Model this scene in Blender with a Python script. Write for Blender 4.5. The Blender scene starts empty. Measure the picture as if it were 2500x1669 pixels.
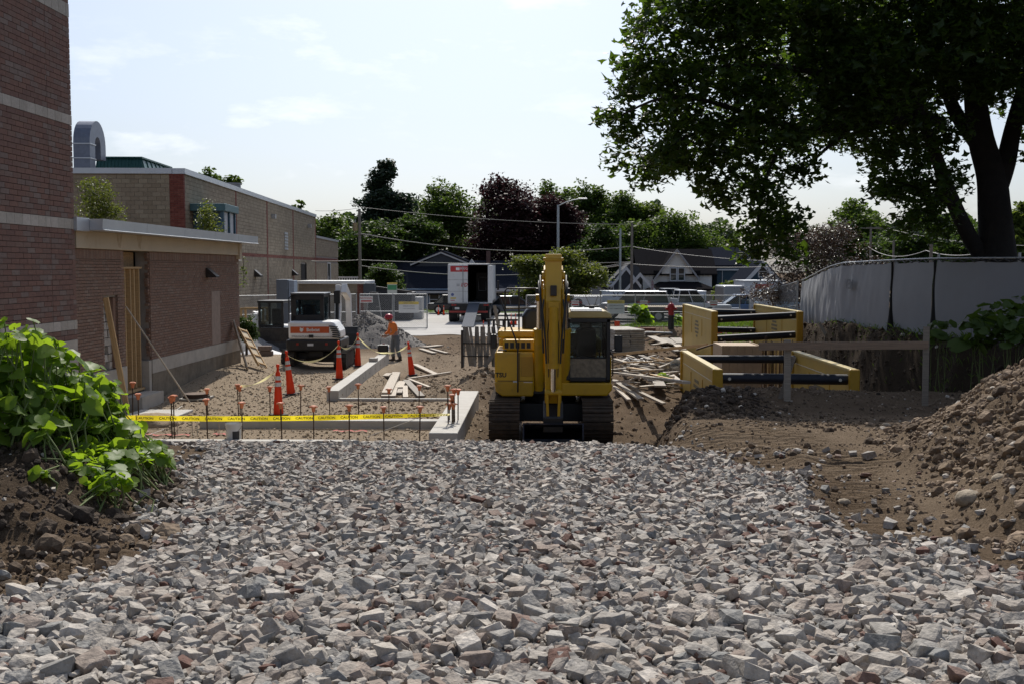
import bpy, bmesh, math, random
import numpy as np
from mathutils import Vector, Matrix, Euler, noise as mnoise
R = math.radians
random.seed(7); rng = np.random.default_rng(7)
SC = bpy.context.scene
COL = SC.collection
# ------------------------------------------------------------------ camera
EYE = 3.6
FPX = 2600.0                                   # focal length in pixels of the 2500-wide photograph
cam_d = bpy.data.cameras.new('camera'); cam = bpy.data.objects.new('camera', cam_d); COL.objects.link(cam)
cam_d.sensor_width = 36.0; cam_d.lens = 36.0 * FPX / 2500.0
cam_d.clip_start = 0.1; cam_d.clip_end = 3000
PITCH = math.atan(177.5 / FPX); YAW = math.atan(69 / FPX)
cam.location = (0, 0, EYE)
cam.rotation_euler = (math.pi / 2 - PITCH, 0, YAW)
SC.camera = cam
CM = cam.rotation_euler.to_matrix()
def ray(px, py):
    return CM @ Vector(((px - 1250) / FPX, -(py - 834.5) / FPX, -1))
def at(px, py, Y):                             # point of the place seen at a pixel, at distance Y along the site axis
    r = ray(px, py); t = Y / r.y
    return Vector((r.x * t, Y, EYE + r.z * t))
def atz(px, py, z):                            # the same, on the level z
    r = ray(px, py); t = (z - EYE) / r.z
    return Vector((r.x * t, r.y * t, z))
# ------------------------------------------------------------------ sky, sun, exposure
SUN_EL = R(48); SUN_AZ = R(-1.5)               # azimuth from +Y towards +X
w = bpy.data.worlds.new('World'); SC.world = w; w.use_nodes = True
nt = w.node_tree; N = nt.nodes; L = nt.links
bg = N['Background']
sky = N.new('ShaderNodeTexSky'); sky.sky_type = 'NISHITA'; sky.sun_disc = False
sky.sun_elevation = SUN_EL; sky.sun_rotation = SUN_AZ
sky.altitude = 200; sky.air_density = 1.0; sky.dust_density = 3.0; sky.ozone_density = 1.0
tc = N.new('ShaderNodeTexCoord')
mp = N.new('ShaderNodeMapping'); mp.inputs['Scale'].default_value = (1.0, 1.0, 3.2)
nz = N.new('ShaderNodeTexNoise'); nz.inputs['Scale'].default_value = 9.0; nz.inputs['Detail'].default_value = 7; nz.inputs['Roughness'].default_value = 0.62
nz2 = N.new('ShaderNodeTexNoise'); nz2.inputs['Scale'].default_value = 2.2; nz2.inputs['Detail'].default_value = 3
rm = N.new('ShaderNodeMapRange'); rm.inputs[1].default_value = 0.54; rm.inputs[2].default_value = 0.74
rm2 = N.new('ShaderNodeMapRange'); rm2.inputs[1].default_value = 0.40; rm2.inputs[2].default_value = 0.62
ml = N.new('ShaderNodeMath'); ml.operation = 'MULTIPLY'
ml2 = N.new('ShaderNodeMath'); ml2.operation = 'MULTIPLY_ADD'; ml2.inputs[1].default_value = 0.5; ml2.inputs[2].default_value = 0.0
mx = N.new('ShaderNodeMix'); mx.data_type = 'RGBA'; mx.inputs[7].default_value = (11.5, 11.7, 12.0, 1)   # thin high cloud veil
L.new(tc.outputs['Generated'], mp.inputs['Vector']); L.new(mp.outputs[0], nz.inputs['Vector']); L.new(mp.outputs[0], nz2.inputs['Vector'])
L.new(nz.outputs[0], rm.inputs[0]); L.new(nz2.outputs[0], rm2.inputs[0]); L.new(rm.outputs[0], ml.inputs[0]); L.new(rm2.outputs[0], ml.inputs[1])
L.new(ml.outputs[0], ml2.inputs[0]); L.new(ml2.outputs[0], mx.inputs[0]); hsv = N.new('ShaderNodeHueSaturation'); hsv.inputs['Saturation'].default_value = 0.62; L.new(sky.outputs[0], hsv.inputs['Color']); tnt = N.new('ShaderNodeMix'); tnt.data_type = 'RGBA'; tnt.blend_type = 'MULTIPLY'; tnt.inputs[0].default_value = 1; tnt.inputs[7].default_value = (0.905, 0.985, 1.11, 1); L.new(hsv.outputs[0], tnt.inputs[6]); L.new(tnt.outputs[2], mx.inputs[6]); L.new(mx.outputs[2], bg.inputs['Color'])
bg.inputs['Strength'].default_value = 0.128
sd = bpy.data.lights.new('sun', 'SUN'); sun = bpy.data.objects.new('sun', sd); COL.objects.link(sun)
sd.energy = 5.0; sd.angle = R(0.55); sd.color = (1.0, 0.94, 0.85)
sun_dir = Vector((math.sin(SUN_AZ) * math.cos(SUN_EL), math.cos(SUN_AZ) * math.cos(SUN_EL), math.sin(SUN_EL)))
sun.rotation_euler = (-sun_dir).to_track_quat('-Z', 'Y').to_euler(); sun.location = (0, 20, 40)
SC.view_settings.view_transform = 'Standard'; SC.view_settings.look = 'None'
SC.view_settings.gamma = 1; SC.view_settings.use_curve_mapping = False
SC.view_settings.exposure = -0.22
SC.cycles.max_bounces = 6; SC.cycles.diffuse_bounces = 3; SC.cycles.glossy_bounces = 3
SC.cycles.transmission_bounces = 4; SC.cycles.transparent_max_bounces = 6
SC.cycles.use_denoising = True
SC.cycles.caustics_reflective = False; SC.cycles.caustics_refractive = False
# ------------------------------------------------------------------ materials
MATS = {}
def mat(name, col, rough=0.8, metal=0.0, var=0.12, scale=6.0, bump=0.0, bscale=40.0, col2=None, dirt=0.0, dirtcol=(0.16, 0.12, 0.08), spec=0.5, coat=0.0, rnd=0.0):
    """procedural: base colour broken up by noise (var / col2), optional dirt patches, fine bump, per-object variation"""
    if name in MATS: return MATS[name]
    m = bpy.data.materials.new(name); m.use_nodes = True; MATS[name] = m
    t = m.node_tree; n = t.nodes; l = t.links; b = n['Principled BSDF']
    b.inputs['Roughness'].default_value = rough; b.inputs['Metallic'].default_value = metal
    b.inputs['Specular IOR Level'].default_value = spec
    if coat: b.inputs['Coat Weight'].default_value = coat; b.inputs['Coat Roughness'].default_value = 0.15
    tc = n.new('ShaderNodeTexCoord'); g = n.new('ShaderNodeNewGeometry')
    nz = n.new('ShaderNodeTexNoise'); nz.inputs['Scale'].default_value = scale; nz.inputs['Detail'].default_value = 6; nz.inputs['Roughness'].default_value = 0.65
    l.new(g.outputs['Position'], nz.inputs['Vector'])
    mx = n.new('ShaderNodeMix'); mx.data_type = 'RGBA'
    a = tuple(max(0, c * (1 - var)) for c in col[:3]) + (1,)
    c2 = (tuple(col2[:3]) if col2 else tuple(min(1, c * (1 + var)) for c in col[:3])) + (1,)
    mx.inputs[6].default_value = a; mx.inputs[7].default_value = c2
    rp = n.new('ShaderNodeMapRange'); rp.inputs[1].default_value = 0.32; rp.inputs[2].default_value = 0.68
    l.new(nz.outputs[0], rp.inputs[0]); l.new(rp.outputs[0], mx.inputs[0])
    out = mx.outputs[2]
    if rnd:
        oi = n.new('ShaderNodeObjectInfo'); hs = n.new('ShaderNodeHueSaturation')
        mr = n.new('ShaderNodeMapRange'); mr.inputs[3].default_value = 1 - rnd; mr.inputs[4].default_value = 1 + rnd
        l.new(oi.outputs['Random'], mr.inputs[0]); l.new(mr.outputs[0], hs.inputs['Value']); l.new(out, hs.inputs['Color']); out = hs.outputs[0]
    if dirt:
        nd = n.new('ShaderNodeTexNoise'); nd.inputs['Scale'].default_value = 2.3; nd.inputs['Detail'].default_value = 8; nd.inputs['Roughness'].default_value = 0.7
        l.new(g.outputs['Position'], nd.inputs['Vector'])
        dr = n.new('ShaderNodeMapRange'); dr.inputs[1].default_value = 0.62 - 0.25 * dirt; dr.inputs[2].default_value = 0.80 - 0.15 * dirt; dr.inputs[4].default_value = min(1, 0.35 + dirt * 0.6)
        l.new(nd.outputs[0], dr.inputs[0])
        dm = n.new('ShaderNodeMix'); dm.data_type = 'RGBA'; dm.inputs[7].default_value = tuple(dirtcol) + (1,)
        l.new(dr.outputs[0], dm.inputs[0]); l.new(out, dm.inputs[6]); out = dm.outputs[2]
    l.new(out, b.inputs['Base Color'])
    if bump:
        nb = n.new('ShaderNodeTexNoise'); nb.inputs['Scale'].default_value = bscale; nb.inputs['Detail'].default_value = 5
        l.new(g.outputs['Position'], nb.inputs['Vector'])
        bp = n.new('ShaderNodeBump'); bp.inputs['Strength'].default_value = min(1, bump); bp.inputs['Distance'].default_value = 0.02
        l.new(nb.outputs[0], bp.inputs['Height']); l.new(bp.outputs[0], b.inputs['Normal'])
    return m
def wood(name, col, rnd=0.18, var=0.25):
    if name in MATS: return MATS[name]
    m = mat(name, col, 0.75, var=var, scale=3, rnd=rnd, bump=0.3, bscale=60)
    t = m.node_tree
    for nd in t.nodes:                                       # stretch the grain along the board (object x)
        if nd.type == 'TEX_NOISE' and abs(nd.inputs['Scale'].default_value - 3) < .01:
            tcn = t.nodes.new('ShaderNodeTexCoord'); mpn = t.nodes.new('ShaderNodeMapping'); mpn.inputs['Scale'].default_value = (1, 18, 18)
            t.links.new(tcn.outputs['Object'], mpn.inputs[0]); t.links.new(mpn.outputs[0], nd.inputs['Vector'])
    return m
def plastic_film(name, col, trans=0.5, rough=0.45):
    """thin coloured plastic that lets daylight through"""
    m = leafmat(name, tuple(c * .85 for c in col), col, trans, rough, .4, 3.0)
    for nd in m.node_tree.nodes:
        if nd.type == 'HUE_SAT': nd.inputs['Value'].default_value = 1.15; nd.inputs['Hue'].default_value = .5; nd.inputs['Saturation'].default_value = 1.0
    return m
def glass(name, col=(0.02, 0.03, 0.035), rough=0.04, alpha=1.0):
    if name in MATS: return MATS[name]
    m = bpy.data.materials.new(name); m.use_nodes = True; MATS[name] = m
    t = m.node_tree; n = t.nodes; l = t.links; b = n['Principled BSDF']
    b.inputs['Base Color'].default_value = tuple(col) + (1,); b.inputs['Roughness'].default_value = rough
    b.inputs['IOR'].default_value = 1.5
    if alpha < 1:
        tr = n.new('ShaderNodeBsdfTransparent'); tr.inputs[0].default_value = (0.75, 0.85, 0.88, 1)
        ms = n.new('ShaderNodeMixShader'); ms.inputs[0].default_value = alpha
        l.new(tr.outputs[0], ms.inputs[1]); l.new(b.outputs[0], ms.inputs[2]); l.new(ms.outputs[0], n['Material Output'].inputs[0])
    return m
def leafmat(name, col, col2, trans=0.45, rough=0.45, spec=0.4, var_scale=0.6):
    """leaf: diffuse + gloss + light passing through; colour varies clump by clump and leaf by leaf"""
    if name in MATS: return MATS[name]
    m = bpy.data.materials.new(name); m.use_nodes = True; MATS[name] = m
    t = m.node_tree; n = t.nodes; l = t.links; b = n['Principled BSDF']
    g = n.new('ShaderNodeNewGeometry'); nz = n.new('ShaderNodeTexNoise'); nz.inputs['Scale'].default_value = var_scale; nz.inputs['Detail'].default_value = 4
    l.new(g.outputs['Position'], nz.inputs['Vector'])
    ad = n.new('ShaderNodeMath'); ad.operation = 'MULTIPLY_ADD'; ad.inputs[1].default_value = 0.5; 
    l.new(g.outputs['Random Per Island'], ad.inputs[0]); 
    s = n.new('ShaderNodeMath'); s.operation = 'SUBTRACT'; s.inputs[1].default_value = 0.25
    l.new(nz.outputs[0], s.inputs[0]); l.new(s.outputs[0], ad.inputs[2])
    mx = n.new('ShaderNodeMix'); mx.data_type = 'RGBA'; mx.inputs[6].default_value = tuple(col) + (1,); mx.inputs[7].default_value = tuple(col2) + (1,)
    l.new(ad.outputs[0], mx.inputs[0])
    l.new(mx.outputs[2], b.inputs['Base Color']); b.inputs['Roughness'].default_value = rough; b.inputs['Specular IOR Level'].default_value = spec
    tl = n.new('ShaderNodeBsdfTranslucent'); br = n.new('ShaderNodeHueSaturation'); br.inputs['Hue'].default_value = 0.485; br.inputs['Saturation'].default_value = 1.15; br.inputs['Value'].default_value = 1.7
    l.new(mx.outputs[2], br.inputs['Color']); l.new(br.outputs[0], tl.inputs[0])
    ms = n.new('ShaderNodeMixShader'); ms.inputs[0].default_value = trans
    l.new(b.outputs[0], ms.inputs[1]); l.new(tl.outputs[0], ms.inputs[2]); l.new(ms.outputs[0], n['Material Output'].inputs[0])
    return m
# ------------------------------------------------------------------ object helpers
def setp(o, label=None, cat=None, group=None, kind=None):
    if label: o['label'] = label
    if cat: o['category'] = cat
    if group: o['group'] = group
    if kind: o['kind'] = kind
    return o
def thing(name, label, cat, loc=(0, 0, 0), rz=0.0, group=None):
    o = bpy.data.objects.new(name, None); COL.objects.link(o); o.empty_display_size = 0.2
    o.location = loc; o.rotation_euler = (0, 0, rz)
    return setp(o, label, cat, group)
def link(name, me, parent=None, m=None):
    o = bpy.data.objects.new(name, me); COL.objects.link(o)
    if m is not None and len(me.materials) == 0: me.materials.append(m)
    if parent is not None: o.parent = parent
    return o
def npmesh(name, V, F, smooth=False):
    """V (n,3), F (m,k) equal-sized faces, or list of such face arrays"""
    me = bpy.data.meshes.new(name); V = np.asarray(V, np.float32)
    Fs = F if isinstance(F, list) else [F]; Fs = [np.asarray(f, np.int32) for f in Fs if len(f)]
    me.vertices.add(len(V)); me.vertices.foreach_set('co', V.ravel())
    tot = sum(f.size for f in Fs); npoly = sum(len(f) for f in Fs)
    me.loops.add(tot); me.polygons.add(npoly)
    me.loops.foreach_set('vertex_index', np.concatenate([f.ravel() for f in Fs]))
    ls = []; s = 0
    for f in Fs:
        ls.append(s + np.arange(len(f)) * f.shape[1]); s += f.size
    me.polygons.foreach_set('loop_start', np.concatenate(ls).astype(np.int32))
    me.polygons.foreach_set('use_smooth', np.full(npoly, smooth)); me.update(calc_edges=True)
    return me
class MB:
    """collects shapes into one mesh"""
    def __init__(s): s.v = []; s.f = []; s.sm = []
    def add(s, vs, fs, sm=False):
        o = len(s.v); s.v += [tuple(v) for v in vs]; s.f += [tuple(i + o for i in f) for f in fs]; s.sm += [sm] * len(fs); return s
    def box(s, c, d, rot=None, taper=1.0):
        hx, hy, hz = d[0] / 2, d[1] / 2, d[2] / 2; P = []
        for z, k in ((-hz, 1.0), (hz, taper)):
            for x, y in ((-hx, -hy), (hx, -hy), (hx, hy), (-hx, hy)): P.append(Vector((x * k, y * k, z)))
        if rot is not None:
            M = rot if isinstance(rot, Matrix) else Euler(rot).to_matrix(); P = [M @ p for p in P]
        c = Vector(c); return s.add([p + c for p in P], [(3, 2, 1, 0), (4, 5, 6, 7), (0, 1, 5, 4), (1, 2, 6, 5), (2, 3, 7, 6), (3, 0, 4, 7)])
    def b2(s, a, b): return s.box(((a[0] + b[0]) / 2, (a[1] + b[1]) / 2, (a[2] + b[2]) / 2), (abs(b[0] - a[0]), abs(b[1] - a[1]), abs(b[2] - a[2])))
    def bar(s, p, q, wd, ht, up=(0, 0, 1)):
        """box-section bar from p to q"""
        p = Vector(p); q = Vector(q); d = q - p; ln = d.length; x = d.normalized(); u = Vector(up)
        if abs(x.dot(u)) > 0.98: u = Vector((0, 1, 0))
        y = u.cross(x).normalized(); z = x.cross(y)
        return s.box((p + q) / 2, (ln, wd, ht), Matrix((x, y, z)).transposed())
    def cyl(s, p, q, r, r2=None, n=12, cap=True, sm=True):
        p = Vector(p); q = Vector(q); r2 = r if r2 is None else r2; d = (q - p).normalized()
        a = d.orthogonal().normalized(); b = d.cross(a); V = []
        for c, rr in ((p, r), (q, r2)):
            for i in range(n):
                t = 2 * math.pi * i / n; V.append(c + (a * math.cos(t) + b * math.sin(t)) * rr)
        s.add(V, [(i, (i + 1) % n, n + (i + 1) % n, n + i) for i in range(n)], sm)
        if cap: s.add(V, [tuple(range(n - 1, -1, -1)), tuple(range(n, 2 * n))])
        return s
    def tube(s, pts, r, n=8, rs=None, cap=True):
        pts = [Vector(p) for p in pts]; V = []; up = None
        for i, p in enumerate(pts):
            d = ((pts[min(i + 1, len(pts) - 1)] - pts[max(i - 1, 0)])).normalized()
            a = d.orthogonal().normalized() if up is None else (up - d * up.dot(d)).normalized(); up = a; b = d.cross(a); rr = rs[i] if rs else r
            for k in range(n):
                t = 2 * math.pi * k / n; V.append(p + (a * math.cos(t) + b * math.sin(t)) * rr)
        F = []
        for i in range(len(pts) - 1):
            for k in range(n): F.append((i * n + k, i * n + (k + 1) % n, (i + 1) * n + (k + 1) % n, (i + 1) * n + k))
        s.add(V, F, True)
        if cap: s.add(V, [tuple(range(n - 1, -1, -1)), tuple(range((len(pts) - 1) * n, len(pts) * n))])
        return s
    def prism(s, poly, axis, a, b):
        """polygon (u,v) pushed along axis from a to b; axis x: (u,v)=(y,z), y: (x,z), z: (x,y)"""
        def P(u, v, t): return {'x': (t, u, v), 'y': (u, t, v), 'z': (u, v, t)}[axis]
        n = len(poly); V = [P(u, v, a) for u, v in poly] + [P(u, v, b) for u, v in poly]
        return s.add(V, [tuple(range(n)), tuple(range(2 * n - 1, n - 1, -1))] + [(i, n + i, n + (i + 1) % n, (i + 1) % n) for i in range(n)])
    def quad(s, a, b, c, d): return s.add([a, b, c, d], [(0, 1, 2, 3)])
    def sph(s, c, r, n=10, m=6, sc=(1, 1, 1)):
        V = []; F = []
        for j in range(m + 1):
            ph = math.pi * j / m
            for i in range(n):
                th = 2 * math.pi * i / n; V.append((c[0] + r * sc[0] * math.sin(ph) * math.cos(th), c[1] + r * sc[1] * math.sin(ph) * math.sin(th), c[2] + r * sc[2] * math.cos(ph)))
        for j in range(m):
            for i in range(n): F.append((j * n + i, (j + 1) * n + i, (j + 1) * n + (i + 1) % n, j * n + (i + 1) % n))
        return s.add(V, F, True)
    def build(s, name, m=None, parent=None, bevel=0.0, seg=2, fix=True):
        me = bpy.data.meshes.new(name); me.from_pydata(s.v, [], s.f)
        me.polygons.foreach_set('use_smooth', s.sm)
        if fix:
            bm = bmesh.new(); bm.from_mesh(me); bmesh.ops.recalc_face_normals(bm, faces=bm.faces); bm.to_mesh(me); bm.free()
        me.update(); o = link(name, me, parent, m)
        if bevel:
            md = o.modifiers.new('bevel', 'BEVEL'); md.width = bevel; md.segments = seg; md.limit_method = 'ANGLE'; md.angle_limit = R(40)
        return o
def part(name, m, parent, fn, bevel=0.0, seg=2):
    b = MB(); fn(b); return b.build(name, m, parent, bevel, seg)
def copytree(o, parent=None):
    c = o.copy(); COL.objects.link(c); c.parent = parent
    for ch in list(o.children): copytree(ch, c)
    return c
_txt = {}
def text_mesh(body, size, ext=0.002, mirror=False, align='CENTER', shear=0.0, bold=0.0):
    k = (body, size, mirror, align, shear, bold)
    if k in _txt: return _txt[k]
    cu = bpy.data.curves.new('t', 'FONT'); cu.body = body; cu.size = size; cu.extrude = ext; cu.align_x = align; cu.align_y = 'CENTER'; cu.resolution_u = 2; cu.shear = shear; cu.offset = bold
    o = bpy.data.objects.new('t', cu); COL.objects.link(o)
    dg = bpy.context.evaluated_depsgraph_get(); me = bpy.data.meshes.new_from_object(o.evaluated_get(dg))
    bpy.data.objects.remove(o)
    if mirror: me.transform(Matrix.Scale(-1, 4, (1, 0, 0))); me.flip_normals()
    me.name = 'lettering'; _txt[k] = me; return me
def lettering(body, size, m, parent, loc, rot, mirror=False, align='CENTER', shear=0.0, bold=0.0, sx=1.0):
    me = text_mesh(body, size, mirror=mirror, align=align, shear=shear, bold=bold)
    if len(me.materials): 
        if me.materials[0] != m: me = me.copy(); me.materials[0] = m
    o = link('lettering', me, parent, m); o.location = loc; o.rotation_euler = rot; o.scale = (sx, 1, 1); return o
# value noise
_perm = rng.random((257, 257)).astype(np.float32)
def vn(x, y):
    x = np.asarray(x, np.float64); y = np.asarray(y, np.float64)
    xi = np.floor(x).astype(int); yi = np.floor(y).astype(int); fx = x - xi; fy = y - yi
    fx = fx * fx * (3 - 2 * fx); fy = fy * fy * (3 - 2 * fy); a = xi & 255; b = yi & 255; a1 = (xi + 1) & 255; b1 = (yi + 1) & 255
    return (_perm[a, b] * (1 - fx) + _perm[a1, b] * fx) * (1 - fy) + (_perm[a, b1] * (1 - fx) + _perm[a1, b1] * fx) * fy
def fbm(x, y, f=1.0, o=4, g=0.5):
    s = 0; a = 1.0; t = 0
    for i in range(o): s = s + a * (vn(x * f + i * 17.3, y * f + i * 9.1) - 0.5); t += a; a *= g; f *= 2.03
    return s / t * 2
def ss(a, b, x):
    t = np.clip((x - a) / (b - a), 0, 1); return t * t * (3 - 2 * t)
# ================================================================== the ground
GR_R = ([2.0, 4.5, 5.5, 6.5, 7.85, 9.6, 10.3, 12, 13.4, 15, 16], [3.8, 3.0, 2.34, 2.13, 1.93, 2.39, 2.18, 1.77, 1.3, 1.25, 1.2])
GR_L = ([2.0, 3.9, 4.5, 4.9, 5.6, 7.9, 9.6, 11.9, 15, 16], [-4.6, -4.0, -2.35, -2.05, -2.12, -2.8, -3.3, -3.85, -5.0, -5.4])
def XF(y): return 1.15 + 0.24 * y              # foot of the dirt pile on the right
def fence_x(y): return np.interp(y, [18, 23.5, 27, 30, 34, 38, 42, 60], [11.6, 10.85, 10.05, 9.75, 9.6, 9.85, 10.3, 11.5])
def G(x, y, detail=True):
    x = np.asarray(x, np.float64); y = np.asarray(y, np.float64)
    near = 2.24 - 0.088 * (np.clip(y, -20, 13.6) - 3.5)
    plat = near - 0.20 * ss(14, 18.5, y)
    # low building site
    pad = np.interp(y, [0, 28, 40, 56, 2000], [0.37, 0.36, 0.22, 0.10, 0.10])
    wallside = 0.35 * ss(-7.6, -9.3, x) * ss(25, 31, y) * (1 - ss(36, 44, y))
    trench = 0.05 + 0.0 * x
    inpad = ss(-1.0, -2.0, x)
    dug = (1 - ss(33, 40, y))
    low = pad * inpad + (trench * dug + pad * (1 - dug)) * (1 - inpad) + wallside
    low = low - 0.26 * ss(-5.2, -4.7, x) * ss(-1.5, -2.2, x) * ss(26.0, 27.5, y) * (1 - ss(38, 42, y))
    low = low + 0.5 * np.exp(-((x + 1.6) / 1.2) ** 2 - ((y - 30.5) / 2.2) ** 2) + 0.30 * np.exp(-((x + 0.6) / 2.2) ** 2 - ((y - 38) / 3.5) ** 2)
    low = low + 0.32 * np.exp(-((x - 2.9) / 1.3) ** 2 - ((y - 29) / 3) ** 2) + 0.25 * np.exp(-((x - 4.6) / 1.2) ** 2 - ((y - 35) / 3) ** 2)
    xb = np.interp(y, [12, 15, 17.5, 20, 22], [1.9, 1.75, 1.95, 2.5, 3.2])
    right = ss(-0.5, 0.5, x - xb)
    drop = ss(13.3, 16.8, y + 0.15 * np.sin(x * 1.3)) * (1 - right) + ss(21.6, 23.3, y + 0.02 * x) * right
    z = plat * (1 - drop) + low * drop
    dugout = (1 - inpad) * drop * ss(22, 25, y) * (1 - ss(44, 50, y)) * (1 - np.exp(-((x - .2) / 1.7) ** 2 - ((y - 22.8) / 2.2) ** 2))
    z = z + dugout * (0.26 * fbm(x + 3, y, 0.55, 3) + 0.13 * fbm(x, y, 1.3, 3))
    # dark berm beside the excavator
    z = z + 0.30 * np.exp(-(((x - 2.9) * 0.80 + (y - 18.6) * -0.25) / 0.75) ** 2 - ((y - 18.9) / 1.0) ** 2) + 0.18 * np.exp(-((x - 4.6) / 1.4) ** 2 - ((y - 20.3) / 1.0) ** 2)
    # bank and upper ground on the right, verge and street beyond
    top = np.interp(y, [0, 20, 34, 42, 52, 120], [2.0, 1.95, 1.9, 1.45, 0.80, -1.1])
    fx = fence_x(y)
    bank = ss(-1.25, -0.30, x - fx + 0.35 * fbm(x * 0.0 + y, y * 0.0 + 3, 0.8, 3)) * ss(15, 19.5, y + 0.25 * (x - 9))
    verge = ss(2.2, 4.6, x + 1.2 * fbm(y, x * 0 + 2, 0.15, 2)) * ss(49.5, 52.0, y + 1.0 * fbm(x, y * 0, 0.4, 2))
    z = z * (1 - verge) + np.interp(y, [0, 50, 54, 58, 90, 118, 2000], [.8, .8, .8, .30, .30, -1.1, -1.1]) * verge
    z = np.where(verge > 0.02, z, z - 1.2 * ss(86, 118, y))
    # pit round the far trench box
    z = z - 1.1 * ss(5.3, 6.1, x) * (1 - ss(9.4, 9.9, x)) * ss(31.5, 34, y) * (1 - ss(46, 48, y))
    z = z * (1 - bank) + np.maximum(z, top) * bank
    # dirt pile on the right
    pile = np.clip(0.60 * (x - XF(y) + 0.5 * fbm(x, y, 0.9, 4)), 0, 1.05) * ss(4.6, 6.4, y) * (1 - ss(13.2, 16.0, y))
    z = z + pile
    # left bank under the plants
    lb = 0.44 * ss(5.75, 6.9, y + 0.8 * fbm(x, y, 0.8, 3)) * ss(-2.55, -3.35, x + 0.10 * (y - 7) + 0.4 * fbm(y, x, 0.9, 3)) * (1 - ss(8.3, 10.4, y))
    z = z + lb
    if detail:
        gr = np.clip((np.interp(y, *GR_R) - x) / 0.3, 0, 1) * np.clip((x - np.interp(y, *GR_L)) / 0.3, 0, 1) * (y < 15.5)
        nearf = 1 - ss(16, 60, y)
        rough = 0.035 + 0.10 * np.clip(pile * 2, 0, 1) + 0.07 * np.clip(lb * 2.5, 0, 1) + 0.10 * bank * (1 - ss(-0.5, 0.6, x - fx)) + 0.13 * (drop * (1 - inpad)) * (1 - ss(44, 52, y))
        rough = rough * (1 - 0.75 * inpad * drop) * (1 - 0.5 * gr)
        rough = rough + 0.10 * np.exp(-((x - 2.9) / 1.0) ** 2 - ((y - 18.6) / 1.3) ** 2)
        z = z + rough * fbm(x, y, 1.7, 6, 0.6) * (0.25 + 0.75 * nearf) * (1 - ss(50, 56, y))
        z = z + 0.055 * np.clip(pile * 3, 0, 1) * fbm(x, y, 5.5, 3, .6) + 0.030 * np.clip(lb * 3, 0, 1) * fbm(x, y, 5.5, 3, .6)
        # grouser marks of tracked machines
        lane1 = np.exp(-((x - 2.75 + 0.10 * (y - 14)) / 1.05) ** 4) * ss(10.5, 11.5, y) * (1 - ss(16.2, 17.4, y))
        lane2 = np.exp(-((x - XF(y) + 0.62) / 0.33) ** 4) * ss(5.4, 6.2, y) * (1 - ss(11.0, 12.5, y))
        lane3 = np.exp(-((x + 2.75) / 0.55) ** 4) * ss(4.5, 4.9, y) * (1 - ss(6.0, 6.6, y))
        z = z - 0.055 * lane2 * (1 - .5 * pile) - 0.045 * np.exp(-((x - 2.1 + 0.10 * (y - 14)) / 0.28) ** 4) * ss(9.5, 11, y) * (1 - ss(16.5, 18, y)) + 0.04 * np.exp(-((x - XF(y) + 1.08) / 0.14) ** 2) * ss(5.4, 6.4, y) * (1 - ss(11, 13, y))
        ridge = np.sin(2 * math.pi * (y + 0.12 * x) / 0.20 + 2.0 * fbm(x, y, 1.1, 2))
        z = z + (0.050 * lane1 + 0.042 * lane2 + 0.036 * lane3) * np.sign(ridge) * np.abs(ridge) ** 0.6 * (0.35 + 0.65 * ss(-0.3, 0.3, fbm(x + 5, y, 1.3, 3)))
    return z
def gz(x, y): return float(G(np.array([x]), np.array([y]))[0])
ys = [1.0]
while ys[-1] < 60: ys.append(ys[-1] + (0.042 if ys[-1] < 17.5 else 0.0115 * ys[-1]))
ys = np.array([-60, -20, -6, -2, 0] + ys + list(60 * 1.12 ** np.arange(1, 28)))
xs = np.concatenate([-11 - 0.4 * 1.16 ** np.arange(52, 0, -1), np.arange(-11, 12.001, 0.08), 12 + 0.4 * 1.16 ** np.arange(1, 53)])
GX, GY = np.meshgrid(xs, ys); GZ = G(GX, GY)
nx, ny = len(xs), len(ys)
ii = (np.arange(ny - 1)[:, None] * nx + np.arange(nx - 1)[None, :]).ravel()
gme = npmesh('ground', np.stack([GX.ravel(), GY.ravel(), GZ.ravel()], 1), np.stack([ii, ii + 1, ii + nx + 1, ii + nx], 1), True)
fx = fence_x(GY)
tan_ = ss(14.5, 17.5, GY) * ss(-1.0, -2.2, GX) * (1 - ss(39, 47, GY + 2.5 * fbm(GX, GY, 0.35, 3))) * (1 - 0.55 * ss(-5.0, -4.6, GX) * ss(26, 27, GY))
topsoil_shade = np.clip(ss(-2.3, -1.5, GX - fx) * ss(16, 19, GY) + 0.75 * np.exp(-((GX - 2.9) / 0.9) ** 2 - ((GY - 18.8) / 1.2) ** 2) + 0.9 * ss(5.6, 6.8, GY) * ss(-2.6, -3.3, GX) * (1 - ss(9.8, 12.5, GY)), 0, 1)  # dark topsoil; on the fence bank widened, so maple shade sits in the colour
topsoil_shade = topsoil_shade * (1 - ss(43, 50, GY) * (GX > 8))
sandy = ss(4, 7, GY) * (1 - ss(16, 19, GY)) * ss(0, 1, GX - np.interp(GY, *GR_R))
ca = gme.color_attributes.new('zone', 'FLOAT_COLOR', 'POINT')
ca.data.foreach_set('color', np.stack([tan_.ravel(), topsoil_shade.ravel(), sandy.ravel(), np.ones(GX.size)], 1).astype(np.float32).ravel())
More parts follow.
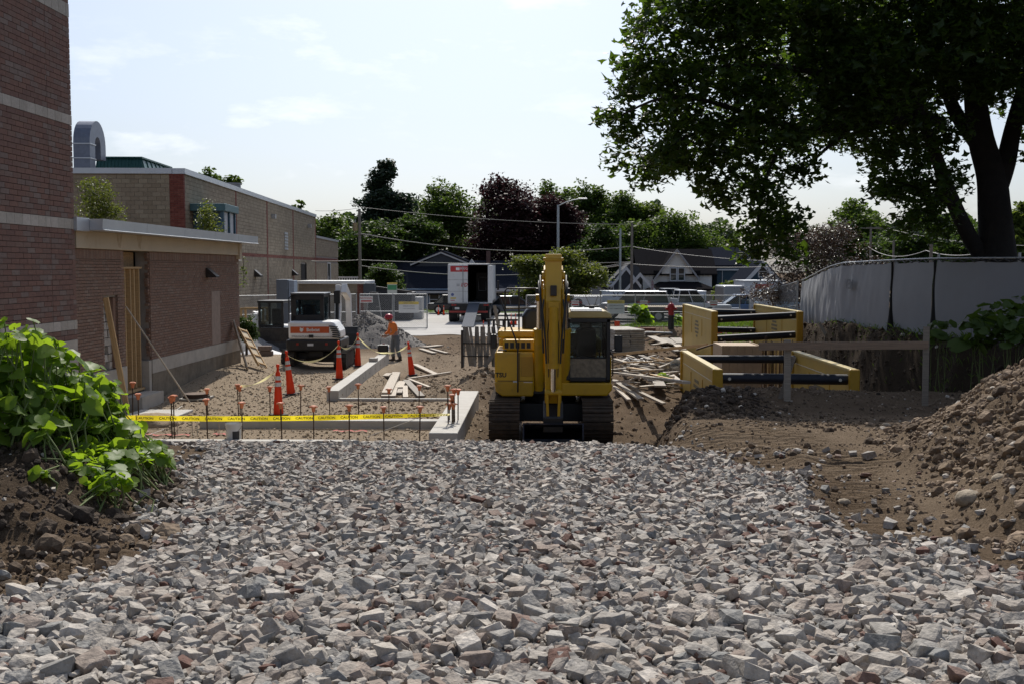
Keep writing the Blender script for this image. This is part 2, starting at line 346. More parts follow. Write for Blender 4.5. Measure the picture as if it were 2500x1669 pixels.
def ground_mat():
    m = bpy.data.materials.new('site_soil'); m.use_nodes = True; t = m.node_tree; n = t.nodes; l = t.links; b = n['Principled BSDF']
    b.inputs['Roughness'].default_value = 1.0; b.inputs['Specular IOR Level'].default_value = 0.08
    g = n.new('ShaderNodeNewGeometry'); at_ = n.new('ShaderNodeAttribute'); at_.attribute_name = 'zone'
    sp = n.new('ShaderNodeSeparateColor'); l.new(at_.outputs['Color'], sp.inputs[0])
    def nse(s, d=6, r=0.65):
        q = n.new('ShaderNodeTexNoise'); q.inputs['Scale'].default_value = s; q.inputs['Detail'].default_value = d; q.inputs['Roughness'].default_value = r; l.new(g.outputs['Position'], q.inputs['Vector']); return q.outputs[0]
    def ramp(src, lo, hi, c0, c1):
        mr = n.new('ShaderNodeMapRange'); mr.inputs[1].default_value = lo; mr.inputs[2].default_value = hi; l.new(src, mr.inputs[0])
        q = n.new('ShaderNodeMix'); q.data_type = 'RGBA'; q.inputs[6].default_value = c0 + (1,); q.inputs[7].default_value = c1 + (1,); l.new(mr.outputs[0], q.inputs[0]); return q.outputs[2]
    def mixc(f, a, bb):
        q = n.new('ShaderNodeMix'); q.data_type = 'RGBA'; l.new(f, q.inputs[0]); l.new(a, q.inputs[6]); l.new(bb, q.inputs[7]); return q.outputs[2]
    n1 = nse(0.9); n2 = nse(14, 8, 0.78); n3 = nse(55, 4, 0.8)
    soil = mixc(n2, ramp(n1, .35, .65, (0.092, 0.062, 0.039), (0.19, 0.135, 0.088)), ramp(n3, .4, .62, (0.062, 0.043, 0.028), (0.21, 0.155, 0.105)))
    tan = mixc(n2, ramp(n1, .35, .65, (0.27, 0.205, 0.14), (0.36, 0.285, 0.20)), ramp(n3, .38, .64, (0.14, 0.105, 0.072), (0.47, 0.39, 0.30)))
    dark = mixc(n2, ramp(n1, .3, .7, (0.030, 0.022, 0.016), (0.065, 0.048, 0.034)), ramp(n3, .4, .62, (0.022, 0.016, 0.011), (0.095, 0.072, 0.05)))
    sand = mixc(n2, ramp(n1, .35, .65, (0.150, 0.108, 0.072), (0.225, 0.168, 0.115)), ramp(n3, .4, .62, (0.10, 0.072, 0.047), (0.26, 0.20, 0.14)))
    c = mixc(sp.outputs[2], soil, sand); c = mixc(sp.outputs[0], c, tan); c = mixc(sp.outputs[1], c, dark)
    l.new(c, b.inputs['Base Color'])
    ad = n.new('ShaderNodeMath'); ad.operation = 'ADD'; l.new(n2, ad.inputs[0]); l.new(n3, ad.inputs[1])
    bp = n.new('ShaderNodeBump'); bp.inputs['Strength'].default_value = 0.9; bp.inputs['Distance'].default_value = 0.03; l.new(ad.outputs[0], bp.inputs['Height']); l.new(bp.outputs[0], b.inputs['Normal'])
    return m
ground = link('ground', gme, None, ground_mat()); setp(ground, kind='structure')
# ------------------------------------------------------------------ stones: angular hulls
def hull_of(P):
    bm = bmesh.new()
    for p in P: bm.verts.new(p)
    bmesh.ops.convex_hull(bm, input=bm.verts[:]); bmesh.ops.delete(bm, geom=[v for v in bm.verts if not v.link_faces], context='VERTS')
    bmesh.ops.triangulate(bm, faces=bm.faces[:]); bm.verts.index_update()
    out = (np.array([v.co[:] for v in bm.verts]), np.array([[v.index for v in f.verts] for f in bm.faces])); bm.free(); return out
def lumps(k, n, seed, jit, flat=.85):
    """rounded earth lumps: evenly spread points pushed in and out"""
    r = random.Random(seed); out = []
    for i in range(k):
        P = []; o = r.uniform(0, 6)
        for j in range(n):
            z = 1 - 2 * (j + .5) / n; t = j * 2.39996 + o; q = math.sqrt(1 - z * z); P.append(Vector((math.cos(t) * q, math.sin(t) * q, z * flat)) * .5 * r.uniform(1 - jit, 1 + jit))
        out.append(hull_of(P))
    return out
def chips(k, n, seed, jit):
    r = random.Random(seed); out = []
    for v, f in lumps(k, n, seed, jit, 1.0): out.append((v * (r.uniform(1.0, 1.4), r.uniform(.8, 1.0), r.uniform(.55, .85)), f))
    return out
def rocks(k, split, seed, jit=.07):
    """crushed stone: jittered slab corners, each corner broken into `split` chips"""
    r = random.Random(seed); out = []
    for i in range(k):
        a, b, c = r.uniform(.42, .60), r.uniform(.34, .46), r.uniform(.22, .40); P = []
        for sx in (-1, 1):
            for sy in (-1, 1):
                for sz in (-1, 1):
                    q = Vector((sx * a * r.uniform(.62, 1.05), sy * b * r.uniform(.62, 1.05), sz * c * r.uniform(.7, 1.05)))
                    for t in range(split): P.append(q + Vector((r.gauss(0, jit), r.gauss(0, jit), r.gauss(0, jit * .6))))
        out.append(hull_of([p * .94 for p in P]))
    return out
HULL = rocks(20, 2, 3, .09) + chips(22, 13, 3, .24); CLOD = lumps(20, 8, 5, .22); CLODB = lumps(16, 20, 6, .22)
def rotm(a, b, c):
    ca, sa, cb, sb, cc, sc_ = np.cos(a), np.sin(a), np.cos(b), np.sin(b), np.cos(c), np.sin(c); z = np.zeros_like(a); o = np.ones_like(a)
    A = np.stack([np.stack([ca, -sa, z], -1), np.stack([sa, ca, z], -1), np.stack([z, z, o], -1)], -2)
    B = np.stack([np.stack([cb, z, sb], -1), np.stack([z, o, z], -1), np.stack([-sb, z, cb], -1)], -2)
    C = np.stack([np.stack([o, z, z], -1), np.stack([z, cc, -sc_], -1), np.stack([z, sc_, cc], -1)], -2)
    return A @ B @ C
def scatter_mesh(name, P, S, protos, tilt=0.5, tone=None):
    """joins scaled, turned copies of the protos standing at P into one mesh with a per-piece tone attribute"""
    n = len(P); k = rng.integers(0, len(protos), n); tone = rng.random(n) if tone is None else tone
    M = rotm(rng.random(n) * 6.283, rng.normal(0, tilt, n), rng.normal(0, tilt, n)) * S[:, None, None]
    Vs, Fs, T = [], [], []; off = 0
    for j, (pv, pf) in enumerate(protos):
        idx = np.where(k == j)[0]
        if not len(idx): continue
        V = np.einsum('nij,vj->nvi', M[idx], pv) + P[idx][:, None, :]; nv = len(pv)
        F = pf[None] + (off + np.arange(len(idx)) * nv)[:, None, None]
        Vs.append(V.reshape(-1, 3)); Fs.append(F.reshape(-1, 3)); T.append(np.repeat(tone[idx], nv)); off += len(idx) * nv
    me = npmesh(name, np.concatenate(Vs), np.concatenate(Fs))
    a = me.attributes.new('tone', 'FLOAT', 'POINT'); a.data.foreach_set('value', np.concatenate(T).astype(np.float32)); return me
def stone_mat(name, stops, attr, rough=0.85, var=0.35, bump=0.5, bscale=60):
    m = bpy.data.materials.new(name); m.use_nodes = True; t = m.node_tree; n = t.nodes; l = t.links; b = n['Principled BSDF']
    b.inputs['Roughness'].default_value = rough; b.inputs['Specular IOR Level'].default_value = 0.35
    if attr: s = n.new('ShaderNodeAttribute'); s.attribute_name = 'tone'; src = s.outputs['Fac']
    else: s = n.new('ShaderNodeObjectInfo'); src = s.outputs['Random']
    cr = n.new('ShaderNodeValToRGB'); cr.color_ramp.interpolation = 'LINEAR'; e = cr.color_ramp.elements
    while len(e) < len(stops): e.new(0.5)
    for q, (p, c) in zip(e, stops): q.position = p; q.color = c + (1,)
    l.new(src, cr.inputs[0]); g = n.new('ShaderNodeNewGeometry'); nz = n.new('ShaderNodeTexNoise'); nz.inputs['Scale'].default_value = 22; nz.inputs['Detail'].default_value = 7; nz.inputs['Roughness'].default_value = .7
    l.new(g.outputs['Position'], nz.inputs['Vector']); hs = n.new('ShaderNodeHueSaturation'); mr = n.new('ShaderNodeMapRange'); mr.inputs[1].default_value = .3; mr.inputs[2].default_value = .7; mr.inputs[3].default_value = 1 - var; mr.inputs[4].default_value = 1 + var
    l.new(nz.outputs[0], mr.inputs[0]); l.new(mr.outputs[0], hs.inputs['Value']); l.new(cr.outputs[0], hs.inputs['Color']); l.new(hs.outputs[0], b.inputs['Base Color'])
    nb = n.new('ShaderNodeTexNoise'); nb.inputs['Scale'].default_value = bscale; nb.inputs['Detail'].default_value = 6; l.new(g.outputs['Position'], nb.inputs['Vector'])
    bp = n.new('ShaderNodeBump'); bp.inputs['Strength'].default_value = bump; bp.inputs['Distance'].default_value = 0.012; l.new(nb.outputs[0], bp.inputs['Height']); l.new(bp.outputs[0], b.inputs['Normal'])
    return m
STOPS = [(0.0, (0.105, 0.052, 0.037)), (0.03, (0.147, 0.079, 0.060)), (0.06, (0.242, 0.188, 0.154)), (0.25, (0.352, 0.306, 0.259)), (0.40, (0.252, 0.235, 0.214)), (0.58, (0.420, 0.377, 0.323)), (0.72, (0.210, 0.209, 0.199)), (0.88, (0.504, 0.459, 0.403)), (1.0, (0.273, 0.230, 0.189))]
M_st = stone_mat('crushed_stone', STOPS, True, .85, .4, .9, 45); M_st1 = stone_mat('crushed_stone_single', STOPS, False, .85, .4, .9, 45)
bx, by = np.meshgrid(np.arange(-6, 5, 0.12), np.arange(1.5, 16.3, 0.12)); inb = (bx < np.interp(by, *GR_R) - 0.1) & (bx > np.interp(by, *GR_L) + 0.1)
quad_idx = []; gh, gw = bx.shape; bz = G(bx, by) + 0.012
for j in range(gh - 1):
    for i in range(gw - 1):
        if inb[j, i] and inb[j, i + 1] and inb[j + 1, i] and inb[j + 1, i + 1]: quad_idx.append((j * gw + i, j * gw + i + 1, (j + 1) * gw + i + 1, (j + 1) * gw + i))
quad_idx = np.array(quad_idx); used = np.unique(quad_idx); remap = np.zeros(gh * gw, int); remap[used] = np.arange(len(used))
gravel_bed = link('gravel_bed', npmesh('gravel_bed', np.stack([bx.ravel(), by.ravel(), bz.ravel()], 1)[used], remap[quad_idx], True), None, mat('gravel_fines', (0.075, 0.064, 0.054), 0.95, var=0.4, scale=30, bump=0.6, bscale=70)); setp(gravel_bed, kind='structure')
def gravel_points():
    pts = []; siz = []
    for layer in range(2):
        y = 3.0
        while y < 15.9:
            st = (0.031 if y < 8.5 else 0.038) if layer == 0 else 0.054
            xl = np.interp(y, *GR_L) - 0.25; xr = np.interp(y, *GR_R) + 0.25
            X = np.arange(xl, xr, st); n = len(X)
            X = X + rng.normal(0, st * 0.4, n); Y = y + rng.normal(0, st * 0.4, n)
            edge = np.minimum(X - np.interp(Y, *GR_L), np.interp(Y, *GR_R) - X) + 0.28 * fbm(X, Y, 1.6, 3)
            keep = (edge > rng.uniform(-0.12, 0.14, n)) & (Y < 15.4 + 0.4 * fbm(X, Y, 0.7, 2))
            s = np.clip((0.034 if layer == 0 else 0.047) * np.exp(rng.normal(0, 0.36, n)), 0.018, 0.100)
            pts.append(np.stack([X, Y, G(X, Y) + s * 0.24 + layer * 0.014], 1)[keep]); siz.append(s[keep]); y += st * 0.92
    # loose stones strewn on the dirt beside the bed
    n = 620; Y = rng.uniform(4.6, 16.5, n); sg = rng.random(n) < 0.7
    X = np.where(sg, np.interp(Y, *GR_R) + np.abs(rng.normal(0, 0.55, n)), np.interp(Y, *GR_L) - np.abs(rng.normal(0, 0.25, n)))
    s = np.clip(0.042 * np.exp(rng.normal(0, 0.40, n)), 0.02, 0.10); pts.append(np.stack([X, Y, G(X, Y) + s * 0.15], 1)); siz.append(s)
    bnch = rng.normal(0, 1, (46, 2)) * (0.40, 0.22) + (2.75, 11.8); s = np.clip(0.085 * np.exp(rng.normal(0, 0.3, 46)), 0.05, 0.14)
    pts.append(np.stack([bnch[:, 0], bnch[:, 1], G(bnch[:, 0], bnch[:, 1]) + s * 0.25], 1)); siz.append(s)
    return np.concatenate(pts), np.concatenate(siz)
GP, GS = gravel_points()
vis = np.abs((GP[:, 0] - GP[:, 1] * 0.0265) / np.maximum(GP[:, 1], .1)) < 0.56; GP = GP[vis]; GS = GS[vis]
show = GS / GP[:, 1] * ((3.6 - GP[:, 2]) / GP[:, 1] < 0.385); order = np.argsort(-show); big, rest = order[:300], order[300:]
nearp = rest[GP[rest, 1] < 5.2]; farp = rest[GP[rest, 1] >= 5.2]; HULL8 = rocks(18, 1, 21, .05) + chips(16, 8, 21, .26)
setp(link('gravel_fill', scatter_mesh('gravel_fill', GP[nearp], GS[nearp], HULL, 0.33), gravel_bed, M_st), kind='stuff'); setp(link('gravel_fill', scatter_mesh('gravel_fill', GP[farp], GS[farp], HULL8, 0.33), gravel_bed, M_st), kind='stuff')
SM = []
for pv, pf in rocks(12, 3, 11, .09) + chips(10, 20, 11, .2):
    me = npmesh('stone', pv, pf); me.materials.append(M_st1); SM.append(me)
for i in big:
    o = link('stone', SM[i % len(SM)], gravel_bed); o.location = GP[i]; o.scale = (GS[i],) * 3
    o.rotation_euler = (random.gauss(0, .35), random.gauss(0, .35), random.uniform(0, 6.28))
# ------------------------------------------------------------------ earth clods and small pebbles over pile, banks and tracks
def zone_pts(n, x0, x1, y0, y1, fn):
    X = rng.uniform(x0, x1, n); Y = rng.uniform(y0, y1, n); k = rng.random(n) < fn(X, Y); return X[k], Y[k]
cl = []
cl.append(zone_pts(24000, 2.4, 7, 4.8, 15.5, lambda X, Y: np.clip((X - XF(Y) + 0.15) * 1.6, 0, 1)) + (0.034,))
cl.append(zone_pts(2600, 2.4, 7, 4.8, 15.5, lambda X, Y: np.clip((X - XF(Y) + 0.05) * 1.6, 0, 1)) + (0.075,))
cl.append(zone_pts(9000, 1.2, 5, 4.8, 18, lambda X, Y: (.25 + .6 * (fbm(X, Y, 1.2, 3) > 0.05)) * (X > np.interp(Y, *GR_R))) + (0.020,))
cl.append(zone_pts(1200, 1.2, 5, 4.8, 17, lambda X, Y: 0.5 * (X > np.interp(Y, *GR_R)) * (fbm(X, Y, 1.2, 3) > 0.1)) + (0.05,))
cl.append(zone_pts(11000, -5.2, -2.0, 4.2, 9.5, lambda X, Y: 0.9 * (X < np.interp(Y, *GR_L) + 0.1)) + (0.026,))
cl.append(zone_pts(500, -5.2, -2.0, 4.4, 9.5, lambda X, Y: 0.9 * (X < np.interp(Y, *GR_L) + 0.1)) + (0.06,))
cl.append(zone_pts(6000, 1.6, 4.4, 17.0, 20.4, lambda X, Y: np.exp(-((X - 2.9) / 0.9) ** 2 - ((Y - 18.6) / 1.1) ** 2)) + (0.045,))
cl.append(zone_pts(6000, 3, 9, 15, 22, lambda X, Y: 0.6 + 0 * X) + (0.026,))
cl.append(zone_pts(5000, 7.6, 10.2, 19, 42, lambda X, Y: 0.8 * ((X - fence_x(Y)) > -1.35) * ((X - fence_x(Y)) < -0.2)) + (0.05,))
cl.append(zone_pts(2200, -1.6, 8, 19.5, 46, lambda X, Y: 0.7 * (fbm(X, Y, 0.6, 3) > -0.05)) + (0.085,))
cl.append(zone_pts(2600, 1.2, 5, 5.2, 17.5, lambda X, Y: 0.6 * (X > np.interp(Y, *GR_R)) * (fbm(X, Y, 1.0, 3) > 0.0)) + (0.042,))
cl.append(zone_pts(11000, -4.6, 8, 22, 54, lambda X, Y: 0.3 + 0.5 * (fbm(X, Y, 0.5, 3) > -0.1)) + (0.04,))
CX = np.concatenate([c[0] for c in cl]); CY = np.concatenate([c[1] for c in cl]); CS = np.concatenate([np.clip(c[2] * np.exp(rng.normal(0, 0.48, len(c[0]))), 0.015, 0.17) for c in cl])
TN = np.clip(rng.normal(0.5, 0.2, len(CX)), 0.02, 0.93)
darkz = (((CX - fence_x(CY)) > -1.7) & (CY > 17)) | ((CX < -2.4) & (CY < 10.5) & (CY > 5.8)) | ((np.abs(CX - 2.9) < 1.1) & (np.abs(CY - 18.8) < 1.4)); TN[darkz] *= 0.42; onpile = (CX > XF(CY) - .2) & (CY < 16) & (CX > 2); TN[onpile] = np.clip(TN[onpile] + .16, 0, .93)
far = (CY > 21) & ~darkz; TN[far] = np.clip(TN[far] * .6 + .28 + .12 * (CX[far] < -1.5), 0, .93)
peb = rng.random(len(CX)) < 0.03; TN[peb] = 0.98
CLS = [(0.0, (0.022, 0.016, 0.012)), (0.22, (0.075, 0.053, 0.036)), (0.5, (0.155, 0.110, 0.072)), (0.8, (0.24, 0.178, 0.12)), (0.94, (0.28, 0.21, 0.15)), (0.97, (0.50, 0.45, 0.38)), (1.0, (0.55, 0.50, 0.43))]
clm = stone_mat('earth_clod', CLS, True, 0.95, 0.35, 1.0, 38)
for sel, pr in (((CS < .06) & (CY < 21), CLOD), ((CS < .06) & (CY >= 21), lumps(12, 6, 9, .25)), (CS >= .06, CLODB)): setp(link('soil_clods', scatter_mesh('soil_clods', np.stack([CX, CY, G(CX, CY) + CS * 0.10], 1)[sel], CS[sel], pr, 0.6, TN[sel]), ground, clm), kind='stuff')
# rounded field stones lying on and below the pile
FS = [(2365, 1235, 0.19), (2165, 1010, 0.15), (2100, 1160, .10), (2060, 1235, .12), (2440, 1175, .11), (2310, 1060, .09), (2420, 980, .10)]
rs_m = mat('field_stone', (0.30, 0.25, 0.185), 0.9, var=0.35, scale=14, bump=0.5, rnd=0.2, dirt=.5, dirtcol=(.16, .12, .08))
fnames = ['largest pale rounded stone at the foot of the dirt pile', 'pale flat stone on the left shoulder of the dirt pile']
for i, (px, py, s) in enumerate(FS):
    lo, hi = 4.0, 16.0
    for k in range(60):                                    # walk the sight line down to the ground
        yy = 4 + k * 0.2; p = at(px, py, yy)
        if p.z <= gz(p.x, p.y): break
    pv, pf = lumps(1, 40, 100 + i, .06, .65)[0]; o = link('field_stone', npmesh('field_stone', pv, pf, True), ground, rs_m); o.location = (p.x, p.y, gz(p.x, p.y) + s * .06); o.scale = (s,) * 3; o.rotation_euler = (random.uniform(-.3, .3), random.uniform(-.3, .3), random.uniform(0, 6))
# fine crushed gravel sprinkled on the building pad
X, Y = zone_pts(10000, -9.4, -1.2, 17.2, 34, lambda X, Y: 0.75 + 0 * X); S = np.clip(0.032 * np.exp(rng.normal(0, 0.4, len(X))), 0.012, 0.07)
padg = link('pad_gravel', scatter_mesh('pad_gravel', np.stack([X, Y, G(X, Y) + S * .2], 1), S, HULL8[:12], 0.5), ground, stone_mat('pad_stone', [(0, (0.24, 0.185, 0.125)), (0.5, (0.34, 0.27, 0.19)), (1, (0.44, 0.37, 0.28))], True, 0.9, 0.3, 0.2)); setp(padg, kind='stuff')
# ================================================================== masonry
BRS = [(0.0, (0.175, 0.098, 0.077)), (0.25, (0.195, 0.110, 0.086)), (0.5, (0.158, 0.091, 0.075)), (0.7, (0.185, 0.118, 0.095)), (0.88, (0.180, 0.132, 0.115)), (1.0, (0.205, 0.155, 0.135))]
WBS = [(0.0, (0.205, 0.126, 0.092)), (0.4, (0.24, 0.15, 0.110)), (0.7, (0.20, 0.130, 0.10)), (1.0, (0.255, 0.182, 0.142))]
TBS = [(0.0, (0.235, 0.19, 0.135)), (0.5, (0.27, 0.22, 0.16)), (1.0, (0.31, 0.26, 0.19))]
RBS = [(0.0, (0.15, 0.045, 0.035)), (0.5, (0.19, 0.06, 0.045)), (1.0, (0.22, 0.08, 0.06))]
LBS = [(0.0, (0.36, 0.33, 0.29)), (0.5, (0.42, 0.385, 0.34)), (1.0, (0.47, 0.43, 0.385))]
BM = {}
def bmats(key, stops, bump=0.35):
    if key not in BM: BM[key] = (stone_mat(key, stops, True, 0.9, 0.18, bump, 50), stone_mat(key + '_single', stops, False, 0.9, 0.18, bump, 50))
    return BM[key]
_ub = {}
def unit_box(m):
    if m.name not in _ub:
        b = MB().box((0, 0, 0), (1, 1, 1)); me = bpy.data.meshes.new('brick'); me.from_pydata(b.v, [], b.f); me.materials.append(m); _ub[m.name] = me
    return _ub[m.name]
def lay(parent, name, rects, org, u, nrm, depth, key, nind, fillname, proud=0.004):
    """lays rectangular pieces (u0,u1,z0,z1) on a wall plane: the nind that show largest as single parts, the rest joined"""
    inv = Matrix.Rotation(-parent.rotation_euler.z, 4, 'Z') @ Matrix.Translation(-Vector(parent.location))
    org = Vector(org); u = Vector(u).normalized(); nrm = Vector(nrm).normalized(); Ma, Mo = bmats(*key)
    C = []
    for (a, b, c, d) in rects:
        p = org + u * ((a + b) / 2) + Vector((0, 0, (c + d) / 2)); C.append((p.x, p.y, p.z, b - a, d - c))
    C = np.array(C); dist = np.sqrt(C[:, 0] ** 2 + C[:, 1] ** 2 + (C[:, 2] - EYE) ** 2)
    pxx = 1319 + 2600 * C[:, 0] / C[:, 1]; pyy = 657 - 2600 * (C[:, 2] - EYE) / C[:, 1]
    seen = (pxx > -20) & (pxx < 2520) & (pyy > -20)
    order = np.argsort(-(seen * C[:, 3] * C[:, 4] / dist ** 2)); ang = math.atan2(u.y, u.x)
    for i in order[:nind]:
        o = link(name, unit_box(Mo), parent); j = random.uniform(0, proud)
        o.location = Vector(C[i, :3]) + nrm * (j - depth / 2); o.rotation_euler = (0, 0, ang); o.scale = (C[i, 3], depth, C[i, 4]); o.matrix_basis = inv @ o.matrix_basis
    rst = C[order[nind:]]
    if len(rst):
        n = len(rst); U = np.array(u); Nn = np.array(nrm); Z = np.array((0, 0, 1.0)); V = np.zeros((n, 8, 3)); j = rng.uniform(0, proud, n)[:, None]
        cc = rst[:, :3] + Nn * (j - depth / 2)
        for k, (su, sn, sz) in enumerate([(-1, -1, -1), (1, -1, -1), (1, 1, -1), (-1, 1, -1), (-1, -1, 1), (1, -1, 1), (1, 1, 1), (-1, 1, 1)]):
            V[:, k] = cc + U * (su * rst[:, 3] / 2)[:, None] + Nn * (sn * depth / 2) + Z * (sz * rst[:, 4] / 2)[:, None]
        f = np.array([(3, 2, 1, 0), (4, 5, 6, 7), (0, 1, 5, 4), (1, 2, 6, 5), (2, 3, 7, 6), (3, 0, 4, 7)])
        me = npmesh(fillname, V.reshape(-1, 3), (f[None] + (np.arange(n) * 8)[:, None, None]).reshape(-1, 4))
        bmx = bmesh.new(); bmx.from_mesh(me); bmesh.ops.recalc_face_normals(bmx, faces=bmx.faces); bmx.to_mesh(me); bmx.free()
        a = me.attributes.new('tone', 'FLOAT', 'POINT'); a.data.foreach_set('value', np.repeat(rng.random(n), 8).astype(np.float32))
        o = setp(link(fillname, me, parent, Ma), kind='stuff'); o.matrix_basis = inv
def courses(u0, u1, z0, z1, ln, ht, j=0.01, holes=(), start=0):
    out = []; z = z0; k = start
    while z < z1 - 0.02:
        zz = min(z + ht - j, z1); x = u0 - (ln / 2 if k % 2 else 0)
        while x < u1 - 0.02:
            a, b = max(x, u0), min(x + ln - j, u1)
            segs = [(a, b)]
            for (h0, h1, hz0, hz1) in holes:
                if z < hz1 and zz > hz0:
                    ns = []
                    for (p, q) in segs:
                        if q <= h0 or p >= h1: ns.append((p, q))
                        else:
                            if p < h0 - 0.02: ns.append((p, h0))
                            if q > h1 + 0.02: ns.append((h1, q))
                    segs = ns
            out += [(p, q, z, zz) for p, q in segs if q - p > 0.02]; x += ln
        z += ht; k += 1
    return out
mortar = mat('mortar', (0.30, 0.265, 0.235), 0.95, var=0.15, bump=0.3, bscale=90)
conc = mat('weathered_concrete', (0.42, 0.385, 0.335), 0.9, var=0.14, scale=2.2, bump=0.25, bscale=45, dirt=0.35, dirtcol=(0.27, 0.22, 0.17))
conc_d = mat('stained_foundation', (0.20, 0.165, 0.12), 0.95, var=0.25, scale=3, bump=0.4, bscale=30, dirt=0.5, dirtcol=(0.09, 0.065, 0.045))
alu = mat('pale_metal_flashing', (0.52, 0.54, 0.57), 0.42, 0.55, var=0.06, scale=1.5)
cream = mat('cream_paint', (0.50, 0.415, 0.30), 0.7, var=0.06, scale=1.3, dirt=0.25, dirtcol=(0.34, 0.20, 0.11))
osb = mat('strand_board', (0.30, 0.20, 0.105), 0.85, var=0.45, scale=28, bump=0.4)
fresh = wood('fresh_lumber', (0.50, 0.335, 0.165)); aged = wood('weathered_lumber', (0.42, 0.36, 0.285)); greyw = wood('grey_lumber', (0.26, 0.225, 0.18))
darkm = mat('dark_bronze', (0.035, 0.030, 0.028), 0.45, 0.3, var=0.2)
blackp = mat('black_plastic', (0.018, 0.018, 0.02), 0.5, var=0.2); void = mat('dark_interior', (0.012, 0.011, 0.010), 0.95)
white = mat('white_paint', (0.72, 0.73, 0.73), 0.45, var=0.04, dirt=0.12, dirtcol=(0.45, 0.42, 0.37))
# ------------------------------------------------------------------ tall brick block at the left edge
tw = thing('brick_tower', 'tall brown brick block with pale stone bands at left edge of picture', 'building', (-9.35, 12, 0))
tw_x = -9.35
part('mortar_core', mortar, tw, lambda b: b.b2((-7.0, -8, 0.0), (-0.058, 9.25, 13.2)))
bands = [(8.56, 8.83), (6.45, 6.65), (4.39, 4.60), (2.39, 2.58)]
Y0, Y1 = 17.6, 21.24
rects = []; zz = 2.19
stone_r = []; joint = 20.2
lev = sorted(bands); zs = [2.19] + [v for b in lev for v in b] + [11.2]
for k in range(len(zs) - 1):
    za, zb = zs[k] + 0.005, zs[k + 1] - 0.005
    if k % 2 == 1: stone_r += courses(Y0, joint - .006, za, zb, 0.30, zb - za + .01, 0.008) + courses(joint + .006, Y1, za, zb, 0.30, zb - za + .01, 0.008)
    else:
        nrow = max(1, round((zb - za) / 0.1)); h = (zb - za + 0.01) / nrow
        rects += courses(Y0, joint - .006, za, zb, 0.30, h, 0.010) + courses(joint + .006, Y1, za, zb, 0.30, h, 0.010, start=1)
lay(tw, 'brick', rects, (tw_x, 0, 0), (0, 1, 0), (1, 0, 0), 0.055, ('tower_brick', BRS), 300, 'brick_fill'); 
lay(tw, 'band_stone', stone_r, (tw_x + 0.006, 0, 0), (0, 1, 0), (1, 0, 0), 0.062, ('band_stone', LBS), 60, 'band_fill')
part('foundation', conc, tw, lambda b: b.b2((-0.3, -1, 0.0), (0.012, 9.22, 2.185)))
# ------------------------------------------------------------------ low wing
wg = thing('brick_wing', 'low flat-roofed brick wing with cream beam, metal fascia and boarded-up doorway', 'building', (-9.5, 27, 0))
wx = -9.5
def wpart(name, m, fn, bevel=0.0):
    o = part(name, m, wg, fn, bevel); o.location = (9.5, -27, 0); return o
D0, D1, S0, S1 = 24.12, 25.72, 22.92, 23.72            # doorway, side slot along Y
for a, b_, z0, z1 in ((21.25, S0, 1.2, 4.02), (S0, S1, 2.98, 4.02), (S1, D0, 1.2, 4.02), (D1, 33.4, 1.2, 4.02)):
    wpart('mortar_wall', mortar, lambda b: b.b2((wx - 0.35, a, z0), (wx - 0.056, b_, z1)))
holes = [(D0, D1, 0, 4.02), (S0, S1, 0, 2.97)]
rects = courses(21.26, 33.4, 1.40, 3.80, 0.203, 0.0677, 0.0095, holes)
rects += [r for r in courses(21.26, 33.4, 3.81, 4.015, 0.0677, 0.3, 0.0095, [(D0, D1, 0, 4.02)])]
lay(wg, 'brick', rects, (wx, 0, 0), (0, 1, 0), (1, 0, 0), 0.054, ('wing_brick', WBS), 300, 'brick_fill')
# toothed broken brick edge on the right jamb of the doorway
jr = []
for k in range(38):
    if random.random() < 0.75: jr.append((D1 - random.uniform(0.02, 0.11), D1 - 0.004, 1.42 + k * 0.0677, 1.42 + k * 0.0677 + 0.058))
lay(wg, 'broken_brick', jr, (wx - 0.02, 0, 0), (0, 1, 0), (1, 0, 0), 0.09, ('wing_brick', WBS), 40, 'brick_fill')
wpart('foundation', conc, lambda b: (b.b2((wx - .34, 25.73, 1.06), (wx + .02, 33.42, 1.395)), b.b2((wx - .34, 21.25, 1.06), (wx + .015, S0 - .01, 1.395))))
wpart('stained_footing', conc_d, lambda b: (b.b2((wx - .34, 25.73, -0.2), (wx + .012, 33.42, 1.055)), b.b2((wx - .34, 21.25, -.2), (wx + .01, S0 - .01, 1.055))))
wpart('door_pier', conc, lambda b: b.b2((wx - .30, 23.73, -0.1), (wx + .03, D0 - .01, 1.39)), 0.01)
wpart('slot_sill', conc, lambda b: b.b2((wx - .5, S0, -0.1), (wx - .02, S1 + .005, 1.36)))
wpart('slot_backing', mat('broken_block', (0.20, 0.17, 0.14), 0.95, var=0.4, scale=9, bump=1, bscale=14), lambda b: b.b2((wx - .5, S0 - .1, 1.3), (wx - .25, S1 + .1, 3.1)))
for k in range(9):
    for q in range(2):
        wpart('broken_block', bmats('slot_block', LBS)[1], lambda b: b.box((wx - .20 + random.uniform(-.05, .04), S0 + .30 + q * .3, 1.46 + k * .175), (.14, .26, .16), (random.uniform(-.06, .06), random.uniform(-.1, .1), random.uniform(-.12, .12))))
wpart('slot_jamb', bmats('wing_brick', WBS)[1], lambda b: b.b2((wx - .25, S1 - 0.14, 1.4), (wx - .05, S1, 2.96)))
wpart('inner_wall', void, lambda b: (b.b2((wx - 1.6, D0 - .4, 0.2), (wx - 1.5, D1 + .4, 4.02)), b.b2((wx - 1.5, D0 - .3, 0.2), (wx - .36, D0 - .2, 4.0)), b.b2((wx - 1.5, D1 + .2, 0.2), (wx - .36, D1 + .3, 4.0))))
wpart('strand_board', osb, lambda b: b.b2((wx - .33, D0 + .02, .72), (wx - .31, D1 - .22, 4.0)))
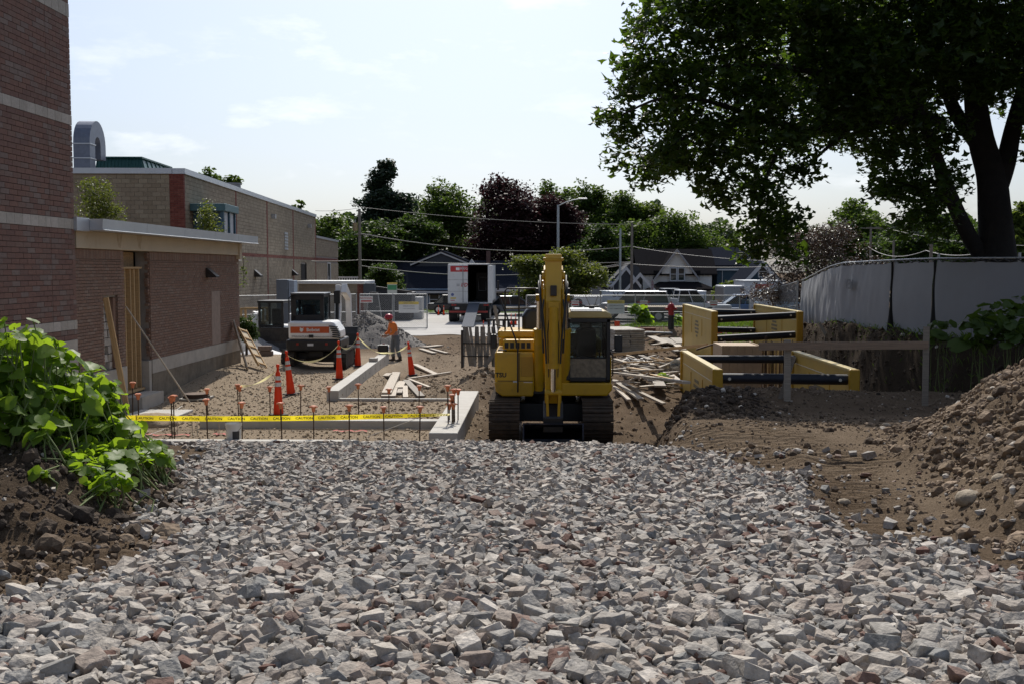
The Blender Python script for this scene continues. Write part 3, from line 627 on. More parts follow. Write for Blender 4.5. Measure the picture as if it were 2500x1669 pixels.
for yy, wd in ((D0 + .06, .09), (D0 + .45, .045), (D0 + .78, .05), (D0 + 1.02, .05), (D1 - .28, .06)):
    wpart('stud', fresh, lambda b: b.b2((wx - .30, yy - wd / 2, .76), (wx - .16, yy + wd / 2, 3.60)))
wpart('header_plate', fresh, lambda b: b.b2((wx - .305, D0 + .01, 3.605), (wx - .12, D1 - .2, 3.65)))
wpart('sill_plate', fresh, lambda b: b.b2((wx - .305, D0 + .01, .70), (wx - .10, D1 - .2, .755)))
wpart('jamb_pier', conc, lambda b: b.b2((wx - .6, D1 - .16, -.1), (wx - .005, D1 + .004, 1.38)))
wpart('threshold', conc, lambda b: b.b2((wx - .9, D0, -.1), (wx + .35, D1 - .2, .66)))
wpart('beam', cream, lambda b: (b.b2((wx - .3, 21.5, 4.025), (wx + .07, 33.25, 4.395)), b.b2((wx - .6, 33.15, 3.90), (wx + .11, 33.42, 4.392))), 0.008)
for yy in (23.55, 24.75):
    wpart('rust_stain', mat('rust_stain', (0.44, 0.33, 0.22), 0.85, var=0.2, scale=9, col2=(.50, .41, .295)), lambda b: b.add([(wx + .073, yy, 4.385), (wx + .073, yy + .34, 4.385), (wx + .073, yy + .22, 4.06), (wx + .073, yy + .08, 4.10)], [(0, 1, 2, 3)]))
edges = [21.8, 24.3, 26.9, 29.4, 31.7, 33.9]
for a, b_ in zip(edges[:-1], edges[1:]):
    o = wpart('fascia_panel', alu, lambda b: b.prism([(wx - .1, 4.62), (wx + .5, 4.63), (wx + .485, 4.415), (wx + .53, 4.405), (wx + .53, 4.39), (wx - .1, 4.40)], 'y', a + .006, b_ - .006))
wpart('fascia_panel', alu, lambda b: b.b2((wx - .1, 21.2, 4.37), (wx + .22, 21.79, 4.64)))
wpart('roof_slab', mat('roof_membrane', (0.30, 0.30, 0.31), 0.8), lambda b: b.b2((wx - 9, 21.2, 4.41), (wx - .105, 33.9, 4.60)))
wpart('core', mortar, lambda b: (b.b2((wx - 9, 21.3, 0), (wx - 1.7, 33.3, 4.4)), b.b2((wx - 1.7, 26.3, 0), (wx - .36, 33.3, 4.38)), b.b2((wx - 1.7, 21.3, 0), (wx - .52, 23.3, 4.38)), b.b2((wx - 1.5, 23.3, 4.03), (wx - .36, 26.3, 4.38))))
wpart('wall_lamp', darkm, lambda b: b.prism([(wx + .002, 3.62), (wx + .05, 3.62), (wx + .30, 3.40), (wx + .30, 3.36), (wx + .002, 3.36)], 'y', 30.05, 30.36), 0.006)
wpart('brick_patch', mat('patched_brick', (0.30, 0.23, 0.19), 0.95, var=0.15, bump=.3), lambda b: b.b2((wx - .02, 30.55, 1.42), (wx + .0045, 31.35, 2.95)))
# timber pieces at the wing
def board(p, q, wd, th, m, label, group=None, up=(0, 0, 1), name='board', cat='board'):
    p = Vector(p); q = Vector(q); d = q - p; x = d.normalized(); u = Vector(up)
    if abs(x.dot(u)) > .98: u = Vector((0, 1, 0))
    y = u.cross(x).normalized(); z = x.cross(y)
    b = MB().box((0, 0, 0), (d.length, wd, th)); o = b.build(name, m, None, 0.002, 1)
    o.matrix_world = Matrix.Translation((p + q) / 2) @ Matrix((x, y, z)).transposed().to_4x4(); return setp(o, label, cat, group)
board((wx + .03, 22.98, 2.98), (wx + .22, 23.55, 0.45), .05, .12, fresh, 'single fresh plank propped inside the narrow wall slot', up=(1, 0, 0))
board((wx + .05, 24.05, 2.75), (-8.35, 25.05, .42), .028, .028, aged, 'long thin stick leaning from the doorway jamb to the ground', up=(1, 0, 0), name='brace_stick', cat='stick')
lb1 = at(565, 812, 32.8); board((wx + .06, 32.55, 1.95), (wx + .75, 31.5, .62), .26, .04, aged, 'tall pale plank leaning on the far end of the brick wing', up=(1, .25, 0))
fp = thing('leaning_formwork', 'narrow wooden form panel with cross ties leaning beside the plank', 'form panel', (0, 0, 0))
A_ = Vector((wx + .12, 33.2, 1.72)); B_ = Vector((wx + 1.02, 32.2, .64)); dd = (B_ - A_).normalized(); sd_ = Vector((.25, 1, .0)).normalized(); sd_ = (sd_ - dd * sd_.dot(dd)).normalized(); nn_ = dd.cross(sd_)
part('panel_face', mat('panel_ply', (.50, .42, .30), .8, var=.15), fp, lambda b: b.bar(A_, B_, .30, .02, nn_))
for s in (-1, 1): part('side_rail', fresh, fp, lambda b: b.bar(A_ + sd_ * s * .16, B_ + sd_ * s * .16, .03, .07, nn_))
for k in range(5):
    c = A_.lerp(B_, .06 + k * .22); part('cross_tie', fresh, fp, lambda b: b.bar(c - sd_ * .145 + nn_ * .03 * (1 if nn_.x > 0 else -1), c + sd_ * .145 + nn_ * .03 * (1 if nn_.x > 0 else -1), .045, .035, nn_))
# ------------------------------------------------------------------ tan block building
tu = Vector((-0.065, 1, 0)).normalized(); tn = Vector((1, 0.065, 0)).normalized(); tc0 = Vector((-16.77, 50, 0))
TANG = math.atan2(tu.y, tu.x) - math.pi / 2
tb = thing('block_building', 'long tan concrete block building with red brick stripes and bent roof duct', 'building', tc0, TANG)
# local frame of the building: x along its right-hand normal, y along the wall
def tpart(name, m, fn, bevel=0.0, parent=None): return part(name, m, parent or tb, fn, bevel)
LEN = 42.7; H = 8.05
tpart('block_core', mortar, lambda b: b.b2((-16, .06, 0), (-.06, LEN - .05, H)))
wnd = [(29.2, 31.6, 3.0, 5.0)]
def onwall(rects, name, key, n, fill, off=0.0, dep=.055):
    lay(tb, name, rects, tc0 + tn * off, tu, tn, dep, key, n, fill)
vstr = [(0.0, .22), (11.0, 11.35), (20.3, 20.75), (30.6, 31.1), (LEN - .5, LEN)]
hole = [(a, b, 0, H) for a, b in vstr] + [(0, LEN, 4.36, 4.56)] + [(34.4, 37.0, .0, 4.0)]
onwall(courses(0.22, LEN, 0.1, H, 0.406, 0.203, 0.011, hole), 'block', ('tan_block', TBS), 220, 'block_fill')
lay(tb, 'block', courses(0.66, 9.5, 0.1, H, 0.406, 0.203, 0.011), tc0, -tn, -tu, .055, ('tan_block', TBS), 160, 'block_fill')
lay(tb, 'red_brick', courses(0.0, 0.65, 0.1, H, 0.30, 0.102, 0.011), tc0 - tu * .004, -tn, -tu, .055, ('red_brick', RBS), 150, 'red_brick_fill')
onwall(sum([courses(a, b, .1, H, 0.30, 0.102, 0.011) for a, b in vstr], []), 'red_brick', ('red_brick', RBS), 80, 'red_brick_fill', .004)
onwall(courses(.23, LEN - .5, 4.36, 4.56, .3, .1, .011, [(a, b, 0, H) for a, b in vstr]), 'red_brick', ('red_brick', RBS), 60, 'red_brick_fill', .006)
for k in range(9):
    tpart('coping', alu, lambda b: b.b2((-.5, k * 4.75 - .05, H + .002), (.09, k * 4.75 + 4.68, H + .26)))
tpart('coping', alu, lambda b: b.b2((-16, -.09, H + .002), (-.51, .45, H + .262)))
tpart('roof', mat('roof_gravel', (.28, .27, .26), .9), lambda b: b.b2((-15.5, .5, H - .3), (-.5, LEN - .3, H - .1)))
tpart('doorway', void, lambda b: b.b2((-.3, 34.4, 0), (-.05, 37.0, 3.98)))
tpart('door_frame', darkm, lambda b: (b.b2((-.04, 34.3, 0), (.03, 34.42, 4.05)), b.b2((-.04, 36.98, 0), (.03, 37.1, 4.05))))
for t_ in (16.0, 30.0): tpart('wall_lamp', darkm, lambda b: b.prism([(.008, 3.5), (.08, 3.5), (.40, 3.18), (.40, 3.10), (.008, 3.10)], 'x', 0, .001) if False else b.add([(.008, t_, 3.55), (.008, t_ + .7, 3.55), (.008, t_ + .7, 3.1), (.008, t_, 3.1), (.40, t_, 3.2), (.40, t_ + .7, 3.2), (.40, t_ + .7, 3.1), (.40, t_, 3.1)], [(0, 1, 2, 3), (4, 5, 6, 7), (0, 4, 7, 3), (1, 5, 6, 2), (0, 1, 5, 4), (3, 2, 6, 7)]))
tpart('louvre', alu, lambda b: [b.b2((.0, 27.0, 5.0 + k * .22), (.05, 28.3, 5.16 + k * .22)) for k in range(6)])
for t_ in (22.0, 38.0): tpart('camera_box', mat('grey_box', (.35, .35, .35), .5), lambda b: b.b2((.01, t_, 7.0), (.28, t_ + .4, 7.3)))
tpart('wall_fan', mat('pale_fixture', (.62, .56, .46), .5), lambda b: (b.b2((.01, 8.6, 4.05), (.55, 9.9, 4.25)), b.cyl((.25, 9.25, 4.25), (.25, 9.25, 4.75), .28, .10, 12), b.b2((.1, 8.9, 3.8), (.4, 9.6, 4.04))))
# blue canopy bay on the right wall
blue = mat('blue_metal', (0.035, 0.085, 0.13), .4, .2, var=.1); teal = mat('teal_trim', (0.06, 0.135, 0.155), .45, .2, var=.1)
tpart('canopy', teal, lambda b: b.b2((.01, 1.0, 6.38), (1.7, 4.0, 6.74)), .02)
for x, y in ((1.42, 1.15), (1.42, 2.4), (1.42, 3.65), (.75, 1.15)): tpart('canopy_post', blue, lambda b: b.b2((x, y, 4.0), (x + .16, y + .18, 6.375)))
tpart('canopy_wall', blue, lambda b: b.b2((.05, 1.5, 3.5), (1.35, 1.6, 6.37)))
tpart('pale_panel', mat('pale_panel', (.45, .47, .5), .6), lambda b: b.b2((1.44, 1.4, 5.3), (1.50, 2.35, 6.37))); tpart('pale_panel', MATS['pale_panel'], lambda b: b.b2((1.44, 2.65, 5.3), (1.50, 3.6, 6.37)))
tpart('railing_panel', blue, lambda b: b.b2((1.5, 1.4, 4.0), (1.56, 4.0, 5.3)))
# roof pieces
duct = tpart('roof_duct', mat('duct_metal', (.15, .17, .22), .45, .35, var=.12), lambda b: None or [b.add([( -5.9 + xx, yy, zz) for xx in (0, .78) for (yy, zz) in prof], []) for prof in ()])
bpy.data.objects.remove(duct)
def arch(b):
    yc, zc, ro, ri = 3.6, 9.75, 1.15, .40; n = 14; pro = []; pri = []
    for i in range(n + 1):
        a = math.pi - math.pi * i / n; pro.append((yc + ro * math.cos(a), zc + ro * math.sin(a) * 1.05)); pri.append((yc + ri * math.cos(a), zc + ri * math.sin(a) * 1.05))
    P = [(yc - ro, 8.1)] + pro + [(yc + ro, 9.1)]; Q = [(yc - ri, 8.1)] + pri + [(yc + ri, 9.1)]
    x0, x1 = -5.95, -5.15
    for i in range(len(P) - 1):
        p0, p1, q0, q1 = P[i], P[i + 1], Q[i], Q[i + 1]
        b.add([(x, y, z) for x in (x0, x1) for (y, z) in (p0, p1, q1, q0)], [(0, 1, 2, 3), (7, 6, 5, 4), (0, 4, 5, 1), (3, 2, 6, 7)])
duct = tpart('roof_duct', MATS.get('duct_metal') or mat('duct_metal', (.15, .17, .22), .45, .35, var=.12), arch)
tpart('duct_collar', alu, lambda b: [b.b2((-5.99, 2.41, z), (-5.11, 3.24, z + .05)) for z in (8.32, 9.0, 9.7)], parent=duct)
green = mat('green_seam_metal', (.022, .085, .075), .4, .3, var=.15)
def monitor(b): b.add([(-6.0, 5.2, 8.0), (-3.2, 5.2, 8.0), (-3.2, 12.0, 8.0), (-6.0, 12.0, 8.0), (-6.0, 5.9, 9.35), (-3.75, 5.9, 9.35), (-3.75, 11.4, 9.35), (-6.0, 11.4, 9.35)], [(0, 1, 5, 4), (1, 2, 6, 5), (2, 3, 7, 6), (3, 0, 4, 7), (4, 5, 6, 7)])
mon = tpart('roof_monitor', green, monitor)
tpart('seam', green, lambda b: [b.bar((-5.95 + k * .2, 5.18, 8.0), (-5.95 + k * .17, 5.88, 9.36), .03, .05) for k in range(14)], parent=mon)
tpart('seam', green, lambda b: [b.bar((-3.18, 5.3 + k * .95, 8.0), (-3.73, 6.0 + k * .78, 9.36), .04, .05) for k in range(8)], parent=mon)
tpart('monitor_cap', green, lambda b: b.b2((-6.1, 5.8, 9.36), (-3.65, 11.5, 9.44)), parent=mon)
tpart('roof_vent', mat('vent_grey', (.22, .23, .25), .5, .3), lambda b: (b.cyl((-1.6, 18, 7.7), (-1.6, 18, 8.95), .45, n=16), b.cyl((-1.6, 18, 8.95), (-1.6, 18, 9.05), .5, n=16)))
# lower annex at the far end
ax_ = thing('block_annex', 'lower tan block annex with single window at far end of block building', 'building', tc0 + tu * LEN, TANG)
part('block_core', mortar, ax_, lambda b: b.b2((-12, .0, 0), (-.06, 15.5, 6.3)))
lay(ax_, 'block', courses(0.05, 15.5, 0.1, 6.3, 0.406, 0.203, 0.011, [(7.5, 9.6, 2.0, 4.1), (0, 15.5, 4.3, 4.6)]), tc0 + tu * LEN, tu, tn, .055, ('tan_block', TBS), 60, 'block_fill')
lay(ax_, 'red_brick', courses(0.05, 15.5, 4.3, 4.6, .3, .1, .011), tc0 + tu * LEN + tn * .005, tu, tn, .055, ('red_brick', RBS), 30, 'red_brick_fill')
part('coping', alu, ax_, lambda b: b.b2((-.4, 0, 6.302), (.08, 15.6, 6.5)))
wn = part('window', white, ax_, lambda b: [b.b2(p, q) for p, q in (((-.05, 7.45, 2), (.02, 7.6, 4.1)), ((-.05, 9.5, 2), (.02, 9.65, 4.1)), ((-.05, 7.45, 4.1), (.02, 9.65, 4.2)), ((-.05, 7.45, 1.9), (.05, 9.65, 2)))])
part('pane', glass('window_glass'), wn, lambda b: b.b2((-.058, 7.6, 2), (-.04, 9.5, 4.1)))
part('roof_vent', alu, ax_, lambda b: (b.cyl((-1.6, 3, 6.3), (-1.6, 3, 6.8), .55, .55, 12), b.cyl((-1.6, 3, 6.8), (-1.6, 3, 7.1), .55, .3, 12), b.cyl((-1.6, 3, 7.1), (-1.6, 3, 7.6), .32, .32, 12)))
# ================================================================== concrete work, stakes, cones, tape on the pad
def hit(px, py, y0=8.0, y1=90.0):
    """where the sight line through a pixel meets the ground"""
    Y = np.arange(y0, y1, 0.1); r = ray(px, py); X = r.x / r.y * Y; Z = EYE + r.z / r.y * Y
    k = np.argmax(Z <= G(X, Y)); return Vector((X[k], Y[k], float(G(X[k:k + 1], Y[k:k + 1])[0])))
freshc = mat('new_concrete', (0.47, 0.45, 0.41), 0.85, var=0.1, scale=3, bump=0.15, bscale=40, dirt=0.15, dirtcol=(0.33, 0.29, 0.23))
def solid(name, m, a, b, label, cat, bevel=0.01):
    o = MB().b2(a, b).build(name, m, None, bevel, 1); return setp(o, label, cat)
cw = thing('concrete_wall', 'long low new concrete wall running away from the grade beams', 'wall', (-5.12, 26, 0), R(2.1))
part('wall_body', freshc, cw, lambda b: b.b2((-.15, 0, -.2), (.15, 11.8, .62)), 0.012)
for k in range(1, 9): part('form_joint', mat('form_seam', (.33, .31, .28), .9), cw, lambda b: b.b2((.148, k * 1.3 - .006, 0), (.153, k * 1.3 + .006, .61)))
for k in range(8):
    for z in (.2, .45): part('tie_hole', darkm, cw, lambda b: b.cyl((.15, .6 + k * 1.4, z), (.156, .6 + k * 1.4, z), .022, n=8))
solid('concrete_block', mat('block_grey', (.36, .34, .31), .9), (-5.53, 34.1, .622), (-5.28, 34.45, .74), 'loose grey block lying on top of the long concrete wall', 'block')
solid('grade_beam', freshc, (-6.95, 21.4, 0.2), (-2.06, 21.72, .535), 'low front grade beam behind the caution tape', 'beam')
solid('footing_strip', freshc, (-4.965, 26.0, 0.1), (-2.06, 26.14, .425), 'thin concrete strip between long wall and corner foundation', 'footing')
solid('foundation_wall', freshc, (-2.05, 19.4, -0.2), (-1.52, 26.2, .60), 'thick concrete foundation wall beside the excavator track', 'wall')
solid('slab_edge', freshc, (-8.0, 19.25, 0.1), (-3.4, 19.5, .455), 'pale slab edge at the end of the gravel', 'slab')
solid('door_slab', freshc, (-9.1, 22.3, .2), (-7.9, 23.9, .42), 'small concrete slab before the boarded doorway', 'slab')
# marking paint sprayed on the gravel
def paint(px, py, w, h, label):
    c = hit(px, py, 15, 40); n = 14; V = []; F = []
    for i in range(n):
        t = i / (n - 1) - .5
        for s in (-1, 1):
            x = c.x + t * w; y = c.y + s * h * (.5 + .3 * math.sin(i * 2.1)) + .08 * math.sin(i * 1.3); V.append((x, y, gz(x, y) + .03))
    for i in range(n - 1): F.append((2 * i, 2 * i + 2, 2 * i + 3, 2 * i + 1))
    b = MB().add(V, F); o = b.build('marking_paint', mat('pink_marking', (.42, .12, .10), .9, var=.3, scale=20), None); setp(o, label, 'marking', 'sprayed marks on the pad')
paint(410, 1064, .9, .10, 'pink paint smear left of the white bucket near slab edge'); paint(545, 1062, .4, .12, 'small pink paint patch just left of the white bucket'); paint(855, 1055, .7, .10, 'pink paint patch right of the slanting string')
# rebar stakes with orange safety caps
capm = mat('orange_cap', (.62, .20, .085), .55, var=.15, rnd=.15); rust = mat('rusty_steel', (.085, .055, .04), .7, .5, var=.3)
rod_me = None
def stake_proto():
    t = thing('rebar_stake', 'x', 'rebar stake')
    part('rod', rust, t, lambda b: b.cyl((0, 0, -.2), (0, 0, .66), .0125, n=6))
    part('cap', capm, t, lambda b: (b.cyl((0, 0, .60), (0, 0, .69), .026, .045, 8), b.box((0, 0, .70), (.115, .115, .022)), b.box((0, 0, .716), (.09, .09, .012))), 0.004)
    return t
stake0 = stake_proto(); sused = [False]
def stake(px, Y, ycap, label, lean=(0, 0)):
    p = at(px, ycap, Y); t = stake0 if not sused[0] else copytree(stake0); sused[0] = True
    t.location = (p.x, p.y, p.z - .70); t.rotation_euler = (lean[0], lean[1], random.uniform(0, 3)); setp(t, label, 'rebar stake', 'capped rebar stakes around the new footing'); return t
front = [(505, 975), (590, 983), (687, 984), (765, 992), (852, 990), (937, 994), (1024, 993)]
fl = ['third', 'fourth', 'fifth', 'sixth', 'seventh', 'eighth', 'ninth']
stake(322, 21.0, 934, 'capped stake standing highest beside the boarded doorway', (.01, .02)); stake(337, 19.9, 962, 'first front-row stake from the left above the caution tape'); stake(418, 19.9, 970, 'second front-row stake from the left, paired rods'); stake(423.5, 19.9, 966, 'thin twin rod just right of second front stake')
for (x, y), n_ in zip(front, fl): stake(x, 19.9, y, n_ + ' front-row stake from the left by the caution tape', (random.uniform(-.02, .02), random.uniform(-.02, .02)))
back = [(506, 950), (581, 939), (585.5, 944), (659, 945), (733, 941), (805, 945), (875, 938), (949, 950), (1022, 942)]
bl = ['first back-row stake from the left, near the catch basin', 'second back-row stake where the cone tape ends', 'twin of the second back-row stake', 'third back-row stake just left of the front cone', 'fourth back-row stake right of the leaning cone', 'fifth back-row stake before the wall end', 'sixth back-row stake in front of the long wall', 'seventh back-row stake before the plank stack', 'last back-row stake near the excavator']
for (x, y), n_ in zip(back, bl): stake(x, 23.4, y, n_, (random.uniform(-.03, .03), random.uniform(-.03, .03)))
clus = [(1094, 942), (1110, 951), (1118, 951), (1104, 964), (1105, 976), (1097, 987), (1108, 986)]
for k, (x, y) in enumerate(clus): stake(x, 20.6 + (k % 3) * .25, y, 'orange-capped stake in the tight bundle on the corner foundation', (random.uniform(-.03, .03), random.uniform(-.03, .03)))
# rebar dowels, pins and strings
wht = mat('white_string', (.75, .72, .66), .8)
for k, (x0, y0, x1, y1) in enumerate([(895, 1066, 1012, 1022), (365, 1060, 400, 1047), (430, 1000, 445, 990)]):
    a = at(x0, y0, 20.2); b_ = at(x1, y1, 20.6); o = MB().cyl(a, b_, .006, n=5).build('guide_string', wht); setp(o, ['slanting white string right of the seventh stake', 'short pale stick at the slab edge by the plants', 'small pale pin by the stick from the doorway'][k], 'string')
o = MB().tube([at(360 + k * 92, 1047 + 1.2 * math.sin(k), 20.9) for k in range(9)], .007, 5).build('layout_string', mat('pale_rope', (.45, .38, .30), .8)); setp(o, 'thin string stretched low along the front grade beam', 'string')
for k, px in enumerate((434, 470, 482, 535, 570)):
    p = hit(px, 1062, 15, 30); o = MB().cyl((p.x, p.y, p.z), (p.x, p.y, p.z + .36), .008, n=5).build('rebar_dowel', mat('pale_pin', (.45, .42, .37), .6)); setp(o, ['pale pin left of the second stake pair', 'pale pin between second and third stakes', 'pale pin close beside the third stake', 'pale pin left of the white bucket', 'pale pin standing behind the white bucket'][k], 'pin')
# caution tape in front
ytape = plastic_film('yellow_tape', (.85, .70, .03), .55); ink = mat('black_ink', (.012, .012, .012), .6)
tp = thing('caution_tape', 'yellow tape printed CAUTION strung in front of the stakes', 'tape', at(300, 1022, 19.75))
o0 = Vector(tp.location)
def tcurve(t):
    a = at(255, 1018, 19.72); b_ = at(1098, 1011, 20.35); p = a.lerp(b_, t); p.z -= .055 * math.sin(math.pi * t) * (1 - .3 * t); return p
V = []; F = []; n = 90
for i in range(n + 1):
    t = i / n; p = tcurve(t) - o0; tw_ = 0 if t < .72 else 1.15 * ((t - .72) / .28) ** 1.5; h = .050 * (1 - .35 * max(0, (t - .72) / .28))
    d = Vector((0, math.sin(tw_), math.cos(tw_))) * h; wv = .012 * math.sin(t * 37); V += [p - d + Vector((0, wv, 0)), p + d + Vector((0, -wv, 0))]
for i in range(n): F.append((2 * i, 2 * i + 2, 2 * i + 3, 2 * i + 1))
MB().add(V, F).build('tape_strip', ytape, tp)
s = 0.115
while s < .97:
    p = tcurve(s) - o0; q = tcurve(s + .01) - tcurve(s); tw_ = 0 if s < .72 else 1.15 * ((s - .72) / .28) ** 1.5
    lettering('CAUTION', .066, ink, tp, p + Vector((0, -.016 - .0 * tw_, 0)), (math.pi / 2 + tw_ * .9, -math.atan2(q.z, q.x), 0), bold=.0012, sx=1.12); s += .0655
# tall grabber cones
orange = plastic_film('cone_orange', (.80, .085, .018), .32); refl = mat('reflective_white', (.62, .61, .58), .35, var=.08); rubber = mat('black_rubber', (.022, .021, .02), .8, var=.3)
def cone_proto():
    t = thing('traffic_cone', 'x', 'traffic cone')
    part('base', rubber, t, lambda b: b.box((0, 0, .02), (.36, .36, .04), taper=.94), 0.008)
    part('body', orange, t, lambda b: (b.cyl((0, 0, .035), (0, 0, .96), .112, .050, 18, False), b.cyl((0, 0, .96), (0, 0, 1.0), .050, .026, 18, False)))
    part('grip', orange, t, lambda b: (b.cyl((0, 0, 1.0), (0, 0, 1.08), .028, .028, 12), b.sph((0, 0, 1.11), .042, 12, 8)))
    for z in (.70, .84):
        r = lambda zz: .112 + (.050 - .112) * (zz - .035) / .925 + .003
        part('reflective_band', refl, t, lambda b: b.cyl((0, 0, z - .045), (0, 0, z + .045), r(z - .045), r(z + .045), 18, cap=False))
    return t
cone0 = cone_proto(); CT = []
cones = [(680, 23.3, 1018, 0.0, 'nearest tall orange cone behind the caution tape'), (711, 27.3, 967, -.10, 'orange cone leaning left between nearest cone and mini excavator'), (829, 31.5, 930, -.015, 'orange cone at the right rear of the mini excavator'), (874, 36.3, 898, 0, 'orange cone standing behind the long concrete wall'), (1006, 35.7, 909, -.11, 'orange cone leaning left in the dirt right of the worker')]
for k, (px, Y, py, ln, lab) in enumerate(cones):
    p = at(px, py, Y); t = cone0 if k == 0 else copytree(cone0); z = gz(p.x, p.y); t.location = (p.x, p.y, z + .005); t.rotation_euler = (random.uniform(-.02, .02), ln, random.uniform(0, 1)); setp(t, lab, 'traffic cone', 'tall orange cones around the pad')
    CT.append(Vector((p.x + math.sin(ln) * 1.04, p.y, z + 1.04)))
strip = plastic_film('pale_tape', (.82, .76, .42), .5)
ct = thing('barrier_tape', 'slack twisted tape looped between the orange cones', 'tape', CT[0])
def ribbon(a, b_, sag, ph):
    V = []; F = []; n = 40
    for i in range(n + 1):
        t = i / n; p = a.lerp(b_, t); p.z -= sag * 4 * t * (1 - t); w_ = ph + t * 9; d = Vector((0, math.sin(w_) * .5, .6 + .4 * math.cos(w_))) * .030; V += [p - d - CT[0], p + d - CT[0]]
    for i in range(n): F.append((2 * i, 2 * i + 2, 2 * i + 3, 2 * i + 1))
    MB().add(V, F).build('tape_span', strip, ct)
ribbon(at(588, 942, 23.4), CT[0], .10, 0); ribbon(CT[0], CT[1], .55, 1); ribbon(CT[1], CT[2], .33, 2); ribbon(CT[2], CT[3], .25, 3); ribbon(CT[3], Vector((-5.3, 36.6, .72)), .18, 4); ribbon(Vector((-5.3, 36.6, .72)), CT[4], .10, 5)
# plastic buckets
def bucket(name, loc, s, label, m, rot=(0, 0, 0), decal=True):
    t = thing(name, label, 'bucket', loc); t.rotation_euler = rot; t.scale = (s,) * 3
    part('body', m, t, lambda b: (b.cyl((0, 0, 0), (0, 0, .37), .13, .148, 24, cap=False), b.cyl((0, 0, .004), (0, 0, .006), .129, .129, 24)))
    part('rim', m, t, lambda b: [b.cyl((0, 0, z), (0, 0, z + h), r, r, 24, cap=False) for z, h, r in ((.33, .012, .155), (.355, .02, .157), (.30, .008, .153))])
    part('wire_handle', rust, t, lambda b: b.tube([(.155 * math.cos(a), -.02 - .10 * math.sin(a), .33 - .12 * math.sin(a)) for a in [math.pi * i / 12 for i in range(13)]], .003, 5))
    if decal: part('label_print', mat('dark_decal', (.035, .035, .035), .6), t, lambda b: b.add([(r_ * math.cos(a), r_ * math.sin(a), z) for z, r_ in ((.08, .1365), (.24, .1445)) for a in [-1.45 + i * .14 for i in range(8)]], [(i, i + 1, 9 + i, 8 + i) for i in range(7)]))
    return t
pl = mat('white_plastic', (.70, .69, .65), .5, var=.05, dirt=.15); pl2 = mat('dirty_plastic', (.55, .50, .41), .6, var=.12, dirt=.5, dirtcol=(.33, .26, .18))
p = hit(571, 1081, 15, 30); bucket('plastic_bucket', (p.x, p.y, p.z), 1.0, 'white bucket with dark label standing at the slab edge', pl)
# catch basin frame
cb = thing('catch_basin', 'round iron catch basin ring on square frame, on the pad', 'catch basin', hit(480, 974, 15, 40))
part('ring', rust, cb, lambda b: [b.cyl((0, 0, .10), (0, 0, .15), .30, .30, 24), b.cyl((0, 0, .06), (0, 0, .10), .33, .33, 24)])
part('frame', mat('galv', (.3, .29, .27), .5, .5), cb, lambda b: [b.box(c, d) for c, d in (((-.3, 0, .03), (.06, .7, .05)), ((.3, 0, .03), (.06, .7, .05)), ((0, -.33, .028), (.54, .06, .045)), ((0, .33, .028), (.54, .06, .045)))])
# mound of sand at the door
o = MB(); o.sph((0, 0, 0), .55, 16, 8, (1.2, 1, .42)); o = o.build('sand_heap', mat('heap_sand', (.30, .23, .155), .95, var=.25, scale=12, bump=.8), None); o.location = (-8.1, 21.9, .37); setp(o, 'small heap of sand at the door slab', 'heap')
o.modifiers.new('s', 'SUBSURF').levels = 1; tx = bpy.data.textures.new('cl', 'CLOUDS'); tx.noise_scale = .25; md = o.modifiers.new('d', 'DISPLACE'); md.texture = tx; md.strength = .12; o.modifiers['s'].render_levels = 2
# loose lumber beside the wall and in the pit
def gboard(px0, py0, px1, py1, wd, label, m=None, th=.04, lift=.03, group='loose boards in the excavation', tilt=0):
    a = hit(px0, py0); b_ = hit(px1, py1); a.z += lift; b_.z += lift + tilt
    return board(a, b_, wd, th, m or aged, label, group)
W3 = lambda u, v: (540 + u / 3.266, 620 + v / 3.266); W7 = lambda u, v: (1500 + u / 4.48, 650 + v / 4.48); W4 = lambda u, v: (1040 + u / 3.075, 580 + v / 3.075)
for (a, b_, wd, lab) in [((1315, 1150), (1395, 972), .28, 'widest plank stacked beside the long wall'), ((1370, 1150), (1400, 1040), .14, 'narrow board right of the widest plank'), ((1415, 1080), (1445, 1028), .24, 'short stubby plank between wall and strip'), ((1420, 1122), (1432, 1092), .15, 'shortest block of wood near the concrete strip'), ((1470, 1160), (1468, 1066), .14, 'single board pointing straight away beside the strip'), ((1595, 1150), (1475, 1020), .2, 'dark board lying diagonally down to the strip'), ((1545, 890), (1715, 972), .2, 'pale board sloping down right of the leaning cone'), ((1485, 1008), (1829, 955), .12, 'long thin board crossing toward the excavator'), ((1500, 1012), (1660, 1075), .1, 'thin stick under the long crossing board'), ((1615, 752), (1750, 738), .35, 'plank pair on the dirt below the parking lot'), ((1590, 765), (1700, 800), .2, 'board below the plank pair'), ((1670, 765), (1800, 800), .15, 'thin board right of the plank pair'), ((1310, 985), (1340, 965), .2, 'short offcut at the top of the plank stack')]:
    gboard(*W3(*a), *W3(*b_), wd, lab, greyw if 'dark' in lab else aged, th=.05, lift=.05)
o2 = gboard(*W3(1318, 1140), *W3(1398, 968), .27, 'upper plank resting on the widest plank by the wall', lift=.11)
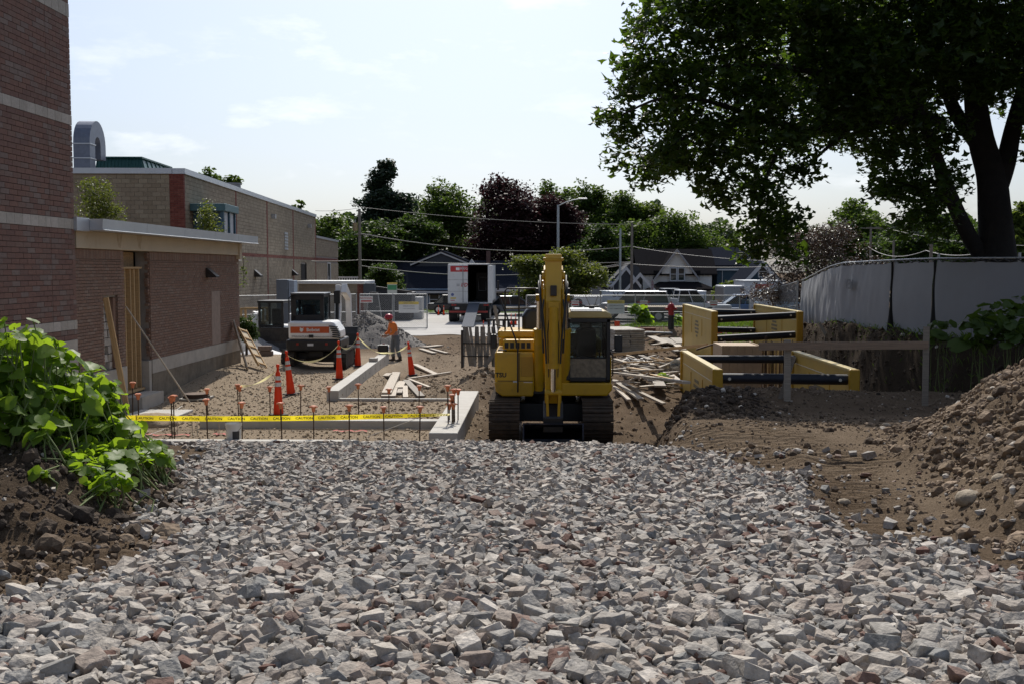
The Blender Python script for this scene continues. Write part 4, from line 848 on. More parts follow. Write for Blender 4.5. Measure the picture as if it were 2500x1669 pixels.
deb = [((0, 1100), (440, 1250), .16), ((0, 1250), (790, 1430), .14), ((0, 1290), (240, 1400), .12), ((0, 1345), (290, 1560), .15), ((240, 1305), (640, 1312), .12), ((545, 1190), (760, 1370), .22), ((440, 1262), (500, 1420), .30), ((500, 1342), (780, 1325), .10), ((240, 1420), (540, 1550), .12), ((160, 962), (400, 1000), .14), ((410, 922), (575, 898), .14), ((0, 1380), (160, 1540), .1), ((405, 815), (565, 888), .42), ((530, 845), (690, 912), .42), ((665, 842), (735, 895), .5), ((590, 972), (735, 1015), .5), ((580, 905), (720, 938), .35), ((220, 1165), (300, 1122), .16), ((400, 1140), (415, 1180), .14), ((370, 1192), (560, 1200), .13), ((1410, 865), (1475, 820), .2), ((600, 1240), (780, 1300), .14), ((640, 1350), (785, 1395), .12), ((700, 1260), (790, 1300), .2), ((520, 1280), (700, 1255), .12), ((90, 1180), (300, 1290), .1), ((290, 1240), (420, 1330), .25), ((330, 1080), (450, 1040), .1), ((1120, 1045), (1185, 1065), .1), ((680, 930), (745, 990), .3)]
where = ['long board reaching from the excavator cab into the debris', 'longest flat board across the front of the debris', 'short board below the longest flat board', 'board sliding down the pit slope beside the track', 'level board above the crossing boards', 'wide board propped toward the trench box', 'short broad split board standing out in front', 'thin level stick at the foot of the trench panel', 'grey board low on the pit slope', 'pale board on dirt beside the form stack', 'small board near the wide sheets', 'thin stick lowest on the pit slope', 'leftmost broad pale sheet on the dirt rise', 'second broad pale sheet on the dirt rise', 'broad sheet touching the trench panel', 'broad sheet right above the buckets', 'half-buried sheet under the second broad one', 'short scrap left of the buckets', 'tiny upright scrap left of the buckets', 'narrow board just below the buckets', 'pale board end behind the middle spreader', 'short board near the panel foot', 'board end poking out at the panel foot', 'stub board beside the panel foot', 'thin board crossing under the weeds', 'thin stick in the left of the debris', 'stub plank in the middle of the debris', 'stick above the white scraps', 'pale stick seen between the trench panels', 'sheet edge close to the tall trench panel']
for (a, b_, wd), lab in zip(deb, where): gboard(*W7(*a), *W7(*b_), wd, lab, aged if random.random() < .8 else greyw, th=.05, lift=random.uniform(.10, .30))
rb = random.Random(5)
for k in range(30):
    cx_, cy_ = rb.uniform(60, 720), rb.uniform(1090, 1420); a_ = rb.uniform(-.5, .7); l_ = rb.uniform(60, 190)
    gboard(*W7(cx_ - l_ * math.cos(a_), cy_ - l_ * .45 * math.sin(a_)), *W7(cx_ + l_ * math.cos(a_), cy_ + l_ * .45 * math.sin(a_)), rb.choice((.09, .09, .14, .19)), 'loose weathered board tangled in the lumber heap left of the trench boxes', rb.choice((aged, aged, greyw, fresh)), th=.04, lift=rb.uniform(.12, .42), tilt=rb.uniform(-.1, .15))
a = hit(*W7(0, 1085)); board(a + Vector((0, 0, .35)), at(*W7(1015, 858), 33.5), .09, .09, fresh, 'long fresh post slanting up past the trench panel', 'loose boards in the excavation')
# heap of white plaster scraps
ws = thing('scrap_heap', 'flat heap of white splintered scraps among the boards', 'scraps', hit(*W7(280, 1075)))
for k in range(34):
    part('scrap', mat('white_scrap', (.66, .64, .60), .8, rnd=.12), ws, lambda b: b.box((random.gauss(0, .55), random.gauss(0, .45), .05 + random.uniform(0, .18)), (random.uniform(.2, .6), .06, .03), (random.uniform(-.5, .5), random.uniform(-.4, .4), random.uniform(0, 3.1))))
p = hit(*W7(600, 1205)); bucket('plastic_bucket', (p.x - .12, p.y + .2, p.z), 1.05, 'dirty pail standing in the debris, the rear of two', pl2, decal=False); bucket('plastic_bucket', (p.x + .12, p.y - .15, p.z), 1.0, 'dirty pail standing in the debris, the front of two', pl2, decal=False)
p = hit(*W7(700, 1190)); bucket('plastic_bucket', (p.x, p.y, p.z + .08), 1.1, 'white pail tipped over against the trench panel', pl, (.5, -.6, .3), False)
# stacks of concrete form boards
fs = thing('form_stack', 'neat stack of grey form boards right of the excavator cab', 'board stack', hit(*W4(1470, 862)), R(12))
for k in range(11):
    for j in range(2): part('form_board', mat('form_grey', (.40, .37, .32), .85, rnd=.15, var=.2), fs, lambda b: b.box((.62 * (j - .5) * 2 * .5 + random.uniform(-.02, .02), random.uniform(-.03, .03), .12 + k * .082), (.60, 2.4, .07)), 0.004)
part('skid', greyw, fs, lambda b: b.box((0, -.7, .04), (1.25, .1, .08))); part('skid', greyw, fs, lambda b: b.box((0, .7, .04), (1.25, .1, .08)))
rk = thing('form_rack', 'steel rack of grey form planks standing on end beside the excavator', 'rack', hit(*W4(440, 985)) + Vector((0, .3, 0)), R(-4))
for k in range(13):
    x = -.62 + k * .088; part('plank', mat('form_plank', (.25, .235, .21), .9, rnd=.25, var=.25), rk, lambda b: b.box((x + random.uniform(-.01, .01), random.uniform(-.05, .05) - .05, .62), (.075, .045, 1.16), (random.uniform(-.06, .06), random.uniform(-.16, .06), 0)), 0.003)
part('plank', MATS['form_plank'], rk, lambda b: b.bar((.0, -.2, .05), (.42, -.2, .62), .12, .04, (0, 1, 0)))
for z in (.35, .72): part('band', darkm, rk, lambda b: b.box((-.07, -.13, z), (1.22, .03, .035)))
for x in (-.66, .56): part('post', darkm, rk, lambda b: b.box((x, -.05, .55), (.05, .3, 1.1)))
board(Vector(rk.location) + Vector((.42, .3, 0.95)), Vector(rk.location) + Vector((.26, .35, 1.8)), .09, .04, aged, 'single stake sticking up out of the plank rack')
# ================================================================== machines
yel = mat('machine_yellow', (.61, .355, .006), .36, var=.06, scale=2.5, dirt=.12, dirtcol=(.22, .14, .05), coat=.25)
yel2 = mat('worn_yellow', (.50, .29, .010), .45, var=.1, scale=3, dirt=.3, dirtcol=(.15, .10, .05))
steel = mat('chrome_rod', (.75, .74, .72), .15, 1.0, var=.03); blk = mat('machine_black', (.014, .014, .015), .45, var=.3); trk = mat('track_steel', (.085, .062, .045), .75, .4, var=.35, scale=9, dirt=.75, dirtcol=(.15, .105, .065)); hose = mat('hose_rubber', (.02, .02, .02), .55)
cabgl = glass('cab_glass', (.01, .014, .018), .03, .38); dkgl = glass('dark_glass', (.008, .011, .014), .04); navy = mat('bucket_blueblack', (.022, .027, .042), .4, .6, var=.3, dirt=.3)
seatm = mat('seat_vinyl', (.045, .05, .06), .7)
def track(parent, xc, wd, ln, ht, zc, nshoe, m, dirty=True, name='track'):
    """endless track: loop band with a bar-like shoe for every link"""
    r = ht / 2; hl = ln / 2 - r; per = 4 * hl + 2 * math.pi * r
    def P(s):
        s %= per
        if s < 2 * hl: return (-hl + s, r, 0, 1)
        s -= 2 * hl
        if s < math.pi * r: a = s / r; return (hl + r * math.sin(a), r * math.cos(a), math.sin(a), math.cos(a))
        s -= math.pi * r
        if s < 2 * hl: return (hl - s, -r, 0, -1)
        s -= 2 * hl; a = s / r; return (-hl - r * math.sin(a), -r * math.cos(a), -math.sin(a), -math.cos(a))
    def band(b):
        n = 40; pts = [P(per * i / n) for i in range(n)]
        b.prism([(y - ny * .05, z - nz * .05 + zc) for y, z, ny, nz in pts], 'x', xc - wd * .42, xc + wd * .42)
    tr = part(name, m, parent, band)
    b = MB().box((0, 0, 0), (wd, per / nshoe * .93, .028)).box((0, -per / nshoe * .28, .02), (wd, .018, .03)).box((0, per / nshoe * .2, .02), (wd, .018, .03)); me = bpy.data.meshes.new('track_shoe'); me.from_pydata(b.v, [], b.f); me.materials.append(m)
    for i in range(nshoe):
        y, z, ny, nz = P(per * i / nshoe); o = link('track_shoe', me, tr); o.location = (xc, y, z + zc); o.rotation_euler = (math.atan2(-ny, nz), 0, 0)
    return tr
# ------------------------------------------------------------------ big yellow excavator, facing us, bucket down
ex = thing('excavator', 'large yellow tracked excavator facing the camera, arm folded, bucket on the ground', 'excavator', (.22, 22.9, .08))
for s in (-1, 1):
    t = track(ex, s * .945, .62, 3.3, .82, .42, 44, trk)
    part('track_frame', blk, ex, lambda b: b.box((s * .93, 0, .42), (.40, 2.3, .38)), .02)
    for y in (-1.2, 1.2): part('idler', trk, t, lambda b: b.cyl((s * .72, y, .42), (s * 1.16, y, .42), .30, n=20))
part('undercarriage', blk, ex, lambda b: (b.box((0, 0, .52), (1.5, 1.2, .38)), b.cyl((0, 0, .68), (0, 0, .96), .55, n=24)), .02)
part('house_deck', blk, ex, lambda b: b.box((0, .35, 1.0), (2.3, 2.5, .14)), .02)
# left side: tank and engine covers in steps
lc = part('side_cover', yel, ex, lambda b: (b.prism([(-1.16, 1.08), (-1.05, .98), (-.34, .98), (-.34, 1.82), (-1.16, 1.82)], 'y', -.98, .9)), .045, 3)
part('lower_skirt', yel2, ex, lambda b: b.prism([(-1.14, 1.0), (-1.0, .90), (-.36, .90), (-.36, 1.2), (-1.17, 1.2)], 'y', -1.0, .85), .03)
part('step_cover', yel, ex, lambda b: b.b2((-1.0, -.82, 1.823), (-.33, .9, 2.06)), .04, 3)
part('upper_cover', yel, ex, lambda b: b.b2((-1.12, -.45, 2.062), (-.34, .9, 2.22)), .04, 3)
part('cover_panel', mat('panel_yellow', (.46, .25, .02), .5, var=.06), ex, lambda b: b.b2((-.62, -.995, 1.32), (-.36, -.979, 1.72)), .006)
for k in range(5): part('grille_slat', blk, ex, lambda b: b.b2((-.96 + k * .115, -.832, 1.88), (-.88 + k * .115, -.818, 2.0)))
part('panel_gap', blk, ex, lambda b: (b.b2((-1.1, -.988, 1.215), (-.36, -.978, 1.228)),)); part('panel_gap', blk, ex, lambda b: b.b2((-.655, -.988, 1.24), (-.645, -.978, 1.80)))
part('cover_grab', blk, ex, lambda b: b.tube([(-1.08, -1.0, 1.84), (-1.08, -1.07, 1.86), (-.92, -1.07, 1.86), (-.92, -1.0, 1.84)], .014, 6))
part('decal', white, ex, lambda b: b.b2((-.56, -.992, 1.10), (-.38, -.984, 1.20))); part('decal', white, ex, lambda b: b.b2((-.78, -.992, 1.13), (-.70, -.984, 1.22)))
lettering('TSU', .13, ink, ex, (-1.03, -.986, 1.34), (math.pi / 2, 0, 0), bold=.004)
lettering('HOLAND', .04, ink, ex, (-.47, -.994, 1.15), (math.pi / 2, 0, 0)); lettering('10', .06, ink, ex, (-.74, -.994, 1.175), (math.pi / 2, 0, 0))
part('rear_body', yel, ex, lambda b: b.prism([(-1.15, 1.05), (1.15, 1.05), (1.15, 1.95), (.95, 2.1), (-1.0, 2.1), (-1.15, 1.95)], 'y', .92, 1.55), .06, 3)
part('engine_hood', mat('hood_black', (.02, .022, .026), .3, var=.1), ex, lambda b: b.prism([(-.62, 2.1), (-.62, 2.5), (-.5, 2.68), (.2, 2.72), (.3, 2.6), (.3, 2.1)], 'y', .3, 1.45), .10, 4)
part('exhaust', blk, ex, lambda b: b.cyl((-.15, .8, 2.7), (-.15, .8, 3.0), .05, n=10))
# handrails on the left
def rail(b, pts, r=.019): b.tube(pts, r, 7)
part('handrail', blk, ex, lambda b: rail(b, [(-.98, .1, 2.2), (-.98, .1, 3.04), (-.94, .1, 3.1), (-.32, .1, 3.1), (-.28, .1, 3.05), (-.28, .1, 2.72), (-.32, .1, 2.68), (-.96, .1, 2.68)]))
part('handrail', blk, ex, lambda b: rail(b, [(-.68, .1, 2.2), (-.68, .1, 3.1)]))
part('mirror_stay', blk, ex, lambda b: rail(b, [(-.68, -1.06, 1.0), (-.68, -1.08, 1.05), (-.68, -1.08, 1.9), (-.74, -.95, 2.1), (-1.08, -.6, 2.95), (-1.10, -.6, 3.0)], .017))
part('mirror', blk, ex, lambda b: b.box((-1.2, -.5, 2.0), (.13, .06, .30)), .02); part('mirror_arm', blk, ex, lambda b: rail(b, [(-1.0, -.3, 2.3), (-1.18, -.45, 2.36), (-1.2, -.5, 2.16)], .015))
# cab on the right
cb_ = part('cab_frame', blk, ex, lambda b: (b.b2((.32, -1.02, 1.24), (.40, -.94, 2.50)), b.b2((1.14, -1.02, 1.24), (1.22, -.94, 2.50)), b.b2((.32, .50, 1.2), (.40, .58, 2.50)), b.b2((1.14, .50, 1.2), (1.22, .58, 2.5)), b.b2((.32, -1.02, 2.42), (1.22, -.94, 2.505)), b.b2((.40, -1.0, 1.685), (1.14, -.95, 1.71)), b.b2((.40, -1.015, 1.22), (1.14, -.945, 1.30)), b.b2((1.16, -.94, 1.7), (1.21, .5, 1.76)), b.b2((1.15, -.25, 1.2), (1.215, -.17, 2.5))), .018)
part('cab_shell', yel, ex, lambda b: (b.b2((.25, -.93, 1.0), (.325, .6, 1.7)), b.b2((1.225, -1.0, 1.12), (1.245, .6, 1.72)), b.b2((.25, -.9, 2.0), (.315, -.75, 2.5))), .012)
part('cab_base', yel, ex, lambda b: b.prism([(.22, .92), (1.16, .92), (1.26, 1.04), (1.26, 1.19), (.22, 1.19)], 'y', -1.04, .6), .03)
part('cab_roof', mat('cab_roof_cream', (.52, .40, .16), .4, var=.05), ex, lambda b: b.prism([(.33, 2.507), (1.26, 2.507), (1.24, 2.60), (1.12, 2.66), (.42, 2.66), (.33, 2.6)], 'y', -1.0, .62), .03, 3)
part('roof_hatch', white, ex, lambda b: (b.b2((.40, -.90, 2.662), (1.05, -.2, 2.70)), b.b2((.40, -.99, 2.60), (1.05, -.91, 2.675))), .012); part('roof_lamp', blk, ex, lambda b: b.cyl((.85, -.7, 2.70), (.85, -.7, 2.76), .06, n=12))
part('windscreen', cabgl, ex, lambda b: b.b2((.40, -.985, 1.71), (1.14, -.978, 2.42))); part('lower_windscreen', mat('muddy_glass', (.20, .165, .115), .35, var=.4, scale=14), ex, lambda b: b.b2((.40, -.985, 1.30), (1.14, -.978, 1.685)))
part('side_window', cabgl, ex, lambda b: b.b2((1.18, -.93, 1.76), (1.186, .5, 2.45))); part('side_window', cabgl, ex, lambda b: b.b2((.35, -.93, 1.70), (.356, .5, 2.45))); part('rear_window', cabgl, ex, lambda b: b.b2((.40, .53, 1.7), (1.14, .536, 2.42)))
part('cab_floor', blk, ex, lambda b: b.b2((.34, -.9, 1.2), (1.2, .55, 1.23)))
st_ = part('seat', seatm, ex, lambda b: (b.box((.77, .0, 1.56), (.46, .48, .14)), b.box((.77, .26, 1.92), (.44, .13, .62), (-.1, 0, 0)), b.box((.77, .30, 2.31), (.25, .10, .2), (-.1, 0, 0))), .05, 3)
for s in (-1, 1): part('control_lever', blk, ex, lambda b: (b.cyl((.77 + s * .28, -.3, 1.5), (.77 + s * .26, -.38, 1.83), .018, n=8), b.box((.77 + s * .30, -.05, 1.55), (.12, .5, .2))))
part('mirror', blk, ex, lambda b: b.box((1.40, -.8, 1.98), (.17, .06, .34)), .02); part('mirror_arm', blk, ex, lambda b: rail(b, [(1.22, -.85, 1.85), (1.3, -.86, 1.84), (1.38, -.82, 1.9)], .015)); part('door_handle', blk, ex, lambda b: rail(b, [(1.25, -.8, 1.3), (1.29, -.8, 1.32), (1.29, -.8, 1.75), (1.25, -.8, 1.77)], .014))
# boom, cylinders, stick, bucket (all in the plane x = 0.03)
X0 = .03
part('boom', yel, ex, lambda b: (b.prism([(-.30, 1.20), (-.62, 1.15), (-.98, 2.1), (-1.28, 3.05), (-2.0, 3.42), (-2.45, 3.50), (-2.46, 3.74), (-2.05, 3.84), (-1.25, 3.66), (-.86, 3.2), (-.46, 2.1)], 'x', X0 - .155, X0 + .155)), .02)
part('boom_foot', blk, ex, lambda b: (b.b2((X0 - .32, -.75, .95), (X0 - .20, -.1, 1.5)), b.b2((X0 + .20, -.75, .95), (X0 + .32, -.1, 1.5))), .03)
for s in (-1, 1):
    cy = part('boom_cylinder', yel2, ex, lambda b: (b.cyl((X0 + s * .25, -.86, 1.02), (X0 + s * .25, -1.17, 2.38), .088, n=14), b.cyl((X0 + s * .25, -1.165, 2.34), (X0 + s * .25, -1.18, 2.42), .10, n=14)))
    part('piston_rod', steel, cy, lambda b: b.cyl((X0 + s * .25, -1.17, 2.3), (X0 + s * .25, -1.36, 3.08), .05, n=12))
    part('rod_eye', yel2, cy, lambda b: b.cyl((X0 + s * .19, -1.37, 3.12), (X0 + s * .31, -1.37, 3.12), .085, n=14))
    part('work_lamp', blk, ex, lambda b: b.box((X0 + s * .27, -1.52, 3.28), (.09, .08, .12)), .012)
    part('hose', hose, ex, lambda b: b.tube([(X0 + s * .14, -.75, 2.5), (X0 + s * .18, -1.15, 3.2), (X0 + s * .21, -1.6, 3.6), (X0 + s * .23, -2.2, 3.62), (X0 + s * .22, -2.62, 3.2), (X0 + s * .19, -2.68, 2.6), (X0 + s * .17, -2.62, 2.0)], .019, 7))
    part('hose', hose, ex, lambda b: b.tube([(X0 + s * .10, -.85, 2.6), (X0 + s * .22, -1.25, 3.35), (X0 + s * .25, -1.7, 3.5), (X0 + s * .26, -2.25, 3.45), (X0 + s * .20, -2.55, 2.9)], .016, 7))
part('arm_cylinder', yel2, ex, lambda b: (b.cyl((X0, -1.1, 3.72), (X0, -2.2, 4.02), .07, n=12), b.cyl((X0, -2.15, 4.0), (X0, -2.5, 4.03), .04, n=10)))
part('stick', yel, ex, lambda b: b.prism([(-2.30, 4.02), (-2.56, 4.08), (-2.64, 3.6), (-2.72, 3.1), (-2.58, 1.15), (-2.52, .95), (-2.40, .95), (-2.34, 1.2), (-2.32, 3.0), (-2.28, 3.5)], 'x', X0 - .13, X0 + .13), .018)
for s in (-1, 1):
    part('boom_cheek', yel, ex, lambda b: b.prism([(-1.05, 2.55), (-1.42, 3.05), (-1.75, 3.5), (-1.4, 3.62), (-1.0, 3.2)], 'x', X0 + s * .17 - .015, X0 + s * .17 + .015), .005)
    part('stick_cheek', yel2, ex, lambda b: b.prism([(-2.70, 2.3), (-2.78, 3.0), (-2.74, 3.35), (-2.45, 3.45), (-2.40, 2.4)], 'x', X0 + s * .15 - .012, X0 + s * .15 + .012), .005)
    part('hose', hose, ex, lambda b: b.tube([(X0 + s * .16, -2.72, 3.2), (X0 + s * .19, -2.85, 2.9), (X0 + s * .14, -2.84, 2.3), (X0 + s * .12, -2.82, 1.8)], .016, 7))
    part('pin_boss', yel2, ex, lambda b: b.cyl((X0 + s * .13, -2.48, 3.62), (X0 + s * .2, -2.48, 3.62), .09, n=14))
    part('grease_line', hose, ex, lambda b: b.tube([(X0 + s * .05, -2.66, 3.2), (X0 + s * .10, -2.70, 2.4), (X0 + s * .08, -2.66, 1.5)], .008, 5))
part('stick_cap', yel2, ex, lambda b: b.b2((X0 - .16, -2.62, 3.93), (X0 + .16, -2.26, 4.0)), .01)
part('bracket', darkm, ex, lambda b: b.b2((X0 - .05, -2.78, 3.2), (X0 + .05, -2.70, 3.42)), .01)
bc = part('bucket_cylinder', yel2, ex, lambda b: (b.cyl((X0, -2.86, 2.98), (X0, -2.80, 1.75), .08, n=14), b.cyl((X0, -2.80, 1.80), (X0, -2.795, 1.70), .095, n=14), b.b2((X0 - .09, -2.9, 2.95), (X0 + .09, -2.7, 3.08))))
part('piston_rod', steel, bc, lambda b: b.cyl((X0, -2.8, 1.72), (X0, -2.77, 1.18), .045, n=12))
part('bucket_link', yel2, ex, lambda b: [b.bar((X0 + s * .10, -2.77, 1.2), (X0 + s * .10, -2.48, 1.0), .05, .12) for s in (-1, 1)] + [b.bar((X0 + s * .12, -2.77, 1.2), (X0 + s * .10, -2.72, .66), .05, .10) for s in (-1, 1)] + [b.cyl((X0 - .16, -2.77, 1.18), (X0 + .16, -2.77, 1.18), .05, n=12)])
part('quick_coupler', blk, ex, lambda b: b.prism([(-2.80, .72), (-2.42, 1.0), (-2.36, .6), (-2.4, .42), (-2.78, .42)], 'x', X0 - .19, X0 + .19), .02)
def bucketm(b):
    prof = [(-2.86, .62), (-2.78, .56), (-2.62, .50), (-2.30, .46), (-2.0, .36), (-1.86, .18), (-1.9, .02), (-2.1, -.02)]; th = .03
    for i in range(len(prof) - 1):
        (a, c), (d, e) = prof[i], prof[i + 1]; b.add([(x, y, z) for x in (X0 - .57, X0 + .57) for (y, z) in ((a, c), (d, e), (d, e - th), (a, c - th))], [(0, 1, 2, 3), (7, 6, 5, 4), (0, 4, 5, 1), (3, 2, 6, 7), (0, 3, 7, 4), (1, 5, 6, 2)])
    for x in (X0 - .58, X0 + .55): b.prism(prof + [(-2.7, .1), (-2.9, .3)], 'x', x, x + .03)
bk = part('bucket', navy, ex, bucketm)
for k in range(5): part('tooth', navy, bk, lambda b: b.box((X0 - .48 + k * .24, -2.2, .0), (.08, .24, .06), taper=.6))
for o in ex.children_recursive:                          # arm proportions: a little lower and broader
    nm = o.name.split('.')[0]
    if nm in ('boom', 'boom_cylinder', 'piston_rod', 'rod_eye', 'work_lamp', 'hose', 'arm_cylinder', 'stick', 'stick_cap', 'bracket', 'boom_cheek', 'stick_cheek', 'bucket_cylinder', 'pin_boss', 'grease_line'):
        for v in o.data.vertices:
            if v.co.z > 1.2: v.co.z = 1.2 + (v.co.z - 1.2) * .905
            v.co.x = X0 + (v.co.x - X0) * (1.22 if nm in ('boom', 'stick', 'stick_cap', 'boom_cheek', 'stick_cheek', 'bracket') else 1.1)
# ------------------------------------------------------------------ white compact excavator seen from behind
me_ = thing('mini_excavator', 'white compact excavator with orange stripe and black cab seen from behind', 'mini excavator', (-7.55, 36.1, gz(-7.55, 36.1)), R(2))
rubt = mat('rubber_track', (.035, .03, .026), .85, var=.3, dirt=.55, dirtcol=(.17, .125, .08)); wh = mat('machine_white', (.82, .82, .81), .38, var=.04, dirt=.12, dirtcol=(.4, .36, .3), coat=.2)
for s in (-1, 1): track(me_, s * .87, .42, 2.2, .58, .30, 34, rubt)
part('undercarriage', blk, me_, lambda b: (b.box((0, 0, .42), (1.3, .7, .22)), b.cyl((0, 0, .5), (0, 0, .68), .38, n=18), b.box((0, -.5, .5), (.5, .3, .2))), .02)
part('blade', blk, me_, lambda b: b.box((0, 1.55, .25), (1.9, .08, .42)), .02)
part('counterweight', blk, me_, lambda b: b.prism([(-.86, .62), (.82, .62), (.90, .75), (.90, 1.0), (-.92, 1.0), (-.92, .75)], 'y', -1.08, .9), .06, 3)
part('rear_hood', wh, me_, lambda b: b.prism([(-.84, 1.003), (.88, 1.003), (.86, 1.28), (.66, 1.60), (-.84, 1.60)], 'y', -1.05, .3), .09, 4)
part('orange_stripe', mat('stripe_orange', (.56, .10, .025), .4, var=.06), me_, lambda b: b.b2((-.76, -1.062, 1.215), (.52, -1.048, 1.43)), .01)
lettering('Bobcat', .155, white, me_, (-.01, -1.066, 1.32), (math.pi / 2, 0, 0), bold=.004)
part('emblem', white, me_, lambda b: (b.prism([(-.42, 1.26), (-.37, 1.26), (-.33, 1.31), (-.34, 1.36), (-.31, 1.40), (-.36, 1.375), (-.40, 1.38), (-.45, 1.41), (-.44, 1.36), (-.455, 1.31)], 'y', -1.068, -1.062)))
lettering('STRAIGHTLINE', .085, mat('brown_ink', (.12, .08, .05), .6), me_, (-.44, -1.054, 1.10), (math.pi / 2, 0, 0)); lettering('GRADING & EXCAVATING', .055, MATS['brown_ink'], me_, (.33, -1.054, 1.095), (math.pi / 2, 0, 0))
part('latch', blk, me_, lambda b: b.b2((-.16, -1.065, 1.06), (.0, -1.045, 1.16)), .01); part('plate', white, me_, lambda b: b.b2((-.20, -1.10, .80), (0, -1.085, .88)))
for s in (-1, 1): part('tail_light', mat('red_lens', (.30, .015, .01), .3), me_, lambda b: b.b2((s * .48 - .09, -1.095, .82), (s * .48 - .01, -1.08, .90)))
for k in range(6): part('vent_slat', blk, me_, lambda b: b.box((.76 - k * .0 - max(0, k - 2) * .035, -1.0, 1.08 + k * .07), (.26, .2, .035), (0, .1, 0)))
part('cab_frame', blk, me_, lambda b: (b.b2((-.84, -.55, 1.60), (-.66, -.47, 2.46)), b.b2((.14, -.55, 1.60), (.27, -.47, 2.46)), b.b2((-.84, -.55, 1.60), (.27, -.48, 1.80)), b.b2((-.84, -.55, 2.30), (.27, -.48, 2.46)), b.b2((-.84, .75, 1.3), (-.76, .83, 2.46)), b.b2((.19, .75, 1.3), (.27, .83, 2.46)), b.b2((-.84, -.5, 1.3), (-.80, .8, 1.62)), b.b2((.23, -.5, 1.3), (.27, .8, 1.62)), b.b2((-.84, -.5, 2.38), (-.78, .8, 2.46)), b.b2((.21, -.5, 2.38), (.27, .8, 2.46))), .03)
part('cab_roof', mat('roof_black', (.03, .034, .042), .35), me_, lambda b: b.b2((-.86, -.58, 2.46), (.30, .86, 2.53)), .04, 3)
part('rear_window', cabgl, me_, lambda b: b.b2((-.67, -.51, 1.79), (.15, -.505, 2.31))); part('side_window', cabgl, me_, lambda b: b.b2((.245, -.45, 1.6), (.25, .75, 2.45))); part('side_window', cabgl, me_, lambda b: b.b2((-.82, -.45, 1.6), (-.815, .75, 2.45))); part('windscreen', cabgl, me_, lambda b: b.b2((-.76, .78, 1.5), (.2, .785, 2.45)))
part('seat', seatm, me_, lambda b: (b.box((-.30, -.1, 1.85), (.46, .14, .55), (.1, 0, 0)), b.box((-.3, .15, 1.55), (.46, .5, .14))), .06, 3)
part('handrail', blk, me_, lambda b: b.tube([(-.93, -.4, 1.2), (-.93, -.4, 2.35), (-.86, -.4, 2.42)], .02, 7))
part('boom', wh, me_, lambda b: (b.prism([(.9, 1.0), (1.15, 1.05), (1.5, 1.9), (1.45, 2.75), (1.25, 2.78), (1.2, 2.0)], 'x', .38, .56)), .02)
part('arm', wh, me_, lambda b: b.prism([(1.2, 2.5), (1.35, 2.82), (2.4, 2.4), (2.55, 1.2), (2.4, 1.2), (2.2, 2.2)], 'x', .58, .78), .02)
part('boom_cylinder', blk, me_, lambda b: (b.cyl((.46, .95, 1.1), (.46, 1.12, 2.2), .06, n=10), b.box((.46, 1.1, 2.35), (.2, .16, .45))))
part('bucket', blk, me_, lambda b: b.prism([(2.2, .6), (2.7, .9), (2.75, 1.2), (2.4, 1.25), (2.25, 1.0)], 'x', .35, 1.0), .02)
# ------------------------------------------------------------------ skid steer loader behind it
sk = thing('skid_steer_loader', 'white skid steer loader with its dark bucket lowered, left of the compact excavator', 'loader', (-11.4, 45.6, gz(-11.4, 45.6)), R(-6))
part('bucket', mat('bucket_steel', (.07, .062, .055), .6, .5, var=.3, dirt=.4), sk, lambda b: b.prism([(-1.55, .05), (-.9, .05), (-.75, .3), (-.80, .95), (-.86, .95), (-.84, .35), (-.95, .12), (-1.55, .1)], 'x', -.95, 1.0), .015)
for s in (-1, 1):
    part('lift_arm', wh, sk, lambda b: b.prism([(-.75, .35), (-.6, .75), (-.35, 1.5), (.9, 1.75), (.95, 1.45), (-.1, 1.2), (-.4, .35)], 'x', s * .80 - .09, s * .80 + .09), .02)
    for y in (-.35, .75):
        wl = part('wheel', rubber, sk, lambda b: b.cyl((s * .62, y, .38), (s * .90, y, .38), .39, n=20), .04); part('rim', wh, wl, lambda b: b.cyl((s * .89, y, .38), (s * .91, y, .38), .2, n=14))
part('chassis', wh, sk, lambda b: b.b2((-.58, -.6, .3), (.58, 1.3, 1.0)), .05)
part('cab_frame', blk, sk, lambda b: (b.b2((-.56, -.62, .9), (-.46, -.52, 2.0)), b.b2((.46, -.62, .9), (.56, -.52, 2.0)), b.b2((-.56, .6, .9), (-.46, .7, 2.0)), b.b2((.46, .6, .9), (.56, .7, 2.0)), b.b2((-.58, -.66, 1.98), (.58, .75, 2.08)), b.b2((-.56, -.6, .85), (.56, -.55, 1.05))), .02)
part('windscreen', cabgl, sk, lambda b: b.b2((-.46, -.58, 1.05), (.46, -.575, 1.98))); part('seat', seatm, sk, lambda b: b.b2((-.22, .1, 1.0), (.22, .3, 1.7)), .04)
# ------------------------------------------------------------------ heap of grey gravel behind
def heap(name, loc, rx, ry, h, m, label, cat, seed=0):
    n = 48; V = []; F = []
    for j in range(n):
        for i in range(n):
            u = (i / (n - 1) * 2 - 1) * 1.15; v = (j / (n - 1) * 2 - 1) * 1.15; r = math.hypot(u, v)
            z = h * max(-.06, 1 - r ** 1.15) * (1 + .12 * mnoise.noise((u * 2, v * 2, seed))) + .05 * h * mnoise.noise((u * 7, v * 7, seed)) * (r < 1.1); V.append((u * rx, v * ry, z))
    for j in range(n - 1):
        for i in range(n - 1): F.append((j * n + i, j * n + i + 1, (j + 1) * n + i + 1, (j + 1) * n + i))
    o = MB().add(V, F, True).build(name, m, None, fix=False); o.location = loc; return setp(o, label, cat)
hp = heap('gravel_heap', (-7.9, 48.0, gz(-7.9, 48)), 2.7, 2.3, 1.5, mat('heap_gravel', (.17, .155, .14), .95, var=.45, scale=16, bump=1, bscale=18), 'large heap of grey gravel behind the compact excavator', 'gravel heap', 3)
